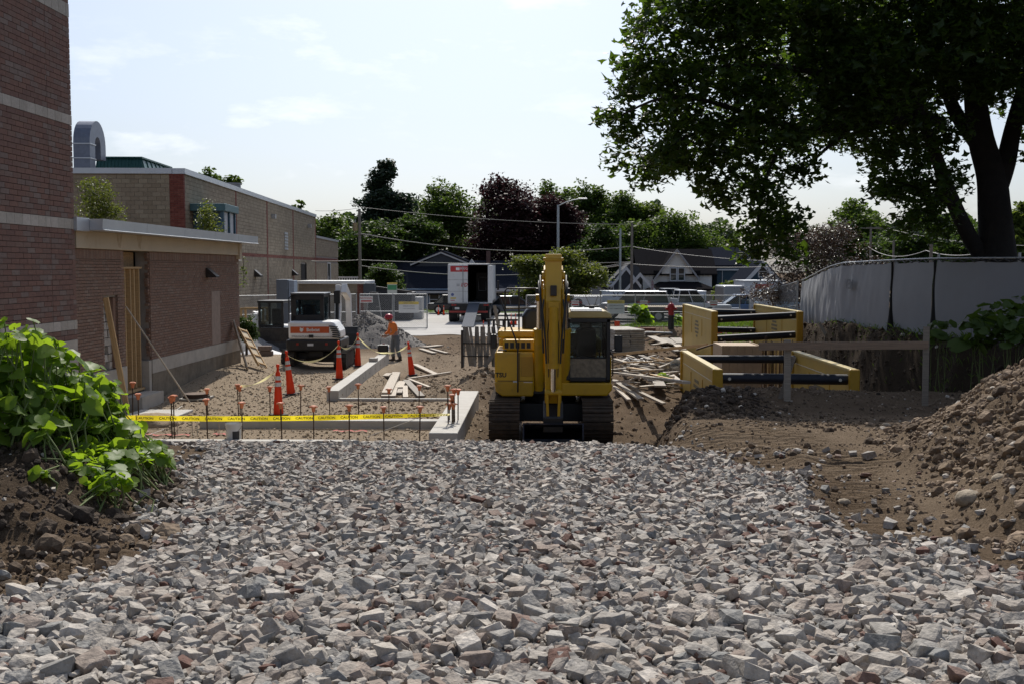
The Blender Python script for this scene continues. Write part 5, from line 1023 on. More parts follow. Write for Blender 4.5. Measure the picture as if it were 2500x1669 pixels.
q = rng.normal(0, 1, (1500, 2)) * (1.25, 1.0); rr = np.hypot(q[:, 0] / 2.7, q[:, 1] / 2.3); q = q[rr < 1.1]; rr = rr[rr < 1.1]; S = rng.uniform(.03, .09, len(q))
setp(link('loose_gravel', scatter_mesh('loose_gravel', np.stack([q[:, 0], q[:, 1], 1.5 * np.maximum(0, 1 - rr ** 1.15) + .02], 1), S, HULL[:10], .5), hp, stone_mat('heap_stone', [(0, (.12, .11, .10)), (1, (.28, .26, .24))], True)), kind='stuff')
# ================================================================== people
skin = mat('skin', (.42, .25, .18), .6, var=.06)
def skinned(name, joints, bones, m, parent, sub=2):
    """continuous surface grown over connected joints (x,y,z,radius)"""
    me = bpy.data.meshes.new(name); me.from_pydata([j[:3] for j in joints], bones, []); o = link(name, me, parent, m)
    md = o.modifiers.new('skin', 'SKIN'); md.use_smooth_shade = True
    for k, j in enumerate(joints): me.skin_vertices[0].data[k].radius = (j[3], j[4] if len(j) > 4 else j[3])
    me.skin_vertices[0].data[0].use_root = True
    sb = o.modifiers.new('sub', 'SUBSURF'); sb.levels = 1; sb.render_levels = sub; return o
def person(loc, rz, label, pose, shirt, pants, hat, letters=None):
    t = thing('person', label, 'person', loc, rz); P = pose                # faces -y in its own frame
    hip, chest, neck, head = P['hip'], P['chest'], P['neck'], P['head']
    J = [hip + (.13,), chest + (.15,), neck + (.055,), head + (.085,)]; B = [(0, 1), (1, 2), (2, 3)]
    tip = (head[0], head[1] - .01, head[2] + .09); J.append(tip + (.07,)); B.append((3, 4))
    for s, k in ((-1, 'l'), (1, 'r')):
        i = len(J); J += [P['kneehip' + k] + (.085,), P['knee' + k] + (.06,), P['ankle' + k] + (.042,), P['toe' + k] + (.035,)]; B += [(0, i), (i, i + 1), (i + 1, i + 2), (i + 2, i + 3)]
        i = len(J); J += [P['sh' + k] + (.06,), P['el' + k] + (.042,), P['wr' + k] + (.03,), P['hand' + k] + (.036,)]; B += [(1, i), (i, i + 1), (i + 1, i + 2), (i + 2, i + 3)]
        w_ = Vector(P['wr' + k]); h_ = Vector(P['hand' + k]); d = (h_ - w_).normalized(); side = d.cross(Vector((0, 1, 0.3))).normalized(); hi = i + 3
        for f in range(4):
            a = h_ + side * (.027 * (f - 1.5)) + d * .045; c = a + d * (.04 - .006 * abs(f - 1.3)) + Vector((0, -.012, -.01)); j = len(J); J += [tuple(a) + (.0095,), tuple(c) + (.008,)]; B += [(hi, j), (j, j + 1)]
        a = h_ - side * .045 + d * .005; c = a - side * .012 + d * .035; j = len(J); J += [tuple(a) + (.011,), tuple(c) + (.009,)]; B += [(hi, j), (j, j + 1)]
    skinned('body', J, B, skin, t)
    SJ = [P['waist'] + (.165, .14), chest + (.185, .15), (neck[0], neck[1], neck[2] - .03, .09)]; SB = [(0, 1), (1, 2)]
    for k in 'lr': i = len(SJ); SJ += [P['sh' + k] + (.088,), P['el' + k] + (.066,), tuple(Vector(P['el' + k]).lerp(Vector(P['wr' + k]), .85)) + (.052,)]; SB += [(1, i), (i, i + 1), (i + 1, i + 2)]
    skinned('shirt', SJ, SB, shirt, t)
    TJ = [P['waist'] + (.155,), hip + (.165, .15)]; TB = [(0, 1)]
    for k in 'lr': i = len(TJ); TJ += [P['kneehip' + k] + (.115,), P['knee' + k] + (.085,), tuple(Vector(P['knee' + k]).lerp(Vector(P['ankle' + k]), .92)) + (.075,)]; TB += [(1, i), (i, i + 1), (i + 1, i + 2)]
    skinned('trousers', TJ, TB, pants, t)
    for k in 'lr':
        a = Vector(P['ankle' + k]); z = Vector(P['toe' + k]); dirn = (z - a); dirn.z = 0; dirn = dirn.normalized()
        part('boot', mat('boot_brown', (.06, .045, .03), .8), t, lambda b: (b.bar(a - dirn * .07 + Vector((0, 0, -.04)), z + dirn * .06 + Vector((0, 0, -.005)), .10, .085), b.cyl(a + Vector((0, 0, -.05)), a + Vector((0, 0, .10)), .062, .066, 10)), .03, 3)
    hd = Vector(head)
    hm = part('hard_hat', hat, t, lambda b: (b.sph(hd + Vector((0, .0, .075)), .145, 16, 10, (.92, 1.08, .80)), b.cyl(hd + Vector((0, -.03, .045)), hd + Vector((0, -.03, .06)), .165, .16, 16)))
    part('hair', mat('hair_dark', (.03, .022, .016), .8), t, lambda b: b.sph(hd + Vector((0, .03, .0)), .105, 12, 8, (.95, .9, .9)))
    part('face', skin, t, lambda b: (b.cyl(hd + Vector((0, -.10, -.005)), hd + Vector((0, -.125, -.03)), .012, .02, 8), b.box(hd + Vector((0, -.098, -.06)), (.05, .012, .012)), [b.sph(hd + Vector((s * .088, .01, -.01)), .028, 8, 6, (.4, .8, 1.2)) for s in (-1, 1)]))
    for s in (-1, 1): part('eye', blackp, t, lambda b: b.sph(hd + Vector((s * .034, -.094, .012)), .012, 8, 6))
    if letters: lettering(letters, .20, ink, t, (chest[0], chest[1] + .195, chest[2] + .08), (math.pi / 2, 0, math.pi), bold=.006)
    return t
stand = dict(hip=(0, 0, .94), waist=(0, 0, 1.0), chest=(0, 0, 1.30), neck=(0, 0, 1.50), head=(0, -.02, 1.63), kneehipl=(-.1, 0, .84), kneehipr=(.1, 0, .84), kneel=(-.12, -.02, .48), kneer=(.12, -.02, .48), anklel=(-.13, .02, .09), ankler=(.13, .02, .09), toel=(-.15, -.12, .03), toer=(.15, -.12, .03), shl=(-.20, 0, 1.40), shr=(.20, 0, 1.40), ell=(-.26, .02, 1.12), elr=(.26, .02, 1.12), wrl=(-.25, -.12, .90), wrr=(.25, -.12, .90), handl=(-.24, -.16, .84), handr=(.24, -.16, .84))
lean = dict(stand); lean.update(chest=(0, -.10, 1.24), neck=(0, -.17, 1.43), head=(0, -.25, 1.54), waist=(0, .0, 1.0), shl=(-.19, -.12, 1.34), shr=(.19, -.12, 1.34), ell=(-.24, -.16, 1.06), elr=(.24, -.16, 1.06), wrl=(-.20, -.38, .94), wrr=(.20, -.38, .94), handl=(-.18, -.45, .92), handr=(.18, -.45, .92), kneel=(-.12, -.08, .50), kneer=(.12, .03, .48), anklel=(-.13, -.04, .09), ankler=(.14, .12, .09), toel=(-.14, -.18, .03), toer=(.16, -.02, .03))
hv = mat('hi_vis_orange', (.80, .21, .035), .8, var=.08); greyp = mat('grey_trousers', (.15, .165, .18), .9, var=.15); jeans = mat('dark_jeans', (.03, .04, .07), .9)
pw = at(966, 889, 39.0); zg = gz(pw.x, 39.0)
person((pw.x, 39.0, zg + .0), R(-62), 'worker in orange shirt and red hard hat at the end of the long wall', lean, hv, greyp, mat('hat_red', (.42, .03, .05), .35))
p2 = at(1312, 780, 58); person((p2.x, 58, gz(p2.x, 58)), R(170), 'worker in orange shirt and pale hard hat half hidden behind the excavator arm', stand, hv, jeans, mat('hat_grey', (.55, .55, .57), .4), letters='P')
# the cut-off machine the first worker steadies on the wall end
cs = thing('concrete_saw', 'black engine-driven concrete saw held on the end of the wall', 'saw', (-5.53, 37.4, .622))
part('engine', blk, cs, lambda b: (b.box((0, 0, .18), (.32, .36, .30)), b.cyl((-.2, 0, .2), (.2, 0, .2), .12, n=14)), .03); part('handle', blk, cs, lambda b: b.tube([(-.15, .15, .3), (-.15, .5, .62), (.15, .5, .62), (.15, .15, .3)], .016, 7)); part('blade', steel, cs, lambda b: b.cyl((.20, -.1, .12), (.215, -.1, .12), .18, n=20)); part('fuel_cap', mat('cap_red', (.3, .03, .02), .5), cs, lambda b: b.cyl((0, 0, .33), (0, 0, .36), .04, n=10))
# ================================================================== trench boxes and the right-hand side
tyel = mat('trench_yellow', (.48, .32, .065), .42, var=.08, scale=1.6, dirt=.30, dirtcol=(.40, .31, .18)); tyel2 = mat('trench_column', (.46, .27, .02), .45, var=.08, dirt=.15); pipe = mat('spreader_pipe', (.018, .02, .028), .5, .4, var=.25, dirt=.25, dirtcol=(.09, .055, .03)); pale = mat('scuffed_white', (.62, .60, .52), .6)
def trench_panel(t, x, s, y0, y1, z0, z1):
    """one side wall, s = outward direction"""
    pn = part('panel', tyel, t, lambda b: b.b2((x - .06, y0 + .12, z0), (x + .06, y1 - .12, z1 - .02)), .01)
    part('top_rail', mat('trench_cap', (.55, .43, .16), .4, var=.08), t, lambda b: b.b2((x - .085, y0 + .1, z1 - .018), (x + .085, y1 - .1, z1 + .05)), .015)
    for y in (y0 + .06, y1 - .06): part('end_column', tyel2, t, lambda b: b.b2((x - .115, y - .06, z0), (x + .115, y + .06, z1 + .045)), .03, 3)
    sx = x + s * .062; L_ = y1 - y0
    part('weld_line', pale, pn, lambda b: b.b2((sx, y0 + .3, z1 - .28), (sx + s * .006, y1 - .3, z1 - .265)))
    for f in (.33, .68):
        part('slot', tyel2, pn, lambda b: b.b2((sx, y0 + L_ * f - .03, z1 - 1.0), (sx + s * .012, y0 + L_ * f + .03, z1 - .36)))
    em = part('emblem', mat('worn_print', (.15, .12, .06), .6, var=.3, scale=18), pn, lambda b: [b.b2((sx, y0 + L_ * .5 - w_, z1 - .55 - k * .14), (sx + s * .005, y0 + L_ * .5 + w_, z1 - .47 - k * .14)) for k, w_ in enumerate((.35, .5, .5, .42, .2))])
    return pn
def trench_box(label, xl, xr, y0, y1, z0, z1, pipes, loc):
    t = thing('trench_box', label, 'trench box', loc, 0, 'yellow trench shields'); o = Vector(loc)
    trench_panel(t, xl - o.x, -1, y0 - o.y, y1 - o.y, z0 - o.z, z1 - o.z); trench_panel(t, xr - o.x, -1, y0 - o.y, y1 - o.y, z0 - o.z, z1 - o.z)
    for (y, zl, zr, r) in pipes:
        sp = part('spreader', pipe, t, lambda b: b.cyl((xl + .1 - o.x, y - o.y, zl - o.z), (xr - .1 - o.x, y - o.y, zr - o.z), r, n=18))
        for x, z in ((xl + .28, zl), (xr - .28, zr)): part('pin', pale, sp, lambda b: b.cyl((x - o.x, y - r - .004 - o.y, z - o.z), (x - o.x, y - r + .03 - o.y, z - o.z), .035, n=12))
    return t
trench_box('near low yellow trench box with fat dark spreader pipes', 3.92, 6.92, 23.5, 29.0, -.9, 1.36, [(23.75, 1.18, 1.16, .118), (28.6, 1.20, 1.20, .105)], (5.4, 26, 0))
trench_box('far tall yellow trench box standing by the pale screen fence', 6.2, 9.22, 38.0, 45.8, -1.0, 2.06, [(45.5, 1.80, 1.76, .12), (38.35, 1.80, 1.95, .125), (45.5, 1.05, 1.0, .12), (38.35, 1.10, 1.26, .125)], (7.7, 42, 0))
fm = thing('form_box', 'tan plywood form box standing inside the trench boxes', 'form box', (5.85, 31.6, -.6))
for k in range(5): part('form_panel', mat('form_ply', (.42, .30, .19), .7, rnd=.10, var=.12, scale=4), fm, lambda b: b.b2((-.55 + k * .222, -.5, 0), (-.334 + k * .222, -.46, 1.98)))
part('form_panel', MATS['form_ply'], fm, lambda b: b.b2((.561, -.5, 0), (.60, 1.2, 1.98))); part('form_core', MATS['form_ply'], fm, lambda b: b.b2((-.54, -.455, 0), (.55, 1.2, 1.96)))
rc = thing('rebar_cage', 'row of upright rusty rebar rods between the trench boxes', 'rebar cage', (7.55, 33.5, -.85))
for k in range(30):
    if 10 < k < 13: continue
    part('rod', rust, rc, lambda b: b.cyl((-.72 + k * .052 + random.uniform(-.01, .01), random.uniform(-.1, .1), 0), (-.72 + k * .052 + random.uniform(-.03, .03), random.uniform(-.1, .1), 2.1 + random.uniform(-.15, .3)), .013, n=6))
for z in (.5, 1.1, 1.6): part('tie_bar', rust, rc, lambda b: b.cyl((-.8, .12, z), (.9, .12, z), .011, n=6))
for k in range(14): part('lagging_board', fresh, rc, lambda b: b.b2((-.70 + k * .115, .25, 0), (-.65 + k * .115 + random.uniform(0, .02), .29, 1.95)))
# batter boards
bb = thing('batter_board', 'horizontal board nailed on two posts before the trench boxes', 'batter board', (5.4, 19.1, 0))
pL = at(1922, 1006, 19.2); pR = at(2259, 966, 19.2); pb0 = at(1853, 845, 19.1); pb1 = at(2266, 842, 19.15); off = Vector((5.4, 19.1, 0))
part('post', greyw, bb, lambda b: b.bar(Vector((pL.x, 19.2, pL.z - .4)) - off, at(1923, 829, 19.2) - off, .115, .045, (0, 1, 0))); part('post', greyw, bb, lambda b: b.bar(Vector((pR.x, 19.2, pR.z - .4)) - off, at(2262, 797, 19.2) - off, .10, .045, (0, 1, 0)))
part('rail', wood('brown_board', (.27, .19, .13)), bb, lambda b: b.bar(pb0 - off, pb1 - off, .038, .14))
part('brace', greyw, bb, lambda b: b.bar(at(1901, 985, 19.35) - off, at(1938, 870, 19.25) - off, .035, .08))
board(at(2000, 788, 34), at(2035, 850, 33.6), .1, .04, greyw, 'thin stake leaning on the dark bank behind the trench box', None, (0, 1, 0))
# wire cable hook hanging near the panel
o = MB().tube([at(1700, 853, 33), at(1735, 842, 33), at(1758, 838, 33), at(1772, 835, 33)], .028, 7).build('lifting_chain', rust); setp(o, 'dark chain hooked at the end of the slanting post', 'chain')
# fire hydrant
hy = thing('fire_hydrant', 'red fire hydrant with black lower barrel on the cut bank', 'hydrant', (at(1638, 806, 51).x, 51, gz(at(1638, 806, 51).x, 51) - .05)); red = mat('hydrant_red', (.36, .018, .022), .4, var=.08); hb = mat('hydrant_black', (.02, .02, .022), .5)
part('lower_barrel', hb, hy, lambda b: (b.cyl((0, 0, 0), (0, 0, .62), .15, .14, 18), b.cyl((0, 0, .58), (0, 0, .66), .19, .19, 18)))
part('barrel', red, hy, lambda b: (b.cyl((0, 0, .66), (0, 0, 1.06), .135, .135, 18), b.cyl((0, 0, 1.06), (0, 0, 1.11), .18, .18, 18), b.sph((0, 0, 1.11), .15, 16, 8, (1, 1, .9)), b.cyl((0, 0, 1.22), (0, 0, 1.32), .035, .03, 8)))
for d in ((-1, 0), (1, 0), (0, -1)): part('outlet_cap', red, hy, lambda b: (b.cyl((d[0] * .1, d[1] * .1, .98), (d[0] * .25, d[1] * .25, .98), .065, .065, 12), b.cyl((d[0] * .25, d[1] * .25, .98), (d[0] * .30, d[1] * .30, .98), .03, .03, 6)))
part('chain', rust, hy, lambda b: b.tube([(.25, -.05, .92), (.2, -.13, .8), (.05, -.16, .86)], .008, 5))
# cut pipe, red flagged rod and marker near the bank
p = hit(1600, 822, 30, 60); o = MB().tube([p + Vector((-.5, 0, .12)), p + Vector((-.42, 0, .16)), p + Vector((.8, .1, .12))], .05, 8).build('drain_pipe', mat('grey_pipe', (.45, .45, .44), .5)); setp(o, 'short pale pipe lying on the dirt below the hydrant', 'pipe')
p = hit(1590, 812, 30, 60); o = MB().bar(p + Vector((-1.6, 0, .15)), p + Vector((.2, 0, .12)), .2, .12).build('steel_beam', mat('red_oxide', (.16, .05, .035), .7, .2)); setp(o, 'dark red steel beam behind the form board stack', 'beam')
for px, py, lab in ((1492, 803, 'small orange flag by the excavator cab roof'), (1750, 805, 'orange flag seen between far trench pipes'), (1500, 788, 'pink flag at the edge of the verge')):
    p = at(px, py, 49); g_ = gz(p.x, 49); t = thing('marker_flag', lab, 'flag', (p.x, 49, g_), 0, 'marker flags along the verge'); part('wire', rust, t, lambda b: b.cyl((0, 0, 0), (0, 0, max(.5, p.z - g_)), .008, n=5)); part('cloth', mat('flag_orange', (.75, .10, .04), .7), t, lambda b: b.b2((0, -.004, max(.5, p.z - g_) - .16), (.24, .004, max(.5, p.z - g_) + .08)))
# ------------------------------------------------------------------ screen fence along the upper bank
tarp = mat('screen_fabric', (.27, .275, .29), .8, var=.05, scale=.8, bump=.1, bscale=120); gal = mat('galvanised', (.36, .37, .38), .45, .6, var=.1)
def ftop(y): return float(np.interp(y, [18, 23.5, 27.5, 34, 36, 39, 42.5], [3.86, 3.84, 3.87, 3.80, 3.70, 3.42, 3.15]))
def fbot(y): return float(np.interp(y, [18, 23.5, 28, 34, 42.5], [1.80, 1.88, 1.92, 1.78, 1.22]))
sf = thing('screen_fence', 'tall fence hung with grey privacy fabric under the big maple', 'fence', (10, 30, 1.9)); so = Vector((10, 30, 1.9))
seams = [18.0, 27.25, 29.75, 42.4]
for k in range(len(seams) - 1):
    a, b_ = seams[k], seams[k + 1]; n = int((b_ - a) * 9); m = 16; V = []; F = []
    wr = .25
    for i in range(n + 1):
        t = i / n; gap0 = .05; 
        for j in range(m + 1):
            v = j / m; y = a + gap0 + (b_ - a - 2 * gap0) * t; y += .10 * (1 - v) * (1 if t < .03 else 0) - .12 * (1 - v) ** 2 * (t > .97)
            zt, zb = ftop(y) - .07 - .035 * abs(math.sin(y * 2.1)), fbot(y) + .05 * math.sin(y * 3.1)
            z = zb + (zt - zb) * v; x = float(fence_x(y)) - .03 - .05 * math.sin(v * math.pi)
            wr = .25 + 1.1 * max(0, min(1, (y - 30.5) / 4))
            x += wr * (.045 * mnoise.noise((y * 1.9, z * .7 + y * .5, 4.2)) + .03 * mnoise.noise((y * 5.5 + z * 2.2, z * 1.6, 1.7)))
            V.append((x - so.x, y - so.y, z - so.z))
    for i in range(n):
        for j in range(m): q = i * (m + 1) + j; F.append((q, q + 1, q + m + 2, q + m + 1))
    MB().add(V, F, True).build('fabric_panel', tarp, sf, fix=False)
part('top_rail', gal, sf, lambda b: b.tube([Vector((float(fence_x(y)), y, ftop(y))) - so for y in np.arange(18, 42.6, .7)], .024, 8))
for y in seams + [21.0, 24.2, 32.5, 35.5, 38.8]:
    part('post', gal, sf, lambda b: b.cyl(Vector((float(fence_x(y)) + .03, y, fbot(y) - .4)) - so, Vector((float(fence_x(y)) + .03, y, ftop(y) + (.12 if y in (27.25, 24.2, 21) else .02))) - so, .033, n=10))
part('tie_cord', blackp, sf, lambda b: [b.tube([Vector((float(fence_x(y)) - .03, y, ftop(y) - .02)) - so, Vector((float(fence_x(y + .2)) - .04, y + .2, ftop(y + .2) - .09)) - so, Vector((float(fence_x(y + .4)) - .03, y + .4, ftop(y + .4) - .02)) - so], .016, 6) for y in np.arange(20, 34, .42)])
for y in (27.25, 29.75): part('seam_gap', void, sf, lambda b: b.tube([Vector((float(fence_x(y)) - .06, y + .03 * math.sin(z * 5), z)) - so for z in np.linspace(fbot(y), ftop(y) - .05, 9)], .05, 6, rs=[.11, .10, .07, .045, .03, .03, .035, .035, .03]))
ft = lettering('NEIV', .42, mat('ghost_print', (.14, .145, .16), .8), sf, Vector((float(fence_x(33.0)) - .16, 33.0, 3.12)) - so, (math.pi / 2, 0, -math.pi / 2 - .02), mirror=True, bold=.004, sx=.9)
# ------------------------------------------------------------------ chain-link fences
linkm = mat('chain_link', (.40, .41, .42), .45, .7, var=.08)
def chainlink(name, pts, h, label, signs=(), pitch=.11, rails=(1.0, .5, .03), posts_extra=()):
    """posts, rails and woven mesh along the polyline pts (base points)"""
    t = thing(name, label, 'fence', pts[0], 0, 'temporary chain-link fence runs'); o = Vector(pts[0])
    for i, p in enumerate(pts): part('post', gal, t, lambda b: b.cyl(Vector(p) - o, Vector(p) - o + Vector((0, 0, h + .03)), .034, n=8))
    for i in range(len(pts) - 1):
        a = Vector(pts[i]) - o; b_ = Vector(pts[i + 1]) - o
        for f in rails: part('rail', gal, t, lambda b: b.cyl(a + Vector((0, 0, h * f)), b_ + Vector((0, 0, h * f)), .024, n=8))
        d = b_ - a; ln = d.length; u = d / ln; n = int(ln / pitch); V = []; F = []; w_ = .0045
        nm = Vector((-u.y, u.x, 0)).normalized()
        for k in range(-int(h / pitch), n):
            for sgn in (1, -1):
                s0, z0 = (k * pitch, 0) if sgn == 1 else (k * pitch, h); s1, z1 = k * pitch + h, (h if sgn == 1 else 0)
                # clip to the panel
                t0 = max(0, -s0 / h); t1 = min(1, (ln - s0) / h)
                if t1 <= t0: continue
                A = a + u * (s0 + h * t0) + Vector((0, 0, z0 + (z1 - z0) * t0)); B = a + u * (s0 + h * t1) + Vector((0, 0, z0 + (z1 - z0) * t1)); q = len(V); e = (u * .7 + Vector((0, 0, -.7 * sgn))) * w_
                V += [A - e, A + e, B + e, B - e, A + nm * w_, B + nm * w_]; F += [(q, q + 1, q + 2, q + 3), (q, q + 4, q + 5, q + 3), (q + 1, q + 4, q + 5, q + 2)]
        ms = MB().add(V, F).build('wire_mesh', linkm, t, fix=False); setp(ms, kind='stuff')
    return t, o
signw = mat('sign_white', (.66, .66, .64), .6, var=.04); signy = mat('sign_yellow', (.62, .47, .12), .6); signr = mat('sign_red', (.45, .05, .05), .6)
def sign_caution(t, o, p, w_, h_):
    """authorised-personnel sign seen from behind, its print showing through mirrored"""
    s = part('sign', signw, t, lambda b: b.b2(Vector(p) - o + Vector((-w_ / 2, -.01, 0)), Vector(p) - o + Vector((w_ / 2, .01, h_))))
    part('sign_header', signy, s, lambda b: b.b2(Vector(p) - o + Vector((-w_ / 2, -.016, h_ * .76)), Vector(p) - o + Vector((w_ / 2, -.0105, h_))))
    for tx_, z, sz in (('CAUTION', .87, .20), ('AUTHORIZED', .60, .17), ('PERSONNEL ONLY', .38, .13)): lettering(tx_, sz * h_ * .85, mat('faded_ink', (.20, .20, .23), .7), s, Vector(p) - o + Vector((0, -.02, h_ * z)), (math.pi / 2, 0, 0), mirror=True, sx=min(1.15, w_ * .95 / (len(tx_) * sz * h_ * .85 * .58)))
def sign_small(t, o, p, w_=.75, h_=.38):
    s = part('sign', signw, t, lambda b: b.b2(Vector(p) - o + Vector((-w_ / 2, -.01, 0)), Vector(p) - o + Vector((w_ / 2, .01, h_))))
    lettering('NATIONAL', .15, signr, s, Vector(p) - o + Vector((0, -.014, h_ * .68)), (math.pi / 2, 0, 0)); part('sign_bar', signr, s, lambda b: b.b2(Vector(p) - o + Vector((-w_ * .42, -.014, h_ * .14)), Vector(p) - o + Vector((w_ * .42, -.0105, h_ * .36))))
LZ = .10; fy = 62.5
def fp_(px, y=fy, z=LZ): return Vector(((px - 1319) / 2600 * y, y, z))
t, o = chainlink('chain_link_fence', [fp_(575, 57, .1), fp_(705, 59), fp_(815, 60.5), fp_(868, 61.5)], 2.05, 'chain-link run passing behind the compact excavator to the gate')
t, o = chainlink('chain_link_gate', [fp_(877), fp_(958), fp_(1042)], 2.02, 'chain-link gate panel with authorised personnel sign before the parking lot'); sign_caution(t, o, fp_(997, fy - .06, 1.02), 1.18, .66); sign_small(t, o, fp_(893, fy - .06, 1.62))
part('foot', blackp, t, lambda b: b.b2(fp_(1022) - o + Vector((0, -.3, -.08)), fp_(1050) - o + Vector((.3, .5, -.02)))); part('post', gal, t, lambda b: b.cyl(fp_(961) - o, fp_(961) - o + Vector((0, 0, 2.0)), .03, n=8))
vy = 58.5
def vp(px, y=vy): return Vector(((px - 1319) / 2600 * y, y, .35))
t, o = chainlink('chain_link_fence', [vp(1285), vp(1385), vp(1466), vp(1550), vp(1634), vp(1718), vp(1803)], 1.80, 'chain-link run before the parked pickups and flatbed trailer'); sign_caution(t, o, vp(1503, vy - .06) + Vector((0, 0, .80)), .95, .74)
for px in (1404, 1571, 1740): sign_small(t, o, vp(px, vy - .06) + Vector((0, 0, 1.22)), .42, .30)
t, o = chainlink('chain_link_fence', [Vector((11.4, 58.4, .3)), Vector((10.4, 48, .8)), Vector((10.3, 43, 1.2))], 1.9, 'chain-link run meeting the screen fence at the brown bush')
# ================================================================== parking lot, street, houses
def sheet(name, pts, z, m, kind='structure', parent=None):
    b = MB().add([(x, y, z) for x, y in pts], [tuple(range(len(pts)))]); o = b.build(name, m, parent, fix=False); return setp(o, kind=kind)
lotm = mat('lot_concrete', (.40, .385, .36), .85, var=.1, scale=.8, bump=.1, dirt=.2, dirtcol=(.27, .25, .22)); asph = mat('asphalt', (.075, .074, .072), .9, var=.2, scale=3, bump=.2)
n = 60; top_edge = [(x, 55.5 + .8 * math.sin(x * .9) + .5 * math.sin(x * 2.3)) for x in np.linspace(-14, 2.4, n)]
lot = sheet('parking_lot', [(x, y) for x, y in top_edge] + [(2.4, 84), (-14, 84)], .128, lotm)
for k in range(5): part('slab_joint', mat('joint_dark', (.2, .19, .18), .9), lot, lambda b: b.add([(-14, 58 + k * 5.2, .132), (2.4, 58 + k * 5.2, .132), (2.4, 58.05 + k * 5.2, .132), (-14, 58.05 + k * 5.2, .132)], [(0, 1, 2, 3)]))
sheet('street', [(4.8, 60.5), (60, 60.5), (60, 88), (4.8, 88)], .335, asph)
lawnm = mat('lawn', (.055, .10, .022), .95, var=.35, scale=2.5, bump=.6, bscale=30, col2=(.10, .15, .035))
def strip_grass(name, x0, x1, y0, y1, n, h, label=None):
    """lawn patch: turf following the ground with blades"""
    xs_ = np.linspace(x0, x1, 40); ys_ = np.linspace(y0, y1, 14); X, Y = np.meshgrid(xs_, ys_); Z = G(X, Y) + .03; ii = (np.arange(13)[:, None] * 40 + np.arange(39)[None]).ravel()
    o = link(name, npmesh(name, np.stack([X.ravel(), Y.ravel(), Z.ravel()], 1), np.stack([ii, ii + 1, ii + 41, ii + 40], 1), True), None, lawnm); setp(o, kind='structure')
    X = rng.uniform(x0, x1, n); Y = rng.uniform(y0, y1, n); Z = G(X, Y); hh = h * rng.uniform(.5, 1.3, n); a = rng.random(n) * 6.28; w_ = .012; dx = rng.normal(0, .3, n) * hh; dy = rng.normal(0, .3, n) * hh
    V = np.stack([np.stack([X - w_ * np.cos(a), Y - w_ * np.sin(a), Z], 1), np.stack([X + w_ * np.cos(a), Y + w_ * np.sin(a), Z], 1), np.stack([X + dx, Y + dy, Z + hh], 1)], 1).reshape(-1, 3)
    g_ = link('grass_blades', npmesh('grass_blades', V, np.arange(n * 3).reshape(-1, 3)), o, leafmat('grass_leaf', (.06, .11, .02), (.11, .17, .04), .4)); setp(g_, kind='stuff'); return o
strip_grass('verge_lawn', 3.3, 12, 51.8, 57.5, 9000, .16)
sheet('house_lawn', [(-40, 88), (60, 88), (60, 170), (-40, 170)], -.9, lawnm) if False else strip_grass('house_lawn', -13, 6, 84.3, 92, 5000, .2)
# ------------------------------------------------------------------ houses
shing = mat('dark_shingle', (.022, .025, .034), .95, spec=.0, var=.2, scale=6); shing2 = mat('charcoal_shingle', (.020, .019, .020), .95, spec=.0, var=.2, scale=6)
trim = mat('white_trim', (.55, .56, .57), .6, var=.04)
def siding(t, m, x0, x1, z0, z1, y, lap=.22):
    """lapped boards on a wall facing the camera"""
    n = int((z1 - z0) / lap)
    for k in range(n): part('siding_board', m, t, lambda b: b.add([(x0, y - .03, z0 + k * lap), (x1, y - .03, z0 + k * lap), (x1, y - .006, z0 + (k + 1) * lap), (x0, y - .006, z0 + (k + 1) * lap)], [(0, 1, 2, 3)]))
def window(t, x, z, w_, h_, y, double=True):
    f = part('window', trim, t, lambda b: [b.b2(p, q) for p, q in (((x - w_ / 2 - .12, y - .09, z - .12), (x + w_ / 2 + .12, y - .035, z)), ((x - w_ / 2 - .12, y - .09, z + h_), (x + w_ / 2 + .12, y - .035, z + h_ + .12)), ((x - w_ / 2 - .12, y - .09, z), (x - w_ / 2, y - .035, z + h_)), ((x + w_ / 2, y - .09, z), (x + w_ / 2 + .12, y - .035, z + h_)), ((x - w_ / 2, y - .08, z + h_ * .48), (x + w_ / 2, y - .036, z + h_ * .54)))])
    for a in (0, 1): part('pane', glass('window_glass'), f, lambda b: b.b2((x - w_ / 2, y - .05, z + (h_ * .54 if a else 0)), (x + w_ / 2, y - .034, z + (h_ if a else h_ * .48))))
def roofgable(t, m, x0, x1, y0, y1, ze, zr, axis='x', over=.35):
    """gable roof: ridge along axis"""
    if axis == 'x':
        ym = (y0 + y1) / 2; sl = (zr - ze) / (ym - y0)
        return part('roof', m, t, lambda b: b.prism([(y0 - over, ze - over * sl), (ym, zr), (y1 + over, ze - over * sl), (y1 + over, ze - over * sl + .18), (ym, zr + .2), (y0 - over, ze - over * sl + .18)], 'x', x0 - over, x1 + over))
    xm = (x0 + x1) / 2; sl = (zr - ze) / (xm - x0)
    return part('roof', m, t, lambda b: b.prism([(x0 - over, ze - over * sl), (xm, zr), (x1 + over, ze - over * sl), (x1 + over, ze - over * sl + .18), (xm, zr + .2), (x0 - over, ze - over * sl + .18)], 'y', y0 - over, y1 + over))
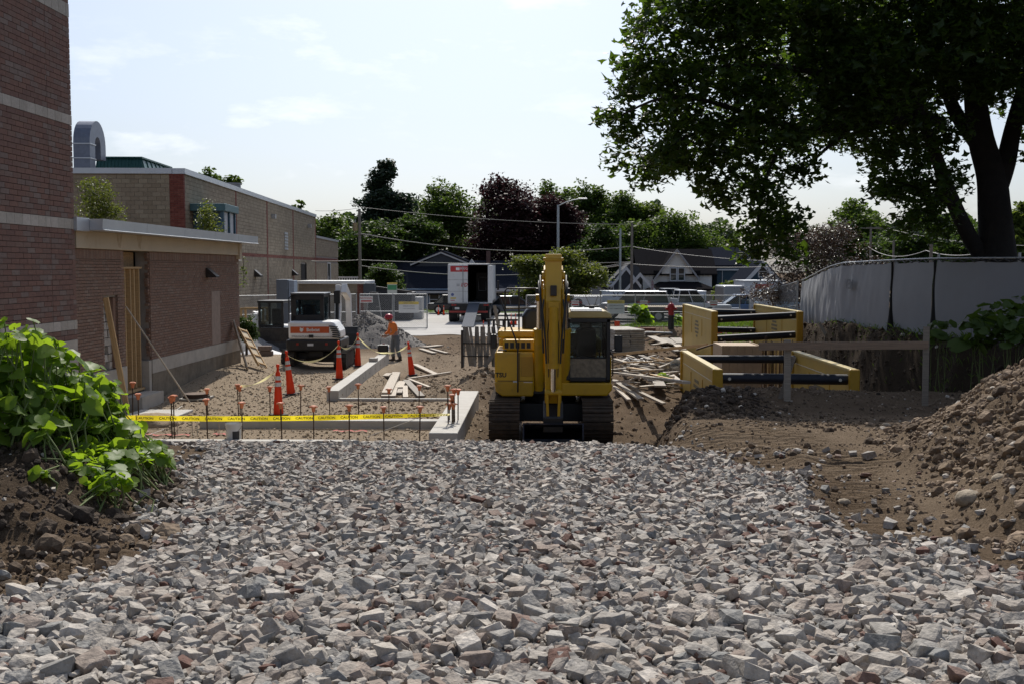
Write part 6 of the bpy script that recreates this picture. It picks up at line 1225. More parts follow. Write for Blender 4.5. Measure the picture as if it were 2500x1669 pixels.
def bargeboard(t, x0, x1, y, ze, zr, m, wd=.22, over=.35):
    xm = (x0 + x1) / 2; sl = (zr - ze) / (xm - x0)
    for s, xe in ((-1, x0 - over), (1, x1 + over)): part('bargeboard', m, t, lambda b: b.bar((xe, y, ze - over * sl + .02), (xm, y, zr + .06), .06, wd, (0, 1, 0)) if False else b.add([(xe, y - .03, ze - over * sl - wd), (xm, y - .03, zr - wd), (xm, y - .03, zr + .12), (xe, y - .03, ze - over * sl + .12), (xe, y + .03, ze - over * sl - wd), (xm, y + .03, zr - wd), (xm, y + .03, zr + .12), (xe, y + .03, ze - over * sl + .12)], [(0, 1, 2, 3), (7, 6, 5, 4), (0, 4, 5, 1), (2, 6, 7, 3), (1, 5, 6, 2), (0, 3, 7, 4)]))
HY = 125.0; HZ = -1.15
def hx(px, y=HY): return (px - 1319) / 2600 * y
def hz(py, y=HY): return EYE + (657 - py) / 2600 * y
def house(label, px0, px1, y=HY): return thing('house', label, 'house', (hx((px0 + px1) / 2, y), y, HZ)), hx((px0 + px1) / 2, y)
bluew = mat('blue_siding', (.19, .26, .35), .8, var=.06); bluew2 = mat('slate_siding', (.045, .05, .06), .85, var=.08)
h1, c = house('blue house with long dark roof behind the box truck', 955, 1290)
L1 = lambda px: hx(px) - c; Z1 = lambda py: hz(py) - HZ
part('wall', bluew, h1, lambda b: b.b2((L1(958), 0, 0), (L1(1288), 8, Z1(705)))); siding(h1, bluew, L1(958), L1(1288), .1, Z1(706), 0)
roofgable(h1, shing, L1(958), L1(1288), 0, 9.0, Z1(712), Z1(640), 'x', .5)
part('gable_wall', bluew2, h1, lambda b: b.prism([(L1(985), Z1(660)), (L1(1073), Z1(616)), (L1(1150), Z1(650))], 'y', 3.6, 8)); bargeboard(h1, L1(1000), L1(1140), 3.4, Z1(642), Z1(614), trim, .2); roofgable(h1, shing, L1(1000), L1(1140), 3.6, 12, Z1(642), Z1(614), 'y', .3)
part('gable_wall', trim, h1, lambda b: b.prism([(L1(1138), Z1(645)), (L1(1147), Z1(632)), (L1(1157), Z1(645))], 'y', 3.2, 3.6))
part('eave_board', trim, h1, lambda b: b.b2((L1(948), -.62, Z1(716)), (L1(1298), -.5, Z1(711))))
for px in (1060, 1013): window(h1, L1(px), Z1(746), 1.0, 1.35, 0)
part('chimney', mat('chimney_brick', (.12, .07, .06), .9), h1, lambda b: b.b2((L1(1183), 4, Z1(645)), (L1(1193), 4.7, Z1(612))))
part('porch_roof', shing, h1, lambda b: b.prism([(0, Z1(690)), (-2.2, Z1(704)), (-2.2, Z1(706)), (0, Z1(700))], 'x', L1(1200), L1(1284))); part('porch_fascia', trim, h1, lambda b: b.b2((L1(1200), -2.28, Z1(711)), (L1(1284), -2.2, Z1(704))))
for px in (1209, 1272): part('porch_post', trim, h1, lambda b: b.b2((L1(px), -2.2, 0), (L1(px) + .2, -2.0, Z1(709))))
dr = part('door', mat('pale_door', (.30, .38, .46), .6), h1, lambda b: b.b2((L1(1226), -.08, .2), (L1(1244), -.032, 2.25))); part('wreath', mat('wreath_green', (.05, .07, .03), .9), dr, lambda b: b.tube([(L1(1235) + .3 * math.cos(a), -.12, 1.7 + .3 * math.sin(a)) for a in np.linspace(0, 6.28, 17)], .08, 8)); part('door', MATS['pale_door'], h1, lambda b: b.b2((L1(1249), -.08, .2), (L1(1262), -.032, 2.25)))
# white gabled house
cw_ = mat('white_siding', (.82, .79, .73), .8, var=.04); h2, c = house('white house with steep front gable and dark porch roof', 1557, 1743); L2 = lambda px: hx(px) - c
part('wall', cw_, h2, lambda b: b.b2((L2(1568), 0, 0), (L2(1735), 9, Z1(668)))); siding(h2, cw_, L2(1568), L2(1735), .1, Z1(669), 0)
roofgable(h2, shing2, L2(1560), L2(1740), 0, 9, Z1(668), Z1(611), 'x', .35)
gx0, gx1 = L2(1603), L2(1692)
part('gable_wall', cw_, h2, lambda b: b.prism([(gx0, Z1(669)), (gx1, Z1(669)), ((gx0 + gx1) / 2, Z1(614))], 'y', -.55, 4.4))
for k in range(14):
    z = Z1(668) + k * .19; f = (z - Z1(669)) / (Z1(614) - Z1(669)); xa = gx0 + (gx1 - gx0) / 2 * f; xb = gx1 - (gx1 - gx0) / 2 * f
    if xb - xa > .2: part('siding_board', cw_, h2, lambda b: b.add([(xa, -.585, z), (xb, -.585, z), (xb, -.555, z + .19), (xa, -.555, z + .19)], [(0, 1, 2, 3)]))
roofgable(h2, shing2, gx0, gx1, -.55, 4.4, Z1(669), Z1(613), 'y', .5); bargeboard(h2, gx0, gx1, -1.12, Z1(669), Z1(611), mat('grey_trim', (.33, .32, .32), .7), .22, .5)
for px in (1640.5, 1659.5): window(h2, L2(px), Z1(684), .62, 1.35, -.56)
part('window_surround', MATS['grey_trim'], h2, lambda b: b.b2((L2(1633), -.60, Z1(688)), (L2(1667), -.588, Z1(652))))
part('eave_return', shing2, h2, lambda b: (b.b2((L2(1594), -1.0, Z1(670)), (L2(1611), .05, Z1(661))))); part('eave_return', shing2, h2, lambda b: b.b2((L2(1686), -1.0, Z1(670)), (L2(1704), .05, Z1(661))))
part('porch_roof', shing2, h2, lambda b: b.add([(L2(1572), -3.2, Z1(704)), (L2(1735), -3.2, Z1(704)), (L2(1700), -.56, Z1(688)), (L2(1606), -.56, Z1(688)), (L2(1572), -3.2, Z1(708)), (L2(1735), -3.2, Z1(708)), (L2(1735), 0, Z1(708)), (L2(1572), 0, Z1(708))], [(0, 1, 2, 3), (0, 4, 5, 1), (1, 5, 6, 2), (0, 3, 7, 4), (4, 7, 6, 5)])); part('porch_wall', mat('porch_tan', (.30, .27, .22), .8), h2, lambda b: b.b2((L2(1580), -3, 0), (L2(1728), -.6, Z1(709))))
part('number_plate', darkm, h2, lambda b: b.b2((L2(1645), -3.06, Z1(714)), (L2(1655), -3.01, Z1(709))))
# teal house, small gables and garage to the right
tealw = mat('teal_siding', (.045, .085, .12), .8, var=.06); h3, c = house('tall teal house right of the white one', 1745, 1850, 128); L3 = lambda px: hx(px, 128) - c
part('wall', tealw, h3, lambda b: b.b2((L3(1748), 0, 0), (L3(1850), 9, Z1(648)))); siding(h3, tealw, L3(1748), L3(1850), .1, Z1(650), 0); roofgable(h3, shing, L3(1748), L3(1850), 0, 9, Z1(648), Z1(606), 'x', .4); part('downspout', trim, h3, lambda b: b.b2((L3(1759), -.16, .2), (L3(1760.5), -.06, Z1(660)))); part('eave_board', trim, h3, lambda b: b.b2((L3(1745), -.5, Z1(661)), (L3(1852), -.42, Z1(657))))
h4, c = house('small gabled house with broad pale bargeboards and grey wing', 1790, 1885, 112); L4 = lambda px: hx(px, 112) - c; Z4 = lambda py: hz(py, 112) - HZ
part('wall', tealw, h4, lambda b: b.prism([(L4(1810), 0), (L4(1900), 0), (L4(1900), Z4(680)), (L4(1865), Z4(640)), (L4(1810), Z4(690))], 'y', 0, 8)); bargeboard(h4, L4(1812), L4(1900), -.3, Z4(688), Z4(640), trim, .45, .3); roofgable(h4, shing, L4(1812), L4(1900), 0, 8, Z4(688), Z4(641), 'y', .3); window(h4, L4(1858), Z4(675), .8, 1.0, 0)
part('wing_roof', mat('grey_shingle', (.20, .195, .19), .9, var=.1), h4, lambda b: b.prism([(L4(1790), Z4(716)), (L4(1868), Z4(670)), (L4(1868), Z4(716))], 'y', -3, -.5))
h5, c = house('dark house with pale bargeboards behind the street poles', 1476, 1562, 122); L5 = lambda px: hx(px, 122) - c; Z5 = lambda py: hz(py, 122) - HZ
part('wall', bluew2, h5, lambda b: b.prism([(L5(1484), 0), (L5(1560), 0), (L5(1560), Z5(655)), (L5(1540), Z5(640)), (L5(1484), Z5(690))], 'y', 0, 8)); bargeboard(h5, L5(1494), L5(1560), -.25, Z5(694), Z5(652), trim, .35, .2); bargeboard(h5, L5(1520), L5(1600), -.8, Z5(712), Z5(668), trim, .35, .2); window(h5, L5(1490), Z5(712), .5, 1.0, 0); part('eave', trim, h5, lambda b: b.b2((L5(1478), -.4, Z5(700)), (L5(1496), 0, Z5(696))))
h6, c = house('little pale garage gable behind the green tank', 1440, 1478, 118); L6 = lambda px: hx(px, 118) - c; Z6 = lambda py: hz(py, 118) - HZ
part('wall', mat('garage_grey', (.22, .23, .25), .8), h6, lambda b: b.prism([(L6(1442), 0), (L6(1478), 0), (L6(1478), Z6(706)), (L6(1445), Z6(692)), (L6(1442), Z6(694))], 'y', 0, 5)); part('roof', shing, h6, lambda b: b.add([(L6(1436), -.3, Z6(686)), (L6(1484), -.3, Z6(708)), (L6(1484), 5, Z6(708)), (L6(1436), 5, Z6(686)), (L6(1436), -.3, Z6(683)), (L6(1484), -.3, Z6(705)), (L6(1484), 5, Z6(705)), (L6(1436), 5, Z6(683))], [(0, 1, 2, 3), (4, 5, 6, 7), (0, 1, 5, 4)]))
# ------------------------------------------------------------------ masonry dumpster enclosure and its steel gate
de = thing('dumpster_enclosure', 'low tan block enclosure with white cap behind the compact excavator', 'enclosure', (hx(814, 70), 70, .1)); dx0, dx1 = hx(726, 70) - hx(814, 70), hx(886, 70) - hx(814, 70)
part('wall_core', mortar, de, lambda b: b.b2((dx0, .06, 0), (dx1, 4, 2.5)))
lay(de, 'block', courses(dx0 + .0, dx1 - .45, 0.0, 2.5, .406, .203, .011), Vector(de.location), (1, 0, 0), (0, -1, 0), .055, ('tan_block', TBS), 120, 'block_fill') if False else None
lay(de, 'block', [(a, b_, z + .1, z1 + .1) for a, b_, z, z1 in courses(dx0, dx1 - .42, 0.0, 2.5, .406, .203, .011)], Vector((de.location.x, 70.055, 0)), (1, 0, 0), (0, -1, 0), .055, ('tan_block', TBS), 120, 'block_fill')
lay(de, 'red_brick', [(a, b_, z + .1, z1 + .1) for a, b_, z, z1 in courses(dx1 - .41, dx1, 0.0, 2.5, .2, .1, .011)], Vector((de.location.x, 70.05, 0)), (1, 0, 0), (0, -1, 0), .055, ('red_brick', RBS), 40, 'red_brick_fill')
part('cap', mat('cap_white', (.72, .72, .70), .6), de, lambda b: b.b2((dx0 - .15, -.15, 2.503), (dx1 + .12, 4.1, 2.72)), .04)
dg = mat('gate_steel', (.075, .085, .10), .5, .4, var=.1)
part('gate_box', dg, de, lambda b: b.b2((dx1 + .01, -.1, 1.3), (dx1 + .75, .5, 2.55)))
gt = thing('steel_gate', 'grey steel gate leaf swung open beside the block enclosure', 'gate', (hx(900, 68), 68, .1)); part('gate_frame', gal, gt, lambda b: [b.bar(p, q, .05, .05) for p, q in (((-.3, 0, .1), (.05, 0, 2.0)), ((-.3, 0, .1), (.9, -.6, .25)), ((.05, 0, 2.0), (.65, -.6, 2.0)), ((.9, -.6, .25), (.65, -.6, 2.0)), ((-.1, 0, 1.05), (.78, -.6, 1.1)))]); part('gate_skin', dg, gt, lambda b: b.add([(-.28, .03, .12), (.88, -.57, .25), (.63, -.57, 1.98), (.05, .03, 1.98)], [(0, 1, 2, 3)]))
dp = thing('dumpster', 'long dark roll-off dumpster behind the chain-link gate', 'dumpster', (hx(955, 72), 72, .1)); dm_ = mat('dumpster_dark', (.035, .037, .042), .6, .3, var=.15)
part('body', dm_, dp, lambda b: b.prism([(hx(906, 72) - hx(955, 72), .1), (hx(1000, 72) - hx(955, 72), .1), (hx(1005, 72) - hx(955, 72), 1.9), (hx(904, 72) - hx(955, 72), 2.3)], 'y', 0, 2.4), .02); part('lid_edge', darkm, dp, lambda b: b.bar((hx(904, 72) - hx(955, 72), -.05, 2.32), (hx(1006, 72) - hx(955, 72), -.05, 1.92), .1, .12)); part('label_plate', signw, dp, lambda b: b.b2((1.05, -.11, 1.75), (1.4, -.06, 1.9)))
ut = thing('utility_cabinet', 'pale metal utility cabinet behind the gate panel', 'cabinet', (hx(1008, 74), 74, .1)); part('body', white, ut, lambda b: b.b2((-.65, 0, .0), (.65, .9, 1.55)), .03); part('door_seam', darkm, ut, lambda b: b.b2((-.01, -.01, .1), (.01, .0, 1.45)))
ps = thing('post_sign', 'small green and white sign on a post behind the gate', 'sign', (hx(957, 66), 66, .1)); part('post', gal, ps, lambda b: b.cyl((0, 0, 0), (0, 0, 2.6), .035, n=8)); s_ = part('board', mat('sign_pale', (.5, .52, .48), .6), ps, lambda b: b.b2((-.3, -.05, 1.9), (.3, -.03, 2.55))); part('stripe', mat('sign_green', (.06, .25, .12), .6), s_, lambda b: b.b2((-.28, -.056, 2.2), (.28, -.05, 2.5))); part('cap_strip', signy, s_, lambda b: b.b2((-.32, -.06, 2.55), (.32, -.03, 2.66)))
# transformer cabinet, crate and packed material near the far wing end
tcb = thing('electrical_cabinet', 'tall grey electrical cabinet against the block building', 'cabinet', (hx(692, 56), 56, .1), R(-8)); part('body', mat('cabinet_grey', (.20, .23, .27), .5, .2, var=.05), tcb, lambda b: b.b2((-.35, -.3, 0), (.30, .4, 2.95)), .02); part('side_box', mat('cabinet_pale', (.36, .42, .5), .45), tcb, lambda b: b.b2((.31, -.25, 1.7), (.62, .25, 2.9)), .02); part('meter', white, tcb, lambda b: b.cyl((.55, -.3, 1.5), (.55, -.25, 1.5), .14, n=14)); part('conduit', gal, tcb, lambda b: b.cyl((.5, 0, 0), (.5, 0, 1.7), .05, n=8))
cr = thing('wooden_crate', 'open wooden crate frame standing on boxed pallets', 'crate', (hx(616, 46), 46, 1.35))
for x in (-.48, .48):
    for y in (-.35, .35): part('corner_post', fresh, cr, lambda b: b.b2((x - .04, y - .04, 0), (x + .04, y + .04, .5)))
part('rail', fresh, cr, lambda b: b.b2((-.52, -.39, .5), (.52, -.31, .58))); part('rail', fresh, cr, lambda b: b.b2((-.52, .31, .5), (.52, .39, .58))); part('deck', osb, cr, lambda b: b.b2((-.5, -.36, -.05), (.5, .36, 0))); part('bag', white, cr, lambda b: b.box((.12, -.1, .2), (.4, .3, .38), (0, .3, 0)), .05)
pk = thing('boxed_pallet', 'stacked cartons on a pallet under the crate', 'pallet', (hx(618, 46.4), 46.4, gz(hx(618, 46.4), 46.4)))
for k in range(3):
    for j in range(3): part('carton', mat('carton_grey', (.24, .20, .165), .85, rnd=.15), pk, lambda b: b.box((-.36 + j * .36, 0, .28 + k * .36), (.34, .7, .34)), .006)
part('pallet', aged, pk, lambda b: b.b2((-.55, -.4, .0), (.55, .4, .1)))
for k in range(3): o = MB().box((0, 0, 0), (.45, .28, .17)).build('retaining_block', mat('retaining', (.17, .13, .11), .9, rnd=.15, bump=.4), None, .02); o.location = (-9.55 + .04 * k, 36.6 + .02 * k, .35 + .62 - k * .18 - .1); setp(o, ['top', 'middle', 'bottom'][k] + ' stacked retaining block below the evergreen shrub', 'block', 'retaining blocks by the wing')
wr_ = heap('plastic_sheet', (hx(630, 40), 40, gz(hx(630, 40), 40)), .9, .5, .28, mat('white_sheet', (.55, .55, .55), .6, var=.1), 'crumpled white plastic sheet on the ground before the loader', 'sheet', 9)
ho = heap('gravel_mound', (hx(600, 44), 44, gz(hx(600, 44), 44)), 1.4, 1.6, .75, mat('grey_mound', (.20, .195, .19), .95, var=.4, scale=14, bump=1, bscale=18), 'grey gravel mound beside the evergreen shrub', 'gravel heap', 5)
# ------------------------------------------------------------------ vehicles
tire = mat('tire', (.016, .016, .017), .85, var=.3); rimm = mat('wheel_rim', (.42, .42, .43), .35, .8); redl = mat('tail_lamp', (.38, .015, .012), .3)
def wheel(t, x, y, z, r, w_, ax='x'):
    d = Vector((1, 0, 0)) if ax == 'x' else Vector((0, 1, 0)); c = Vector((x, y, z))
    wl = part('wheel', tire, t, lambda b: b.cyl(c - d * w_ / 2, c + d * w_ / 2, r, n=22), .03); part('rim', rimm, wl, lambda b: (b.cyl(c - d * (w_ / 2 + .006), c + d * (w_ / 2 + .006), r * .58, n=16), b.cyl(c - d * (w_ / 2 + .03), c + d * (w_ / 2 + .03), r * .16, n=10))); return wl
TY = 69.5; tx = hx(1144, TY); bt = thing('box_truck', 'white box truck seen from behind, right rear door open, ramp down', 'truck', (tx, TY, .13))
pnl = mat('trailer_white', (.62, .63, .64), .45, var=.04, dirt=.15, dirtcol=(.42, .4, .37))
Wt = 2.72; z0, z1 = 1.2, 3.82
part('box_body', pnl, bt, lambda b: (b.b2((-Wt / 2, 0, z0), (-Wt / 2 + .06, 9.5, z1)), b.b2((Wt / 2 - .06, 0, z0), (Wt / 2, 9.5, z1)), b.b2((-Wt / 2, 0, z1 - .08), (Wt / 2, 9.5, z1)), b.b2((-Wt / 2, 0, z0), (Wt / 2, 9.5, z0 + .08)), b.b2((-Wt / 2, 9.4, z0), (Wt / 2, 9.5, z1))), .01)
part('inner_lining', void, bt, lambda b: (b.b2((-Wt / 2 + .07, 8.5, z0 + .09), (Wt / 2 - .07, 8.6, z1 - .09)), b.b2((-Wt / 2 + .062, .3, z0 + .09), (-Wt / 2 + .08, 8.5, z1 - .09)), b.b2((Wt / 2 - .08, .3, z0 + .09), (Wt / 2 - .062, 8.5, z1 - .09)), b.b2((-Wt / 2 + .08, .3, z1 - .1), (Wt / 2 - .08, 8.5, z1 - .085))))
ld = part('rear_door', pnl, bt, lambda b: b.b2((-Wt / 2 + .03, -.06, z0 + .06), (-.05, -.005, z1 - .05)), .012)
part('door_seam', mat('seam_grey', (.3, .3, .3), .6), ld, lambda b: [b.b2((-Wt / 2 + .05, -.07, z), (-.06, -.061, z + .02)) for z in (2.0, 2.75)]); part('lock_rod', gal, ld, lambda b: b.cyl((-.36, -.09, z0 + .1), (-.36, -.09, z1 - .1), .02, n=8))
part('logo_stripe', mat('logo_red', (.45, .03, .035), .5), ld, lambda b: b.b2((-1.18, -.068, 3.28), (-.05, -.061, 3.66))); part('logo_mark', white, ld, lambda b: b.b2((-.82, -.073, 3.38), (-.58, -.068, 3.56))); lettering('PERFO', .24, white, ld, (-.29, -.074, 3.47), (math.pi / 2, 0, 0), sx=.72)
lettering('IFD', .34, MATS['logo_red'], ld, (-.29, -.066, 2.42), (math.pi / 2, 0, 0), shear=.25, bold=.008, sx=.85); part('logo_bars', mat('grey_print', (.2, .2, .22), .6), ld, lambda b: (b.b2((-.78, -.067, 2.45), (-.58, -.061, 2.49)), b.b2((-.78, -.067, 2.35), (-.58, -.061, 2.39))))
part('decal', signy, ld, lambda b: b.b2((-1.18, -.067, 1.52), (-.82, -.061, 1.62))); part('decal', MATS['logo_red'], ld, lambda b: b.b2((-1.18, -.067, 1.40), (-.9, -.061, 1.44))); part('decal', mat('decal_blue', (.1, .13, .3), .6), ld, lambda b: b.cyl((-1.05, -.067, 1.80), (-1.05, -.061, 1.80), .1, n=14))
od = part('open_door', pnl, bt, lambda b: b.b2((Wt / 2 + .02, -.02, z0 + .05), (Wt / 2 + .08, 1.3, z1 - .1)), .01); part('open_door_edge', pnl, bt, lambda b: b.b2((Wt / 2 - .10, -.05, z0 + .05), (Wt / 2 + .2, .0, z1 - .12)), .01)
part('hand_cart', gal, bt, lambda b: b.tube([(.45, 3.5, 2.0), (.45, 3.5, 2.9), (.95, 3.5, 2.9), (.95, 3.5, 2.0), (.45, 3.5, 2.0)], .03, 6)); part('cargo', darkm, bt, lambda b: b.b2((.2, 5, 1.3), (1.1, 6, 3.2)))
part('rear_frame', blk, bt, lambda b: (b.b2((-Wt / 2, -.12, 1.05), (Wt / 2, .2, 1.2)), b.b2((-1.1, .0, .55), (1.1, .15, 1.05))), .01)
part('bumper', mat('bumper_stripe', (.40, .05, .04), .5, var=.2), bt, lambda b: b.b2((-1.25, -.16, .62), (1.25, -.06, .74)))
for s in (-1, 1):
    for k in range(2): part('tail_light', redl, bt, lambda b: b.b2((s * 1.05 - .06 + k * .18, -.14, 1.07), (s * 1.05 + .07 + k * .18, -.12, 1.17)))
    for y in (.9, 2.1): wheel(bt, s * 1.06, y, .50, .50, .56)
    wheel(bt, s * 1.08, 10.2, .5, .5, .35)
part('plate', signw, bt, lambda b: b.b2((-.9, -.135, .84), (-.6, -.12, .98))); part('tractor_cab', mat('cab_dark', (.06, .06, .07), .4), bt, lambda b: b.b2((-1.2, 9.7, .6), (1.2, 11.8, 3.0)), .1); part('mirror', blk, bt, lambda b: b.b2((1.45, 9.9, 1.9), (1.6, 10.0, 2.6)))
part('ramp', mat('ramp_alu', (.11, .12, .14), .85, .0, var=.1, spec=.15), bt, lambda b: b.bar((.35, -.1, 1.22), (.35, -6.3, .02), .72, .06))
# pickups, cars, trailers
def car(name, label, cat, loc, rz, body, ln=4.6, wd=1.8, kind='sedan', group='vehicles along the street'):
    """length along x; profile pushed across y"""
    t = thing(name, label, cat, loc, rz, group); h = {'sedan': 1.42, 'suv': 1.78, 'pickup': 1.85}[kind]; r = .33 if kind == 'sedan' else .39; b0 = .28 if kind == 'sedan' else .45; bl = .78 if kind == 'sedan' else 1.05; e = ln / 2
    low = [(-e, b0 + .1), (-e + .1, b0), (e - .1, b0), (e, b0 + .15), (e, bl - .12), (e - .35, bl), (-e + .1, bl + .03), (-e, bl - .05)]
    part('body', body, t, lambda b: b.prism(low, 'y', -wd / 2, wd / 2), .07, 3)
    if kind == 'sedan': cab = [(-e * .78, bl), (-e * .48, h), (e * .10, h), (e * .50, bl)]
    elif kind == 'suv': cab = [(-e * .97, bl), (-e * .88, h), (e * .22, h), (e * .48, bl)]
    else: cab = [(-e * .12, bl), (-e * .08, h), (e * .30, h), (e * .55, bl)]
    part('greenhouse', glass('car_glass', (.012, .016, .02), .05), t, lambda b: b.prism(cab, 'y', -wd / 2 + .1, wd / 2 - .1), .05, 2)
    part('roof_panel', body, t, lambda b: b.b2((cab[1][0] - .03, -wd / 2 + .08, h - .03), (cab[2][0] + .05, wd / 2 - .08, h + .035)), .03)
    for s in (-1, 1):
        ym = s * (wd / 2 - .085)
        part('pillar', body, t, lambda b: [b.bar((p[0], ym, p[1]), (q[0], ym, q[1]), .05, .08, (0, 1, 0)) for p, q in ((cab[0], cab[1]), (cab[2], cab[3]), (((cab[0][0] + cab[3][0]) / 2, bl), ((cab[1][0] + cab[2][0]) / 2, h)))])
        part('head_light', mat('lamp_clear', (.6, .6, .62), .2), t, lambda b: b.b2((e - .06, s * wd / 2 - s * .38 - .12, bl - .3), (e + .012, s * wd / 2 - s * .38 + .2, bl - .14))); part('tail_light', redl, t, lambda b: b.b2((-e - .012, s * (wd / 2 - .14) - .1, bl - .3), (-e + .05, s * (wd / 2 - .14) + .1, bl - .06)))
        part('mirror', blk, t, lambda b: b.box((e * .42, s * (wd / 2 + .08), bl + .12), (.12, .18, .14)), .03)
        for x in (-e * .62, e * .62): wheel(t, x, s * (wd / 2 - .08), r, r, .22, 'y')
    if kind == 'pickup':
        for s in (-1, 1): part('bed_side', body, t, lambda b: b.b2((-e + .05, s * (wd / 2) - .06, bl - .02), (-e * .12, s * (wd / 2) + .06, bl + .30)) if False else b.b2((-e + .04, s * (wd / 2 - .05) - .05, bl + .0), (-e * .13, s * (wd / 2 - .05) + .045, bl + .28)), .02)
        part('tailgate', body, t, lambda b: b.b2((-e + .02, -wd / 2 + .06, bl), (-e + .08, wd / 2 - .06, bl + .27)), .015)
    return t
silver = mat('paint_silver', (.28, .29, .31), .35, .5, var=.03); cwhite = mat('paint_white', (.62, .63, .65), .3, var=.02); cgrey = mat('paint_grey', (.10, .115, .14), .3, .3, var=.03); cblack = mat('paint_black', (.018, .018, .02), .3)
def vx(px, y): return (px - 1319) / 2600 * y
car('parked_car', 'grey sedan parked beyond the excavator handrail', 'car', (vx(1258, 80), 80, .14), 0, cgrey, 4.6, 1.8, 'sedan')
car('parked_car', 'dark sedan mostly hidden behind the box truck', 'car', (vx(1115, 83), 83, .14), R(0), cblack, 4.4, 1.8, 'sedan')
SZ = .34
car('sport_utility_vehicle', 'silver utility vehicle behind the flatbed trailer sign', 'car', (vx(1548, 70), 70, SZ), R(172), silver, 4.7, 1.9, 'suv')
car('pickup_truck', 'white pickup truck behind the hydrant', 'truck', (vx(1660, 71), 71, SZ), R(4), cwhite, 5.8, 2.0, 'pickup')
car('pickup_truck', 'dark pickup between the silver vehicle and the white pickup', 'truck', (vx(1622, 76), 76, SZ), R(4), cgrey, 5.6, 1.95, 'pickup')
car('parked_car', 'blue car parked behind the far trench box', 'car', (vx(1800, 76), 76, SZ), R(180), mat('paint_blue', (.10, .16, .28), .3), 4.4, 1.8, 'sedan'); car('parked_car', 'pale blue car behind the brown bush', 'car', (vx(1925, 72), 72, SZ), 0, mat('paint_paleblue', (.25, .38, .5), .3), 4.5, 1.8, 'suv')
def trailer(label, pxa, pxb, y, zb, zt, m, text=None):
    xa, xb = vx(pxa, y), vx(pxb, y); t = thing('enclosed_trailer', label, 'trailer', ((xa + xb) / 2, y, SZ), 0, 'enclosed trailers on the street'); w_ = (xb - xa) / 2
    part('body', m, t, lambda b: b.b2((-w_, 0, zb - SZ), (w_, 2.4, zt - SZ)), .05, 3); part('roof_trim', alu, t, lambda b: b.b2((-w_ - .02, -.03, zt - SZ - .06), (w_ + .02, 2.43, zt - SZ + .03)), .02); part('side_trim', alu, t, lambda b: b.b2((-w_, -.025, zb - SZ), (w_, -.002, zb - SZ + .1)))
    for x in (-.5, .5): wheel(t, x, .05, .36, .36, .2, 'y')
    if text: lettering(text, .62, mat('trailer_ink', (.05, .05, .07), .6), t, (-w_ * .32, -.012, (zb + zt) / 2 - SZ + .35), (math.pi / 2, 0, 0), sx=1.1)
    return t
trailer('long white enclosed trailer with dark lettering behind the vehicles', 1468, 1722, 80, .75, 1.92, cwhite, 'SOLUTIONS'); trailer('plain white enclosed trailer behind the green tank', 1402, 1470, 77, .7, 1.62, cwhite)
bx_ = thing('box_van', 'white box van with red swoosh behind the far trench box', 'truck', (vx(1850, 90), 90, .3)); part('box_body', cwhite, bx_, lambda b: b.b2((-1.25, 0, .6), (2.2, 5, 2.3)), .03); part('swoosh', MATS['logo_red'], bx_, lambda b: b.prism([(-.35, 2.0), (1.3, 2.05), (.5, 1.7), (-.35, 1.55)], 'y', -.012, -.002)); part('roof_rim', alu, bx_, lambda b: b.b2((-1.3, -.04, 2.25), (2.25, 5.05, 2.34)))
for x in (-.8, 1.5): wheel(bx_, x, .1, .4, .4, .25, 'y')
part('cab', silver, bx_, lambda b: b.b2((-3.0, .1, .5), (-1.28, 4.5, 1.9)), .15)
wb = thing('wrapped_pallet', 'pallet wrapped in clear plastic beside the street fence', 'pallet', (vx(1768, 63), 63, .34)); part('wrapped_load', mat('plastic_wrap', (.45, .47, .48), .3, var=.1), wb, lambda b: b.b2((-.6, 0, .12), (.4, 1, 1.15)), .08, 3); part('carton_stack', mat('wrap_blue', (.08, .12, .2), .6), wb, lambda b: b.b2((.42, .1, .12), (.95, .9, .95))); part('pallet', aged, wb, lambda b: b.b2((-.65, 0, 0), (1.0, 1, .11)))
# flatbed trailer
fy_ = 65.5; ftr = thing('flatbed_trailer', 'long flatbed trailer with timber deck and twin wheels behind the fence', 'trailer', (vx(1570, fy_), fy_, SZ)); fx0, fx1 = vx(1482, fy_) - vx(1570, fy_), vx(1700, fy_) - vx(1570, fy_)
for k in range(5): part('deck_plank', mat('deck_timber', (.40, .33, .24), .85, rnd=.12, var=.2), ftr, lambda b: b.b2((fx0 + .2, k * .48, .88), (fx1, k * .48 + .46, .94)))
part('side_rail', mat('trailer_frame', (.13, .085, .06), .7, .2, var=.2), ftr, lambda b: (b.b2((fx0 + .1, -.06, .62), (fx1, -.005, .87)), b.b2((fx0, -.06, .5), (fx0 + .09, 2.4, .86))), .01)
for x in (fx0 + 3.15, fx0 + 4.15): wheel(ftr, x, .15, .36, .36, .22, 'y')
part('fender', MATS['trailer_frame'], ftr, lambda b: b.b2((fx0 + 2.6, -.12, .76), (fx0 + 4.7, .3, .80)))
part('marker_lamp', mat('amber', (.5, .16, .02), .4), ftr, lambda b: b.b2((fx0 + .55, -.08, .68), (fx0 + .7, -.06, .8))); part('marker_lamp', redl, ftr, lambda b: b.b2((fx0 + .1, -.085, .42), (fx0 + .25, -.06, .54)))
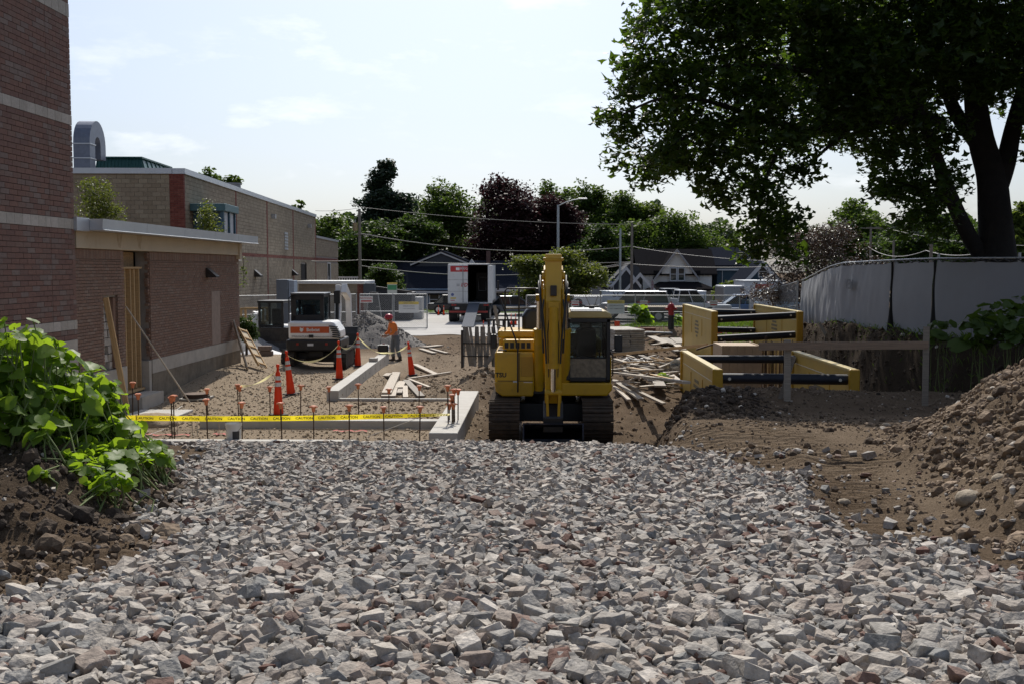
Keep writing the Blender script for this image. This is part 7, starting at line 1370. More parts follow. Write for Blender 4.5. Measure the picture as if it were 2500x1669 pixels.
# tank and drum by the street
tk = thing('water_tank', 'green tank with round dark hatch behind the cab roof', 'tank', (vx(1411, 63), 63, .30)); part('body', mat('tank_green', (.02, .085, .06), .5, var=.1), tk, lambda b: b.b2((-.38, 0, .0), (.40, .9, 1.05)), .05); part('hatch', blk, tk, lambda b: (b.cyl((0, .1, 1.3), (0, .5, 1.3), .27, n=18), b.b2((-.27, .1, 1.0), (.27, .5, 1.3))), .02)
dr_ = thing('steel_drum', 'black open drum with tool handles sticking out beside the green tank', 'drum', (vx(1447, 63), 63, .30)); part('shell', blk, dr_, lambda b: (b.cyl((0, .4, 0), (0, .4, 1.12), .41, n=22), b.cyl((0, .4, 1.08), (0, .4, 1.14), .43, n=22)))
for a in (-.35, .28): part('handle', greyw, dr_, lambda b: b.cyl((a * .3, .4, 1.0), (a * 1.2, .4, 1.75), .025, n=6))
sb_ = thing('street_barrier', 'dark slatted barrier behind the excavator hood', 'barrier', (vx(1225, 56), 56, .12))
for k in range(6): part('slat', darkm, sb_, lambda b: b.b2((-.75 + k * .26, 0, .1), (-.62 + k * .26, .05, .75)))
part('rail', darkm, sb_, lambda b: (b.b2((-.82, -.02, .75), (.85, .07, .85)))); part('rail', darkm, sb_, lambda b: b.b2((-.82, -.02, .0), (.85, .07, .1)))
for px, yy, lab in ((1070, 80, 'small orange cone on grass left of truck'), (1083, 80, 'second small orange cone on the grass left of truck'), (1248, 66, 'small orange cone on the lot under the handrail'), (1259, 66, 'second small orange cone on the lot under the handrail'), (1180, 57, 'orange cone by the truck ramp foot')):
    c_ = copytree(cone0); c_.location = (vx(px, yy), yy, gz(vx(px, yy), yy) + .04); c_.rotation_euler = (0, 0, .3); c_.scale = (.62, .62, .62); setp(c_, lab, 'traffic cone', 'small cones on the parking lot')
# white porch railing beyond the annex
rl = thing('porch_railing', 'white porch railing beyond the block annex', 'railing', (vx(852, 112), 112, hz(692, 112)))
part('rail', trim, rl, lambda b: b.b2((-1.2, 0, .55), (1.1, .08, .7))); part('rail', trim, rl, lambda b: b.b2((-1.2, 0, 0), (1.1, .08, .1)))
for k in range(9): part('baluster', trim, rl, lambda b: b.b2((-1.1 + k * .26, .02, .1), (-.98 + k * .26, .06, .55)))
part('deck_block', mat('deck_grey', (.12, .11, .10), .9), rl, lambda b: b.b2((-1.3, .2, -3.5), (1.2, 2, -.02)))  # plain dark grey block below the railing
# flag on a pole by the white house
fg = thing('flag', 'small striped flag on a pole in front of white house', 'flag', (vx(1588, 100), 100, hz(720, 100))); part('pole', gal, fg, lambda b: b.cyl((0, 0, -1.5), (0, 0, 1.75), .03, n=6)); part('cloth', mat('flag_cloth', (.30, .08, .10), .8, var=.6, scale=6, col2=(.4, .38, .42)), fg, lambda b: b.add([(0, 0, 1.5), (.15, .05, 1.35), (.28, .0, 1.1), (.2, .03, .2), (.1, .05, .1), (0, 0, .3)], [(0, 1, 2, 3, 4, 5)]))
# ------------------------------------------------------------------ poles and wires
polew = mat('pole_wood', (.20, .175, .15), .9, var=.2); polem = mat('pole_metal', (.36, .38, .40), .4, .6)
def pole(px, y, ytop, r, m, label, name='utility_pole'):
    x = vx(px, y); zb = gz(x, y); t = thing(name, label, 'pole', (x, y, zb)); part('shaft', m, t, lambda b: b.cyl((0, 0, -.5), (0, 0, hz(ytop, y) - zb), r, r * .7, 10)); return t, hz(ytop, y) - zb
t, h = pole(878, 88, 511, .16, polew, 'wooden utility pole with transformer beyond the enclosure'); part('transformer', mat('transformer_tan', (.33, .24, .13), .5, .2, var=.15), t, lambda b: b.cyl((-.34, -.1, h - 1.8), (-.34, -.1, h - 1.15), .2, n=14)); part('bracket', darkm, t, lambda b: b.bar((-.34, -.1, h - 1.4), (0, 0, h - 1.4), .06, .06)); part('insulator', gal, t, lambda b: b.cyl((-.34, -.1, h - 1.15), (-.34, -.1, h - .9), .05, n=8)); part('crossbar', polew, t, lambda b: b.box((0, -.1, h - 2.1), (.7, .1, .1)))
t, h = pole(1362, 86, 502, .13, polem, 'tall grey street light behind the excavator boom', 'street_light'); part('arm', polem, t, lambda b: b.tube([(0, 0, h - .1), (.5, 0, h + .15), (1.2, 0, h + .38), (1.75, 0, h + .46)], .045, 8)); part('lamp_head', polem, t, lambda b: b.box((1.95, 0, h + .47), (.75, .24, .12)), .04)
pole(1513, 92, 560, .12, polem, 'slim pale metal pole left of the white house', 'street_light'); pole(1541, 100, 545, .15, polew, 'wooden utility pole just left of the white house')
for px, yt, lab in ((2115, 556, 'far utility pole left behind the screen fence'), (2170, 588, 'far slim pole behind the screen fence'), (2260, 598, 'far pale post rising over the screen fence')):
    y = 95 if yt < 595 else 60; t, h = pole(px, y, yt, .12, polew, lab)
    if yt < 580: part('crossarm', polew, t, lambda b: b.box((.9, 0, h - .1), (2.6, .1, .12)))
wirem = mat('wire', (.30, .29, .27), .5)
def wire(pts, r, label):
    P = []
    for (a, b_, sag) in pts:
        for k in range(13): t = k / 12; p = a.lerp(b_, t); p.z -= sag * 4 * t * (1 - t); P.append(p)
    o = MB().tube(P, r, 5).build('overhead_wire', wirem); setp(o, label, 'wire', 'overhead wires over the street')
W_ = lambda px, py, y: at(px, py, y)
wire([(W_(878, 506, 88), W_(1541, 548, 100), .35)], .022, 'highest thin wire crossing the trees'); wire([(W_(878, 570, 88), W_(1541, 602, 100), .9)], .035, 'second wire sagging across the trees below the highest'); wire([(W_(760, 638, 86), W_(878, 635, 88), .05), (W_(878, 635, 88), W_(1541, 640, 100), .25)], .03, 'third wire crossing just over the box truck roof'); wire([(W_(878, 649, 88), W_(1541, 640, 99), 1.0)], .035, 'lowest wire drooping in front of the blue house')
wire([(W_(1541, 602, 100), W_(1960, 640, 80), .3)], .022, 'wire running right above white house'); wire([(W_(1541, 645, 100), W_(1930, 650, 85), .2)], .03, 'wire crossing the gable window of the white house'); wire([(W_(1425, 660, 99), W_(1541, 644, 100), .05)], .04, 'short thick cable left of the wooden pole')
wire([(W_(2100, 557, 95), W_(2172, 560, 95), .02), (W_(2172, 560, 95), W_(2500, 600, 80), .3)], .02, 'far wire right above the screen fence'); wire([(W_(2120, 603, 95), W_(2260, 612, 70), .6), (W_(2260, 612, 70), W_(2420, 612, 60), .3)], .025, 'far sagging wire low over screen fence'); wire([(W_(770, 515, 86), W_(878, 508, 88), .1)], .02, 'thin wire from the block annex to the pole')
# ================================================================== vegetation
def leaf_fan(kind):
    """small leaf outlines (x across, y along), unit length"""
    if kind == 'maple': return np.array([(0, -.42, 0), (.62, -.10, .10), (.20, .12, .03), (0, .62, 0), (-.20, .12, .03), (-.62, -.10, .10)], float)
    if kind == 'oval': return np.array([(0, -.5, 0), (.28, .0, .08), (0, .55, -.04), (-.28, .0, .08)], float)
    return np.array([(0, -.5, 0), (.32, 0, .05), (0, .5, 0), (-.32, 0, .05)], float)
def leaf_cloud(name, C, R_, size, kind='kite', droop=.3, rs=None, sz_var=.3):
    """one leaf polygon at every point C, turned at random, leaning outwards from R_ (clump centres)"""
    r = rs or rng; n = len(C); L_ = leaf_fan(kind); a = r.random(n) * 6.283; tilt = r.normal(.5, .55, n); roll = r.normal(0, .5, n)
    M = rotm(a, roll, tilt - droop); s = size * np.exp(r.normal(0, sz_var, n)); V = np.einsum('nij,vj->nvi', M, L_) * s[:, None, None] + C[:, None, :]
    k = len(L_); return npmesh(name, V.reshape(-1, 3), np.arange(n * k).reshape(n, k))
def clump_points(blobs, per, spread, seed, shell=.30):
    """blobs: (x,y,z, rx,ry,rz, nclumps); leaves gather in clumps near each blob's skin"""
    r = np.random.default_rng(seed); out = []
    for (x, y, z, rx, ry, rz, nc) in blobs:
        d = r.normal(0, 1, (nc, 3)); d /= np.linalg.norm(d, axis=1)[:, None]; rad = shell + (1 - shell) * r.random(nc) ** .6; rad = rad * (1 + .10 * r.normal(0, 1, nc))
        c = d * rad[:, None] * (rx, ry, rz) + (x, y, z); k = r.poisson(per, nc) + 3
        p = np.repeat(c, k, axis=0) + np.clip(r.normal(0, 1, (k.sum(), 3)), -1.6, 1.6) * (spread, spread, spread * .62); out.append(p)
    return np.concatenate(out)
barkm = mat('bark', (.050, .040, .032), .95, var=.35, scale=7, bump=.9, bscale=22); barkd = mat('dark_bark', (.014, .011, .009), .95, var=.3, scale=5, bump=.9, bscale=16)
def limb(b, pts, r0, r1, n=9): 
    P = [Vector(p) for p in pts]; Q = []
    for i in range(len(P) - 1):                              # smooth the polyline
        p0 = P[max(i - 1, 0)]; p1 = P[i]; p2 = P[i + 1]; p3 = P[min(i + 2, len(P) - 1)]
        for k in range(4):
            t = k / 4; Q.append(.5 * ((2 * p1) + (p2 - p0) * t + (2 * p0 - 5 * p1 + 4 * p2 - p3) * t * t + (-p0 + 3 * p1 - 3 * p2 + p3) * t ** 3))
    Q.append(P[-1]); m = len(Q); b.tube(Q, r0, n, [r0 + (r1 - r0) * i / (m - 1) for i in range(m)])
def tree(name, label, x, y, zb, ht, wd, m, size, seed, ncl=110, per=26, shape='round', kind='kite', cat='tree', group=None, trunk=True, low=.18, spread=None, depth=None):
    """trunk with limbs and a crown of leaf clumps; x,y,zb foot; ht total height; wd crown width"""
    r = random.Random(seed); t = thing(name, label, cat, (x, y, zb), 0, group); dp = depth or wd * .8; blobs = []; spread = spread or max(.18, wd * .045)
    if shape == 'round':
        blobs.append((0, 0, ht * (.52 + low * .4), wd * .36, dp * .36, ht * (.42 - low * .3), int(ncl * .45)))
        for k in range(9):
            a = r.uniform(0, 6.28); q = r.uniform(.28, .36); zz = ht * r.uniform(.30 + low, .84); f = math.sqrt(max(.05, 1 - ((zz / ht - .55) / .5) ** 2)); s = r.uniform(.15, .24); blobs.append((math.cos(a) * wd * q * f, math.sin(a) * dp * q * f, zz, wd * s, dp * s, ht * s * .55, int(ncl * .09)))
        blobs.append((r.uniform(-.1, .1) * wd, 0, ht * .86, wd * .22, dp * .22, ht * .13, int(ncl * .12)))
    elif shape == 'spire':
        for k in range(16):
            f = k / 15; zz = ht * (.14 + .83 * f); rad = wd * .5 * (1 - f) ** .6 * r.uniform(.8, 1.12) + .2
            for j in range(5 if f < .8 else 2): a = j * 1.257 + k * .7 + r.uniform(-.3, .3); blobs.append((math.cos(a) * rad * .62, math.sin(a) * rad * .62, zz + rad * .12 * r.uniform(-.5, 1), rad * .48 + .15, rad * .48 + .15, ht * .028, max(3, int(ncl * .022))))
    elif shape == 'shrub':
        for k in range(7): a = r.uniform(0, 6.28); q = r.uniform(0, .3); blobs.append((math.cos(a) * wd * q, math.sin(a) * dp * q, ht * r.uniform(.35, .78), wd * .24, dp * .24, ht * .22, int(ncl / 7)))
    P = clump_points(blobs, per, spread, seed); P = P[P[:, 2] > .02 * ht]
    me = leaf_cloud('crown', P, None, size, kind); o = link('crown', me, t, m)
    if trunk:
        def tr(b):
            th = ht * (.9 if shape == 'spire' else .62); limb(b, [(0, 0, -.3), (r.uniform(-.1, .1) * wd * .2, 0, th * .5), (r.uniform(-.1, .1) * wd * .3, 0, th)], max(.05, ht * .022), .03)
            for k in range(6): a = r.uniform(0, 6.28); z0_ = ht * r.uniform(.25, .5); limb(b, [(0, 0, z0_), (math.cos(a) * wd * .18, math.sin(a) * dp * .18, z0_ + ht * .12), (math.cos(a) * wd * .33, math.sin(a) * dp * .33, z0_ + ht * .2)], max(.03, ht * .009), .012, 6)
        part('trunk', barkm, t, tr)
    return t
LM = dict(dark=leafmat('leaf_dark', (.028, .054, .014), (.056, .092, .024), .42, .5, .15), mid=leafmat('leaf_mid', (.042, .078, .018), (.085, .128, .032), .45, .5, .15), light=leafmat('leaf_light', (.065, .10, .022), (.12, .16, .042), .45, .5, .15), purple=leafmat('leaf_purple', (.030, .014, .016), (.050, .026, .024), .25, .5, .12), pine=leafmat('needle', (.014, .030, .017), (.028, .050, .024), .2, .6), yellow=leafmat('leaf_yellowgreen', (.070, .098, .020), (.125, .150, .035), .45))
def bt_(label, px, ytop, wpx, y, m, seed, shape='round', name='tree', zb=None, size=.30, ncl=150, per=30, group='trees beyond the street', low=.18, kind='kite', cat='tree'):
    if y > 75: ncl = int(ncl * 1.9); size = size * 1.3; wpx = wpx * 1.22
    x = vx(px, y); zb = gz(x, y) if zb is None else zb; return tree(name, label, x, y, zb, hz(ytop, y) - zb, wpx / 2600 * y, LM[m], size, seed, ncl, per, shape, kind, cat, group, low=low)
bt_('tall dark conifer rising left of the green crowns', 945, 400, 190, 142, 'pine', 1, 'spire', 'conifer_tree', size=.34, ncl=420, per=26)
bt_('green tree top showing right of the annex roof', 800, 520, 130, 150, 'mid', 2); bt_('dark broad tree behind the transformer pole', 905, 535, 190, 130, 'dark', 3, ncl=190, low=.0)
bt_('tall bright green tree between conifer and purple beech', 1062, 438, 180, 146, 'mid', 4, ncl=230, low=.05); bt_('dark green tree low in front of the bright tall one', 1010, 520, 150, 135, 'dark', 5, ncl=160, low=.0)
bt_('huge dark purple beech behind the box truck', 1235, 432, 215, 138, 'purple', 6, name='beech_tree', ncl=330, low=-.05); bt_('second dark purple beech crown joining on the right', 1330, 468, 150, 139, 'purple', 26, name='beech_tree', ncl=210, low=-.05)
bt_('green tree right behind the purple beech', 1345, 440, 150, 152, 'mid', 7, ncl=180); bt_('tall green tree behind the street light', 1420, 448, 150, 150, 'mid', 8, ncl=220, low=.0); bt_('green tree right of the street light top', 1500, 462, 130, 148, 'mid', 9, ncl=180, low=.0)
bt_('feathery pale green tree at the right of the tall group', 1565, 480, 100, 150, 'light', 10, ncl=130, low=.05); bt_('wide rounded green tree behind the white house', 1620, 518, 210, 140, 'mid', 11, ncl=240, low=.0); bt_('dark green tree filling behind the slim poles', 1470, 545, 160, 134, 'dark', 12, ncl=170, low=-.05); bt_('dark green tree at the right of white house roof', 1705, 540, 120, 146, 'dark', 13, ncl=120)
bt_('small pointed conifer right of the white house', 1762, 575, 40, 150, 'pine', 14, 'spire', 'conifer_tree', size=.3, ncl=160, per=14)
bt_('rounded conifer-like shrub left of the blue house', 930, 640, 120, 112, 'dark', 15, 'shrub', 'evergreen_shrub', size=.22, ncl=120, low=0, cat='shrub'); bt_('leafy bush in front of the teal house', 1772, 682, 85, 105, 'light', 16, 'shrub', 'garden_bush', size=.22, ncl=80, cat='shrub')
bt_('small yellow-green ornamental tree behind the excavator boom', 1362, 612, 190, 82, 'yellow', 17, 'round', size=.17, ncl=260, per=34, low=-.12, kind='oval')
bt_('green tree beyond the screen fence, left part', 2090, 490, 190, 130, 'mid', 18, ncl=190, low=0); bt_('dark green tree beyond the screen fence, middle', 2230, 540, 240, 120, 'dark', 19, ncl=210, low=-.05); bt_('green tree beyond the screen fence, right of the maple trunk', 2510, 470, 160, 90, 'light', 20, ncl=180, low=-.05); bt_('dark tree low behind the maple trunk', 2390, 560, 230, 110, 'dark', 21, ncl=180, low=-.05)
bt_('leafy tops of a tree far behind the block building roof', 525, 412, 130, 112, 'mid', 22, ncl=130); bt_('second small tree top behind the block building roof', 722, 484, 60, 120, 'mid', 23, ncl=60)
# trees between the wing and the block building
bt_('yellow-green tree rising behind the wing roof beside the tower', 215, 415, 150, 38, 'yellow', 31, 'round', size=.085, ncl=240, per=46, low=-.05, kind='oval', group='trees behind the wing roof'); bt_('lower yellow-green tree spreading right behind the wing roof', 268, 492, 110, 38.5, 'yellow', 34, 'round', size=.085, ncl=120, per=40, low=-.05, kind='oval', group='trees behind the wing roof')
bt_('small yellow-green tree in front of the blue canopy', 497, 487, 80, 44, 'yellow', 32, 'round', size=.10, ncl=120, per=34, low=-.05, kind='oval', group='trees behind the wing roof')
# evergreen shrub and vine at the wing end
tree('evergreen_shrub', 'dark evergreen shrub at the far end of the brick wing', vx(595, 37.5), 37.5, gz(vx(595, 37.5), 37.5) + .2, 1.35, 1.0, LM['dark'], .075, 41, 90, 50, 'shrub', 'oval', 'shrub', trunk=True, spread=.10)
vn_ = thing('wall_vine', 'thin green vine hanging at the wing corner below fascia', 'vine', (-9.40, 33.55, 3.9)); q = np.stack([rng.normal(0, .06, 90), rng.normal(0, .06, 90), -rng.random(90) * 1.0 + .1], 1); link('foliage', leaf_cloud('foliage', q, None, .08, 'oval'), vn_, LM['light']); part('stem', barkm, vn_, lambda b: b.tube([(0, 0, .1), (.02, 0, -.4), (-.02, 0, -.9)], .008, 5))
# brown-red glossy crab apple at the end of the screen fence
lb_ = leafmat('leaf_bronze', (.040, .026, .018), (.10, .068, .045), .18, .32, .5, 2.0)
LM['bronze'] = lb_; bx0 = vx(1990, 47)
tree('crab_apple', 'bronze-leaved rounded small tree behind the end of the screen fence', bx0, 47, 1.0, hz(545, 47) - 1.0, 345 / 2600 * 47, lb_, .085, 51, 560, 44, 'round', 'oval', 'tree', spread=.22, low=-.1)
# ------------------------------------------------------------------ the big maple
mp_ = thing('maple_tree', 'huge backlit maple spreading over the right half of the picture', 'tree', (12.55, 29, 1.7)); mo = Vector((12.55, 29, 1.7))
def mpt(px, py, y=29.0): return at(px, py, y) - mo
part('trunk', barkd, mp_, lambda b: limb(b, [mpt(2440, 700), mpt(2436, 620), mpt(2428, 520), mpt(2420, 430), mpt(2395, 340), mpt(2380, 230), mpt(2372, 100), mpt(2365, -60), mpt(2360, -250)], .52, .14, 14))
MLB = [([mpt(2430, 470), mpt(2455, 400), mpt(2472, 320), mpt(2495, 230), mpt(2530, 100)], .30, .14), ([mpt(2425, 650), mpt(2380, 600), mpt(2330, 500, 28.5), mpt(2285, 380, 28), mpt(2240, 260, 27.5), mpt(2200, 140, 27)], .25, .10), ([mpt(2400, 370), mpt(2330, 270, 29.5), mpt(2300, 170, 30), mpt(2270, 40, 30)], .22, .10), ([mpt(2300, 300, 28.2), mpt(2200, 290, 27.6), mpt(2080, 310, 27), mpt(1950, 312, 26.5), mpt(1830, 285, 26), mpt(1700, 325, 25.6), mpt(1600, 375, 25.4)], .15, .03), ([mpt(2240, 255, 27.5), mpt(2130, 235, 27), mpt(2000, 180, 26.5), mpt(1850, 160, 26), mpt(1700, 170, 26)], .13, .03), ([mpt(2200, 140, 27), mpt(2060, 80, 27), mpt(1900, 40, 27), mpt(1720, 50, 27)], .11, .03), ([mpt(1950, 312, 26.5), mpt(1900, 370, 26), mpt(1870, 440, 25.8), mpt(1850, 540, 25.6), mpt(1860, 610, 25.5)], .06, .02), ([mpt(1830, 285, 26), mpt(1740, 250, 25.5), mpt(1620, 240, 25), mpt(1520, 280, 25)], .07, .02), ([mpt(2330, 500, 28.5), mpt(2260, 470, 27.5), mpt(2180, 440, 27)], .09, .03), ([mpt(2080, 310, 27), mpt(2010, 370, 26.6), mpt(1960, 420, 26.4)], .06, .02), ([mpt(2372, 100), mpt(2460, 20, 30), mpt(2600, -80, 31)], .14, .05), ([mpt(2380, 230), mpt(2420, 140, 31), mpt(2500, 50, 33)], .14, .05)]
for pts, r0, r1 in MLB: part('limb', barkd, mp_, lambda b: limb(b, pts, r0, r1, 9))
MB_ = [(1600, 40, 60), (1565, 95, 40), (1590, 160, 60), (1545, 190, 45), (1540, 240, 55), (1500, 288, 28), (1545, 325, 55), (1530, 385, 42), (1585, 430, 42), (1650, 385, 75), (1660, 280, 85), (1650, 190, 80), (1720, 80, 105), (1715, 440, 55), (1775, 490, 52), (1780, 360, 85), (1850, 440, 65), (1885, 520, 60), (1840, 585, 50), (1905, 600, 52), (1935, 540, 40), (1820, 200, 115), (1850, 60, 115), (1900, 320, 100), (1955, 420, 52), (2000, 200, 115), (2000, 50, 115), (2030, 300, 70), (2120, 120, 125), (2150, 250, 105), (2140, 345, 58), (2205, 410, 70), (2160, 455, 40), (2240, 480, 70), (2290, 550, 52), (2210, 545, 34), (2315, 440, 48), (2260, 330, 72), (2260, 150, 125), (2380, 60, 125), (2420, 200, 65), (2490, 120, 90), (1900, -60, 120), (2080, -70, 130), (2270, -80, 140), (2450, -80, 130), (1720, -40, 90), (2160, -160, 110), (2330, -180, 120), (2600, 100, 120), (2620, 280, 120), (2580, -60, 120), (2750, 200, 120), (2640, 440, 80), (2750, 20, 110)]
MB2 = [(1950, 150), (2080, 60), (2200, 200), (2330, 120), (2560, 140), (2680, 300), (2120, 280), (2250, 0), (2450, 20), (2050, 200)]
mb = []
for k in range(16): mb.append((6.5 + (k * 5 % 16) * .62 - mo.x, 35.5 + (k * 7 % 5) * 1.0 - mo.y, 8.2 + (k * 3 % 7) * .75 - mo.z, 1.7, 1.7, 1.0, 38))
for px, py in MB2: p = mpt(px, py, 33.5); mb.append((p.x, p.y, p.z, 1.9, 1.9, 1.4, 50))
for i, (px, py, r) in enumerate(MB_):
    edge = px < 1960; ys_ = (25.6 + (i * 37 % 10) * .12,) if edge and r < 60 else ((25.2, 27.2) if edge else ((26.2, 28.5, 31.5) if py < 330 else (27.0, 29.5)))
    for yy in ys_:
        jx, jy = random.uniform(-.25, .25) * r, random.uniform(-.25, .25) * r; p = mpt(px + jx, py + jy, yy); rr = r / 2600 * yy
        mb.append((p.x, p.y, p.z, rr, rr * 1.1, rr * .85, max(8, int(21 * (r / 60) ** 2 / (1 if len(ys_) == 1 else 1.3)))))
P = clump_points(mb, 13, .21, 77, .2)
print('maple leaves', len(P))
link('crown', leaf_cloud('crown', P, None, .150, 'maple', .5), mp_, leafmat('leaf_maple', (.026, .052, .011), (.055, .092, .018), .56, .4, .4, 1.2))
# ------------------------------------------------------------------ broad-leaved weeds on the left bank: single large leaves
def heart_leaf(seed):
    r = random.Random(seed); n = 7; V = []; F = []; pts = [(-.02, -.48), (.22, -.58), (.46, -.40), (.52, -.08), (.40, .18), (.22, .34), (0, .60), (-.22, .34), (-.40, .18), (-.52, -.08), (-.46, -.40), (-.22, -.58)]
    V.append((0, -.05, .0)); 
    for (x, y) in pts: V.append((x + r.uniform(-.03, .03), y + r.uniform(-.03, .03), .16 * abs(x) - .18 * max(0, y) ** 1.5 + r.uniform(-.06, .06)))
    for k in range(12): F.append((0, 1 + k, 1 + (k + 1) % 12))
    return np.array(V), np.array(F)
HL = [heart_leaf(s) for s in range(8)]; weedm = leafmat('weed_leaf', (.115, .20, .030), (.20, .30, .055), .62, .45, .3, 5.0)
HM = []
for V, F in HL: me = npmesh('leaf', V, F, True); me.materials.append(weedm); HM.append(me)
stemm = mat('weed_stem', (.13, .17, .05), .7)
def leaf_mats(n): 
    az = rng.random(n) * 6.283; tilt = rng.normal(.75, .35, n); return az, tilt
HMD = []
weedd = leafmat('weed_leaf_shade_tint', (.045, .085, .018), (.085, .13, .03), .45, .5, .25, 5.0)  # darker copy of the weed leaf, the maple's shade put into its colour
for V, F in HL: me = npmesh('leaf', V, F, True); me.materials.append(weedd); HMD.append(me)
def weed(label, pts, nind, nfill, size, group='broad-leaved weeds on the left bank'):
    """pts: canopy control points (world) with radius; leaves face up and out"""
    base = Vector(pts[0][:3]); base.z = gz(base.x, base.y); t = thing('weed_clump', label, 'plant', base, 0, group)
    W_a = np.array([p[3] ** 2 for p in pts]); W_a = W_a / W_a.sum(); tot = nind + nfill; C = []; S = []; 
    for i in range(tot):
        p = pts[rng.choice(len(pts), p=W_a)]; d = rng.normal(0, 1, 3); d /= np.linalg.norm(d); 
        if d[2] < -.25: d[2] *= -.6
        rad = p[3] * (.95 + .12 * rng.normal()) if i < nind else p[3] * rng.uniform(.5, 1.0)
        C.append((p[0] + d[0] * rad, p[1] + d[1] * rad, p[2] + d[2] * rad * .8, d[0], d[1], d[2])); S.append(size * math.exp(rng.normal(0, .32)))
    C = np.array(C); S = np.array(S); gzs = G(C[:, 0], C[:, 1]); C[:, 2] = np.maximum(C[:, 2], gzs + .04)
    for i in range(nind):
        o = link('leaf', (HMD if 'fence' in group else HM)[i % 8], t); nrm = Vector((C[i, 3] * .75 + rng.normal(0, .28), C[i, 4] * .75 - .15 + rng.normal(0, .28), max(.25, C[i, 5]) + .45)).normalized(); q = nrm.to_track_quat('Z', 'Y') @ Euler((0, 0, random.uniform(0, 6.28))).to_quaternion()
        o.rotation_mode = 'QUATERNION'; o.rotation_quaternion = q; o.location = Vector(C[i, :3]) - base; o.scale = (S[i],) * 3
    if nfill:
        f = slice(nind, tot); n = nfill; az = rng.random(n) * 6.283; M = rotm(az, rng.normal(0, .5, n), rng.normal(.2, .55, n)) * S[f][:, None, None]; Vs = []; Fs = []; off = 0
        for j in range(8):
            idx = np.arange(j, n, 8); pv, pf = HL[j]; V = np.einsum('nij,vj->nvi', M[idx], pv) + (C[f][idx][:, :3] - np.array(base))[:, None, :]; Fs.append((pf[None] + (off + np.arange(len(idx)) * len(pv))[:, None, None]).reshape(-1, 3)); Vs.append(V.reshape(-1, 3)); off += len(idx) * len(pv)
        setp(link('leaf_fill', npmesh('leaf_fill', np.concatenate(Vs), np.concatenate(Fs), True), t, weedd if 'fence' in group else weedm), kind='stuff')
    def stems(b):
        for i in range(0, tot, 3 if 'fence' not in group else 12):
            p = Vector(C[i, :3]); g_ = Vector((p.x + rng.normal(0, .15), p.y + rng.normal(0, .15), 0)); g_.z = gz(g_.x, g_.y); md = p.lerp(g_, .5) + Vector((rng.normal(0, .05), rng.normal(0, .05), 0)); b.tube([g_ - base, md - base, p - base], .006, 4, [.008, .006, .004], cap=False)
    setp(part('stems', stemm, t, stems), kind='stuff')
    return t
def wp(px, py, y, r): p = at(px, py, y); return (p.x, p.y, p.z, r)
weed('tallest broad-leaved weeds at the left edge of the picture', [wp(20, 850, 7.4, .30), wp(70, 900, 7.6, .34), wp(0, 990, 7.2, .36), wp(120, 990, 7.5, .36), wp(60, 1060, 7.1, .28), wp(-60, 930, 7.6, .4)], 150, 480, .088)
weed('middle broad-leaved weeds before the brick foundation', [wp(180, 950, 7.9, .28), wp(210, 1010, 7.9, .30), wp(240, 1060, 7.8, .28), wp(170, 1060, 7.6, .28), wp(290, 1085, 8.2, .24)], 120, 380, .082)
weed('low broad-leaved weeds spilling down to the gravel', [wp(330, 1110, 7.9, .20), wp(380, 1130, 8.0, .15), wp(250, 1150, 7.3, .18), wp(210, 1180, 7.0, .15), wp(270, 1190, 6.9, .15), wp(300, 1130, 7.5, .18)], 95, 240, .07)
weed('tiny green seedling on the bare left bank', [wp(92, 1165, 6.6, .06)], 6, 4, .07)
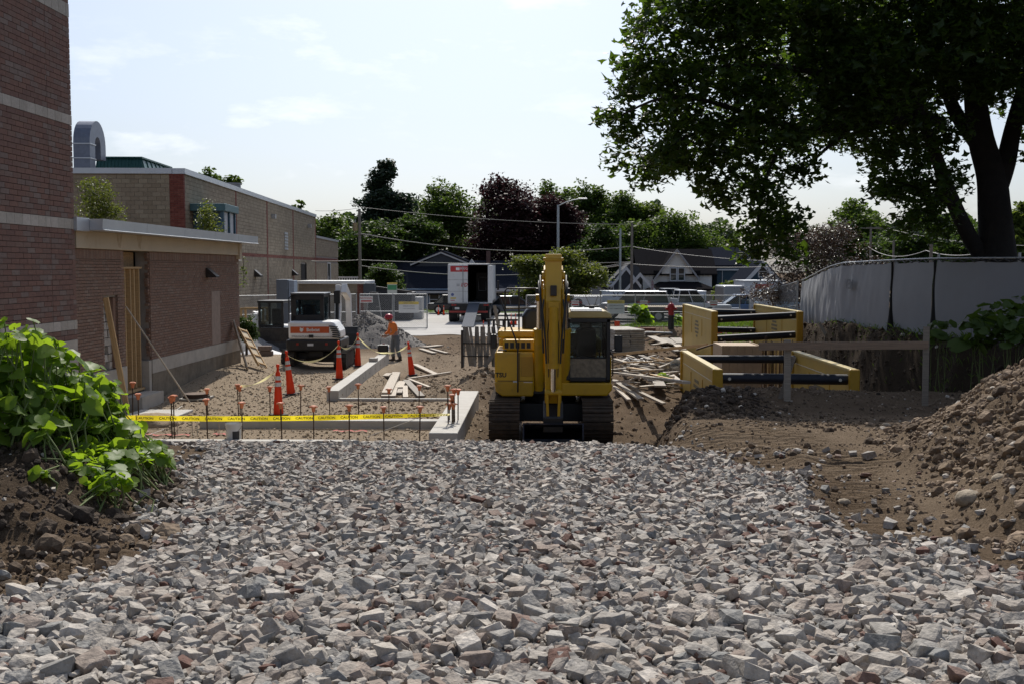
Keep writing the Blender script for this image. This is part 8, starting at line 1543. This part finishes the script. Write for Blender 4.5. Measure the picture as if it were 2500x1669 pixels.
# weeds by the screen fence in the shade of the maple
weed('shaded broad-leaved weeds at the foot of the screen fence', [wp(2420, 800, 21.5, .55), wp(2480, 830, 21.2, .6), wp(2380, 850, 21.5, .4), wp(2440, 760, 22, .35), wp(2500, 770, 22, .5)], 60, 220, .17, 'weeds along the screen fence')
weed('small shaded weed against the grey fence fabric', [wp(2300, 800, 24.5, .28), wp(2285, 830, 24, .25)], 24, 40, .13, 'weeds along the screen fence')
weed('bright sapling with big leaves beside the fire hydrant', [wp(1562, 762, 53.5, .42), wp(1575, 782, 53.5, .38), wp(1548, 752, 53.5, .25)], 60, 60, .30, 'saplings on the verge'); weed('small bright sapling right of the fire hydrant', [wp(1652, 782, 53.5, .28)], 24, 20, .26, 'saplings on the verge'); weed('green weed among the debris boards', [wp(1612, 930, 30.5, .25)], 24, 30, .12, 'weeds in the debris')
# grass tufts along bank tops
def tuft(name, cx, cy, rx, ry, n, h, label_parent=ground):
    X = rng.normal(cx, rx, n); Y = rng.normal(cy, ry, n); Z = G(X, Y); hh = h * rng.uniform(.4, 1.3, n); a = rng.random(n) * 6.28; w_ = .004; dx = rng.normal(0, .45, n) * hh; dy = rng.normal(0, .45, n) * hh
    V = np.stack([np.stack([X - w_ * np.cos(a), Y - w_ * np.sin(a), Z], 1), np.stack([X + w_ * np.cos(a), Y + w_ * np.sin(a), Z], 1), np.stack([X + dx * .4, Y + dy * .4, Z + hh * .7], 1), np.stack([X + dx, Y + dy, Z + hh * .95], 1)], 1).reshape(-1, 3); ii = np.arange(n)[:, None] * 4
    setp(link(name, npmesh(name, V, [np.concatenate([ii, ii + 1, ii + 2], 1), np.concatenate([ii + 2, ii + 1, ii + 3], 1)]), label_parent, MATS['grass_leaf']), kind='stuff')
tuft('grass_tuft', 9.9, 25.5, .22, 1.8, 700, .16); tuft('grass_tuft', 9.5, 31, .2, 3, 300, .12); tuft('grass_tuft', 9.5, 50, 1.5, 2.0, 900, .35)
# wood far behind, closing the gaps between the single trees
fw = thing('far_wood', 'x', 'x'); bpy.data.objects.remove(fw)
X = []; 
for (pa, pb, yt) in ((730, 1000, 535), (980, 1620, 492), (1560, 1800, 548), (1960, 2560, 545)):
    n = int((pb - pa) * 20); px_ = rng.uniform(pa, pb, n); Yy = rng.uniform(160, 172, n); topz = EYE + (657 - yt + 22 * fbm(px_, px_ * 0, .02, 4) * 2) / 2600 * Yy; X.append(np.stack([(px_ - 1319) / 2600 * Yy, Yy, -1 + (topz + 1) * rng.random(n) ** .7], 1))
fw = link('far_wood', leaf_cloud('far_wood', np.concatenate(X), None, .8, 'kite'), None, LM['dark']); setp(fw, kind='stuff')
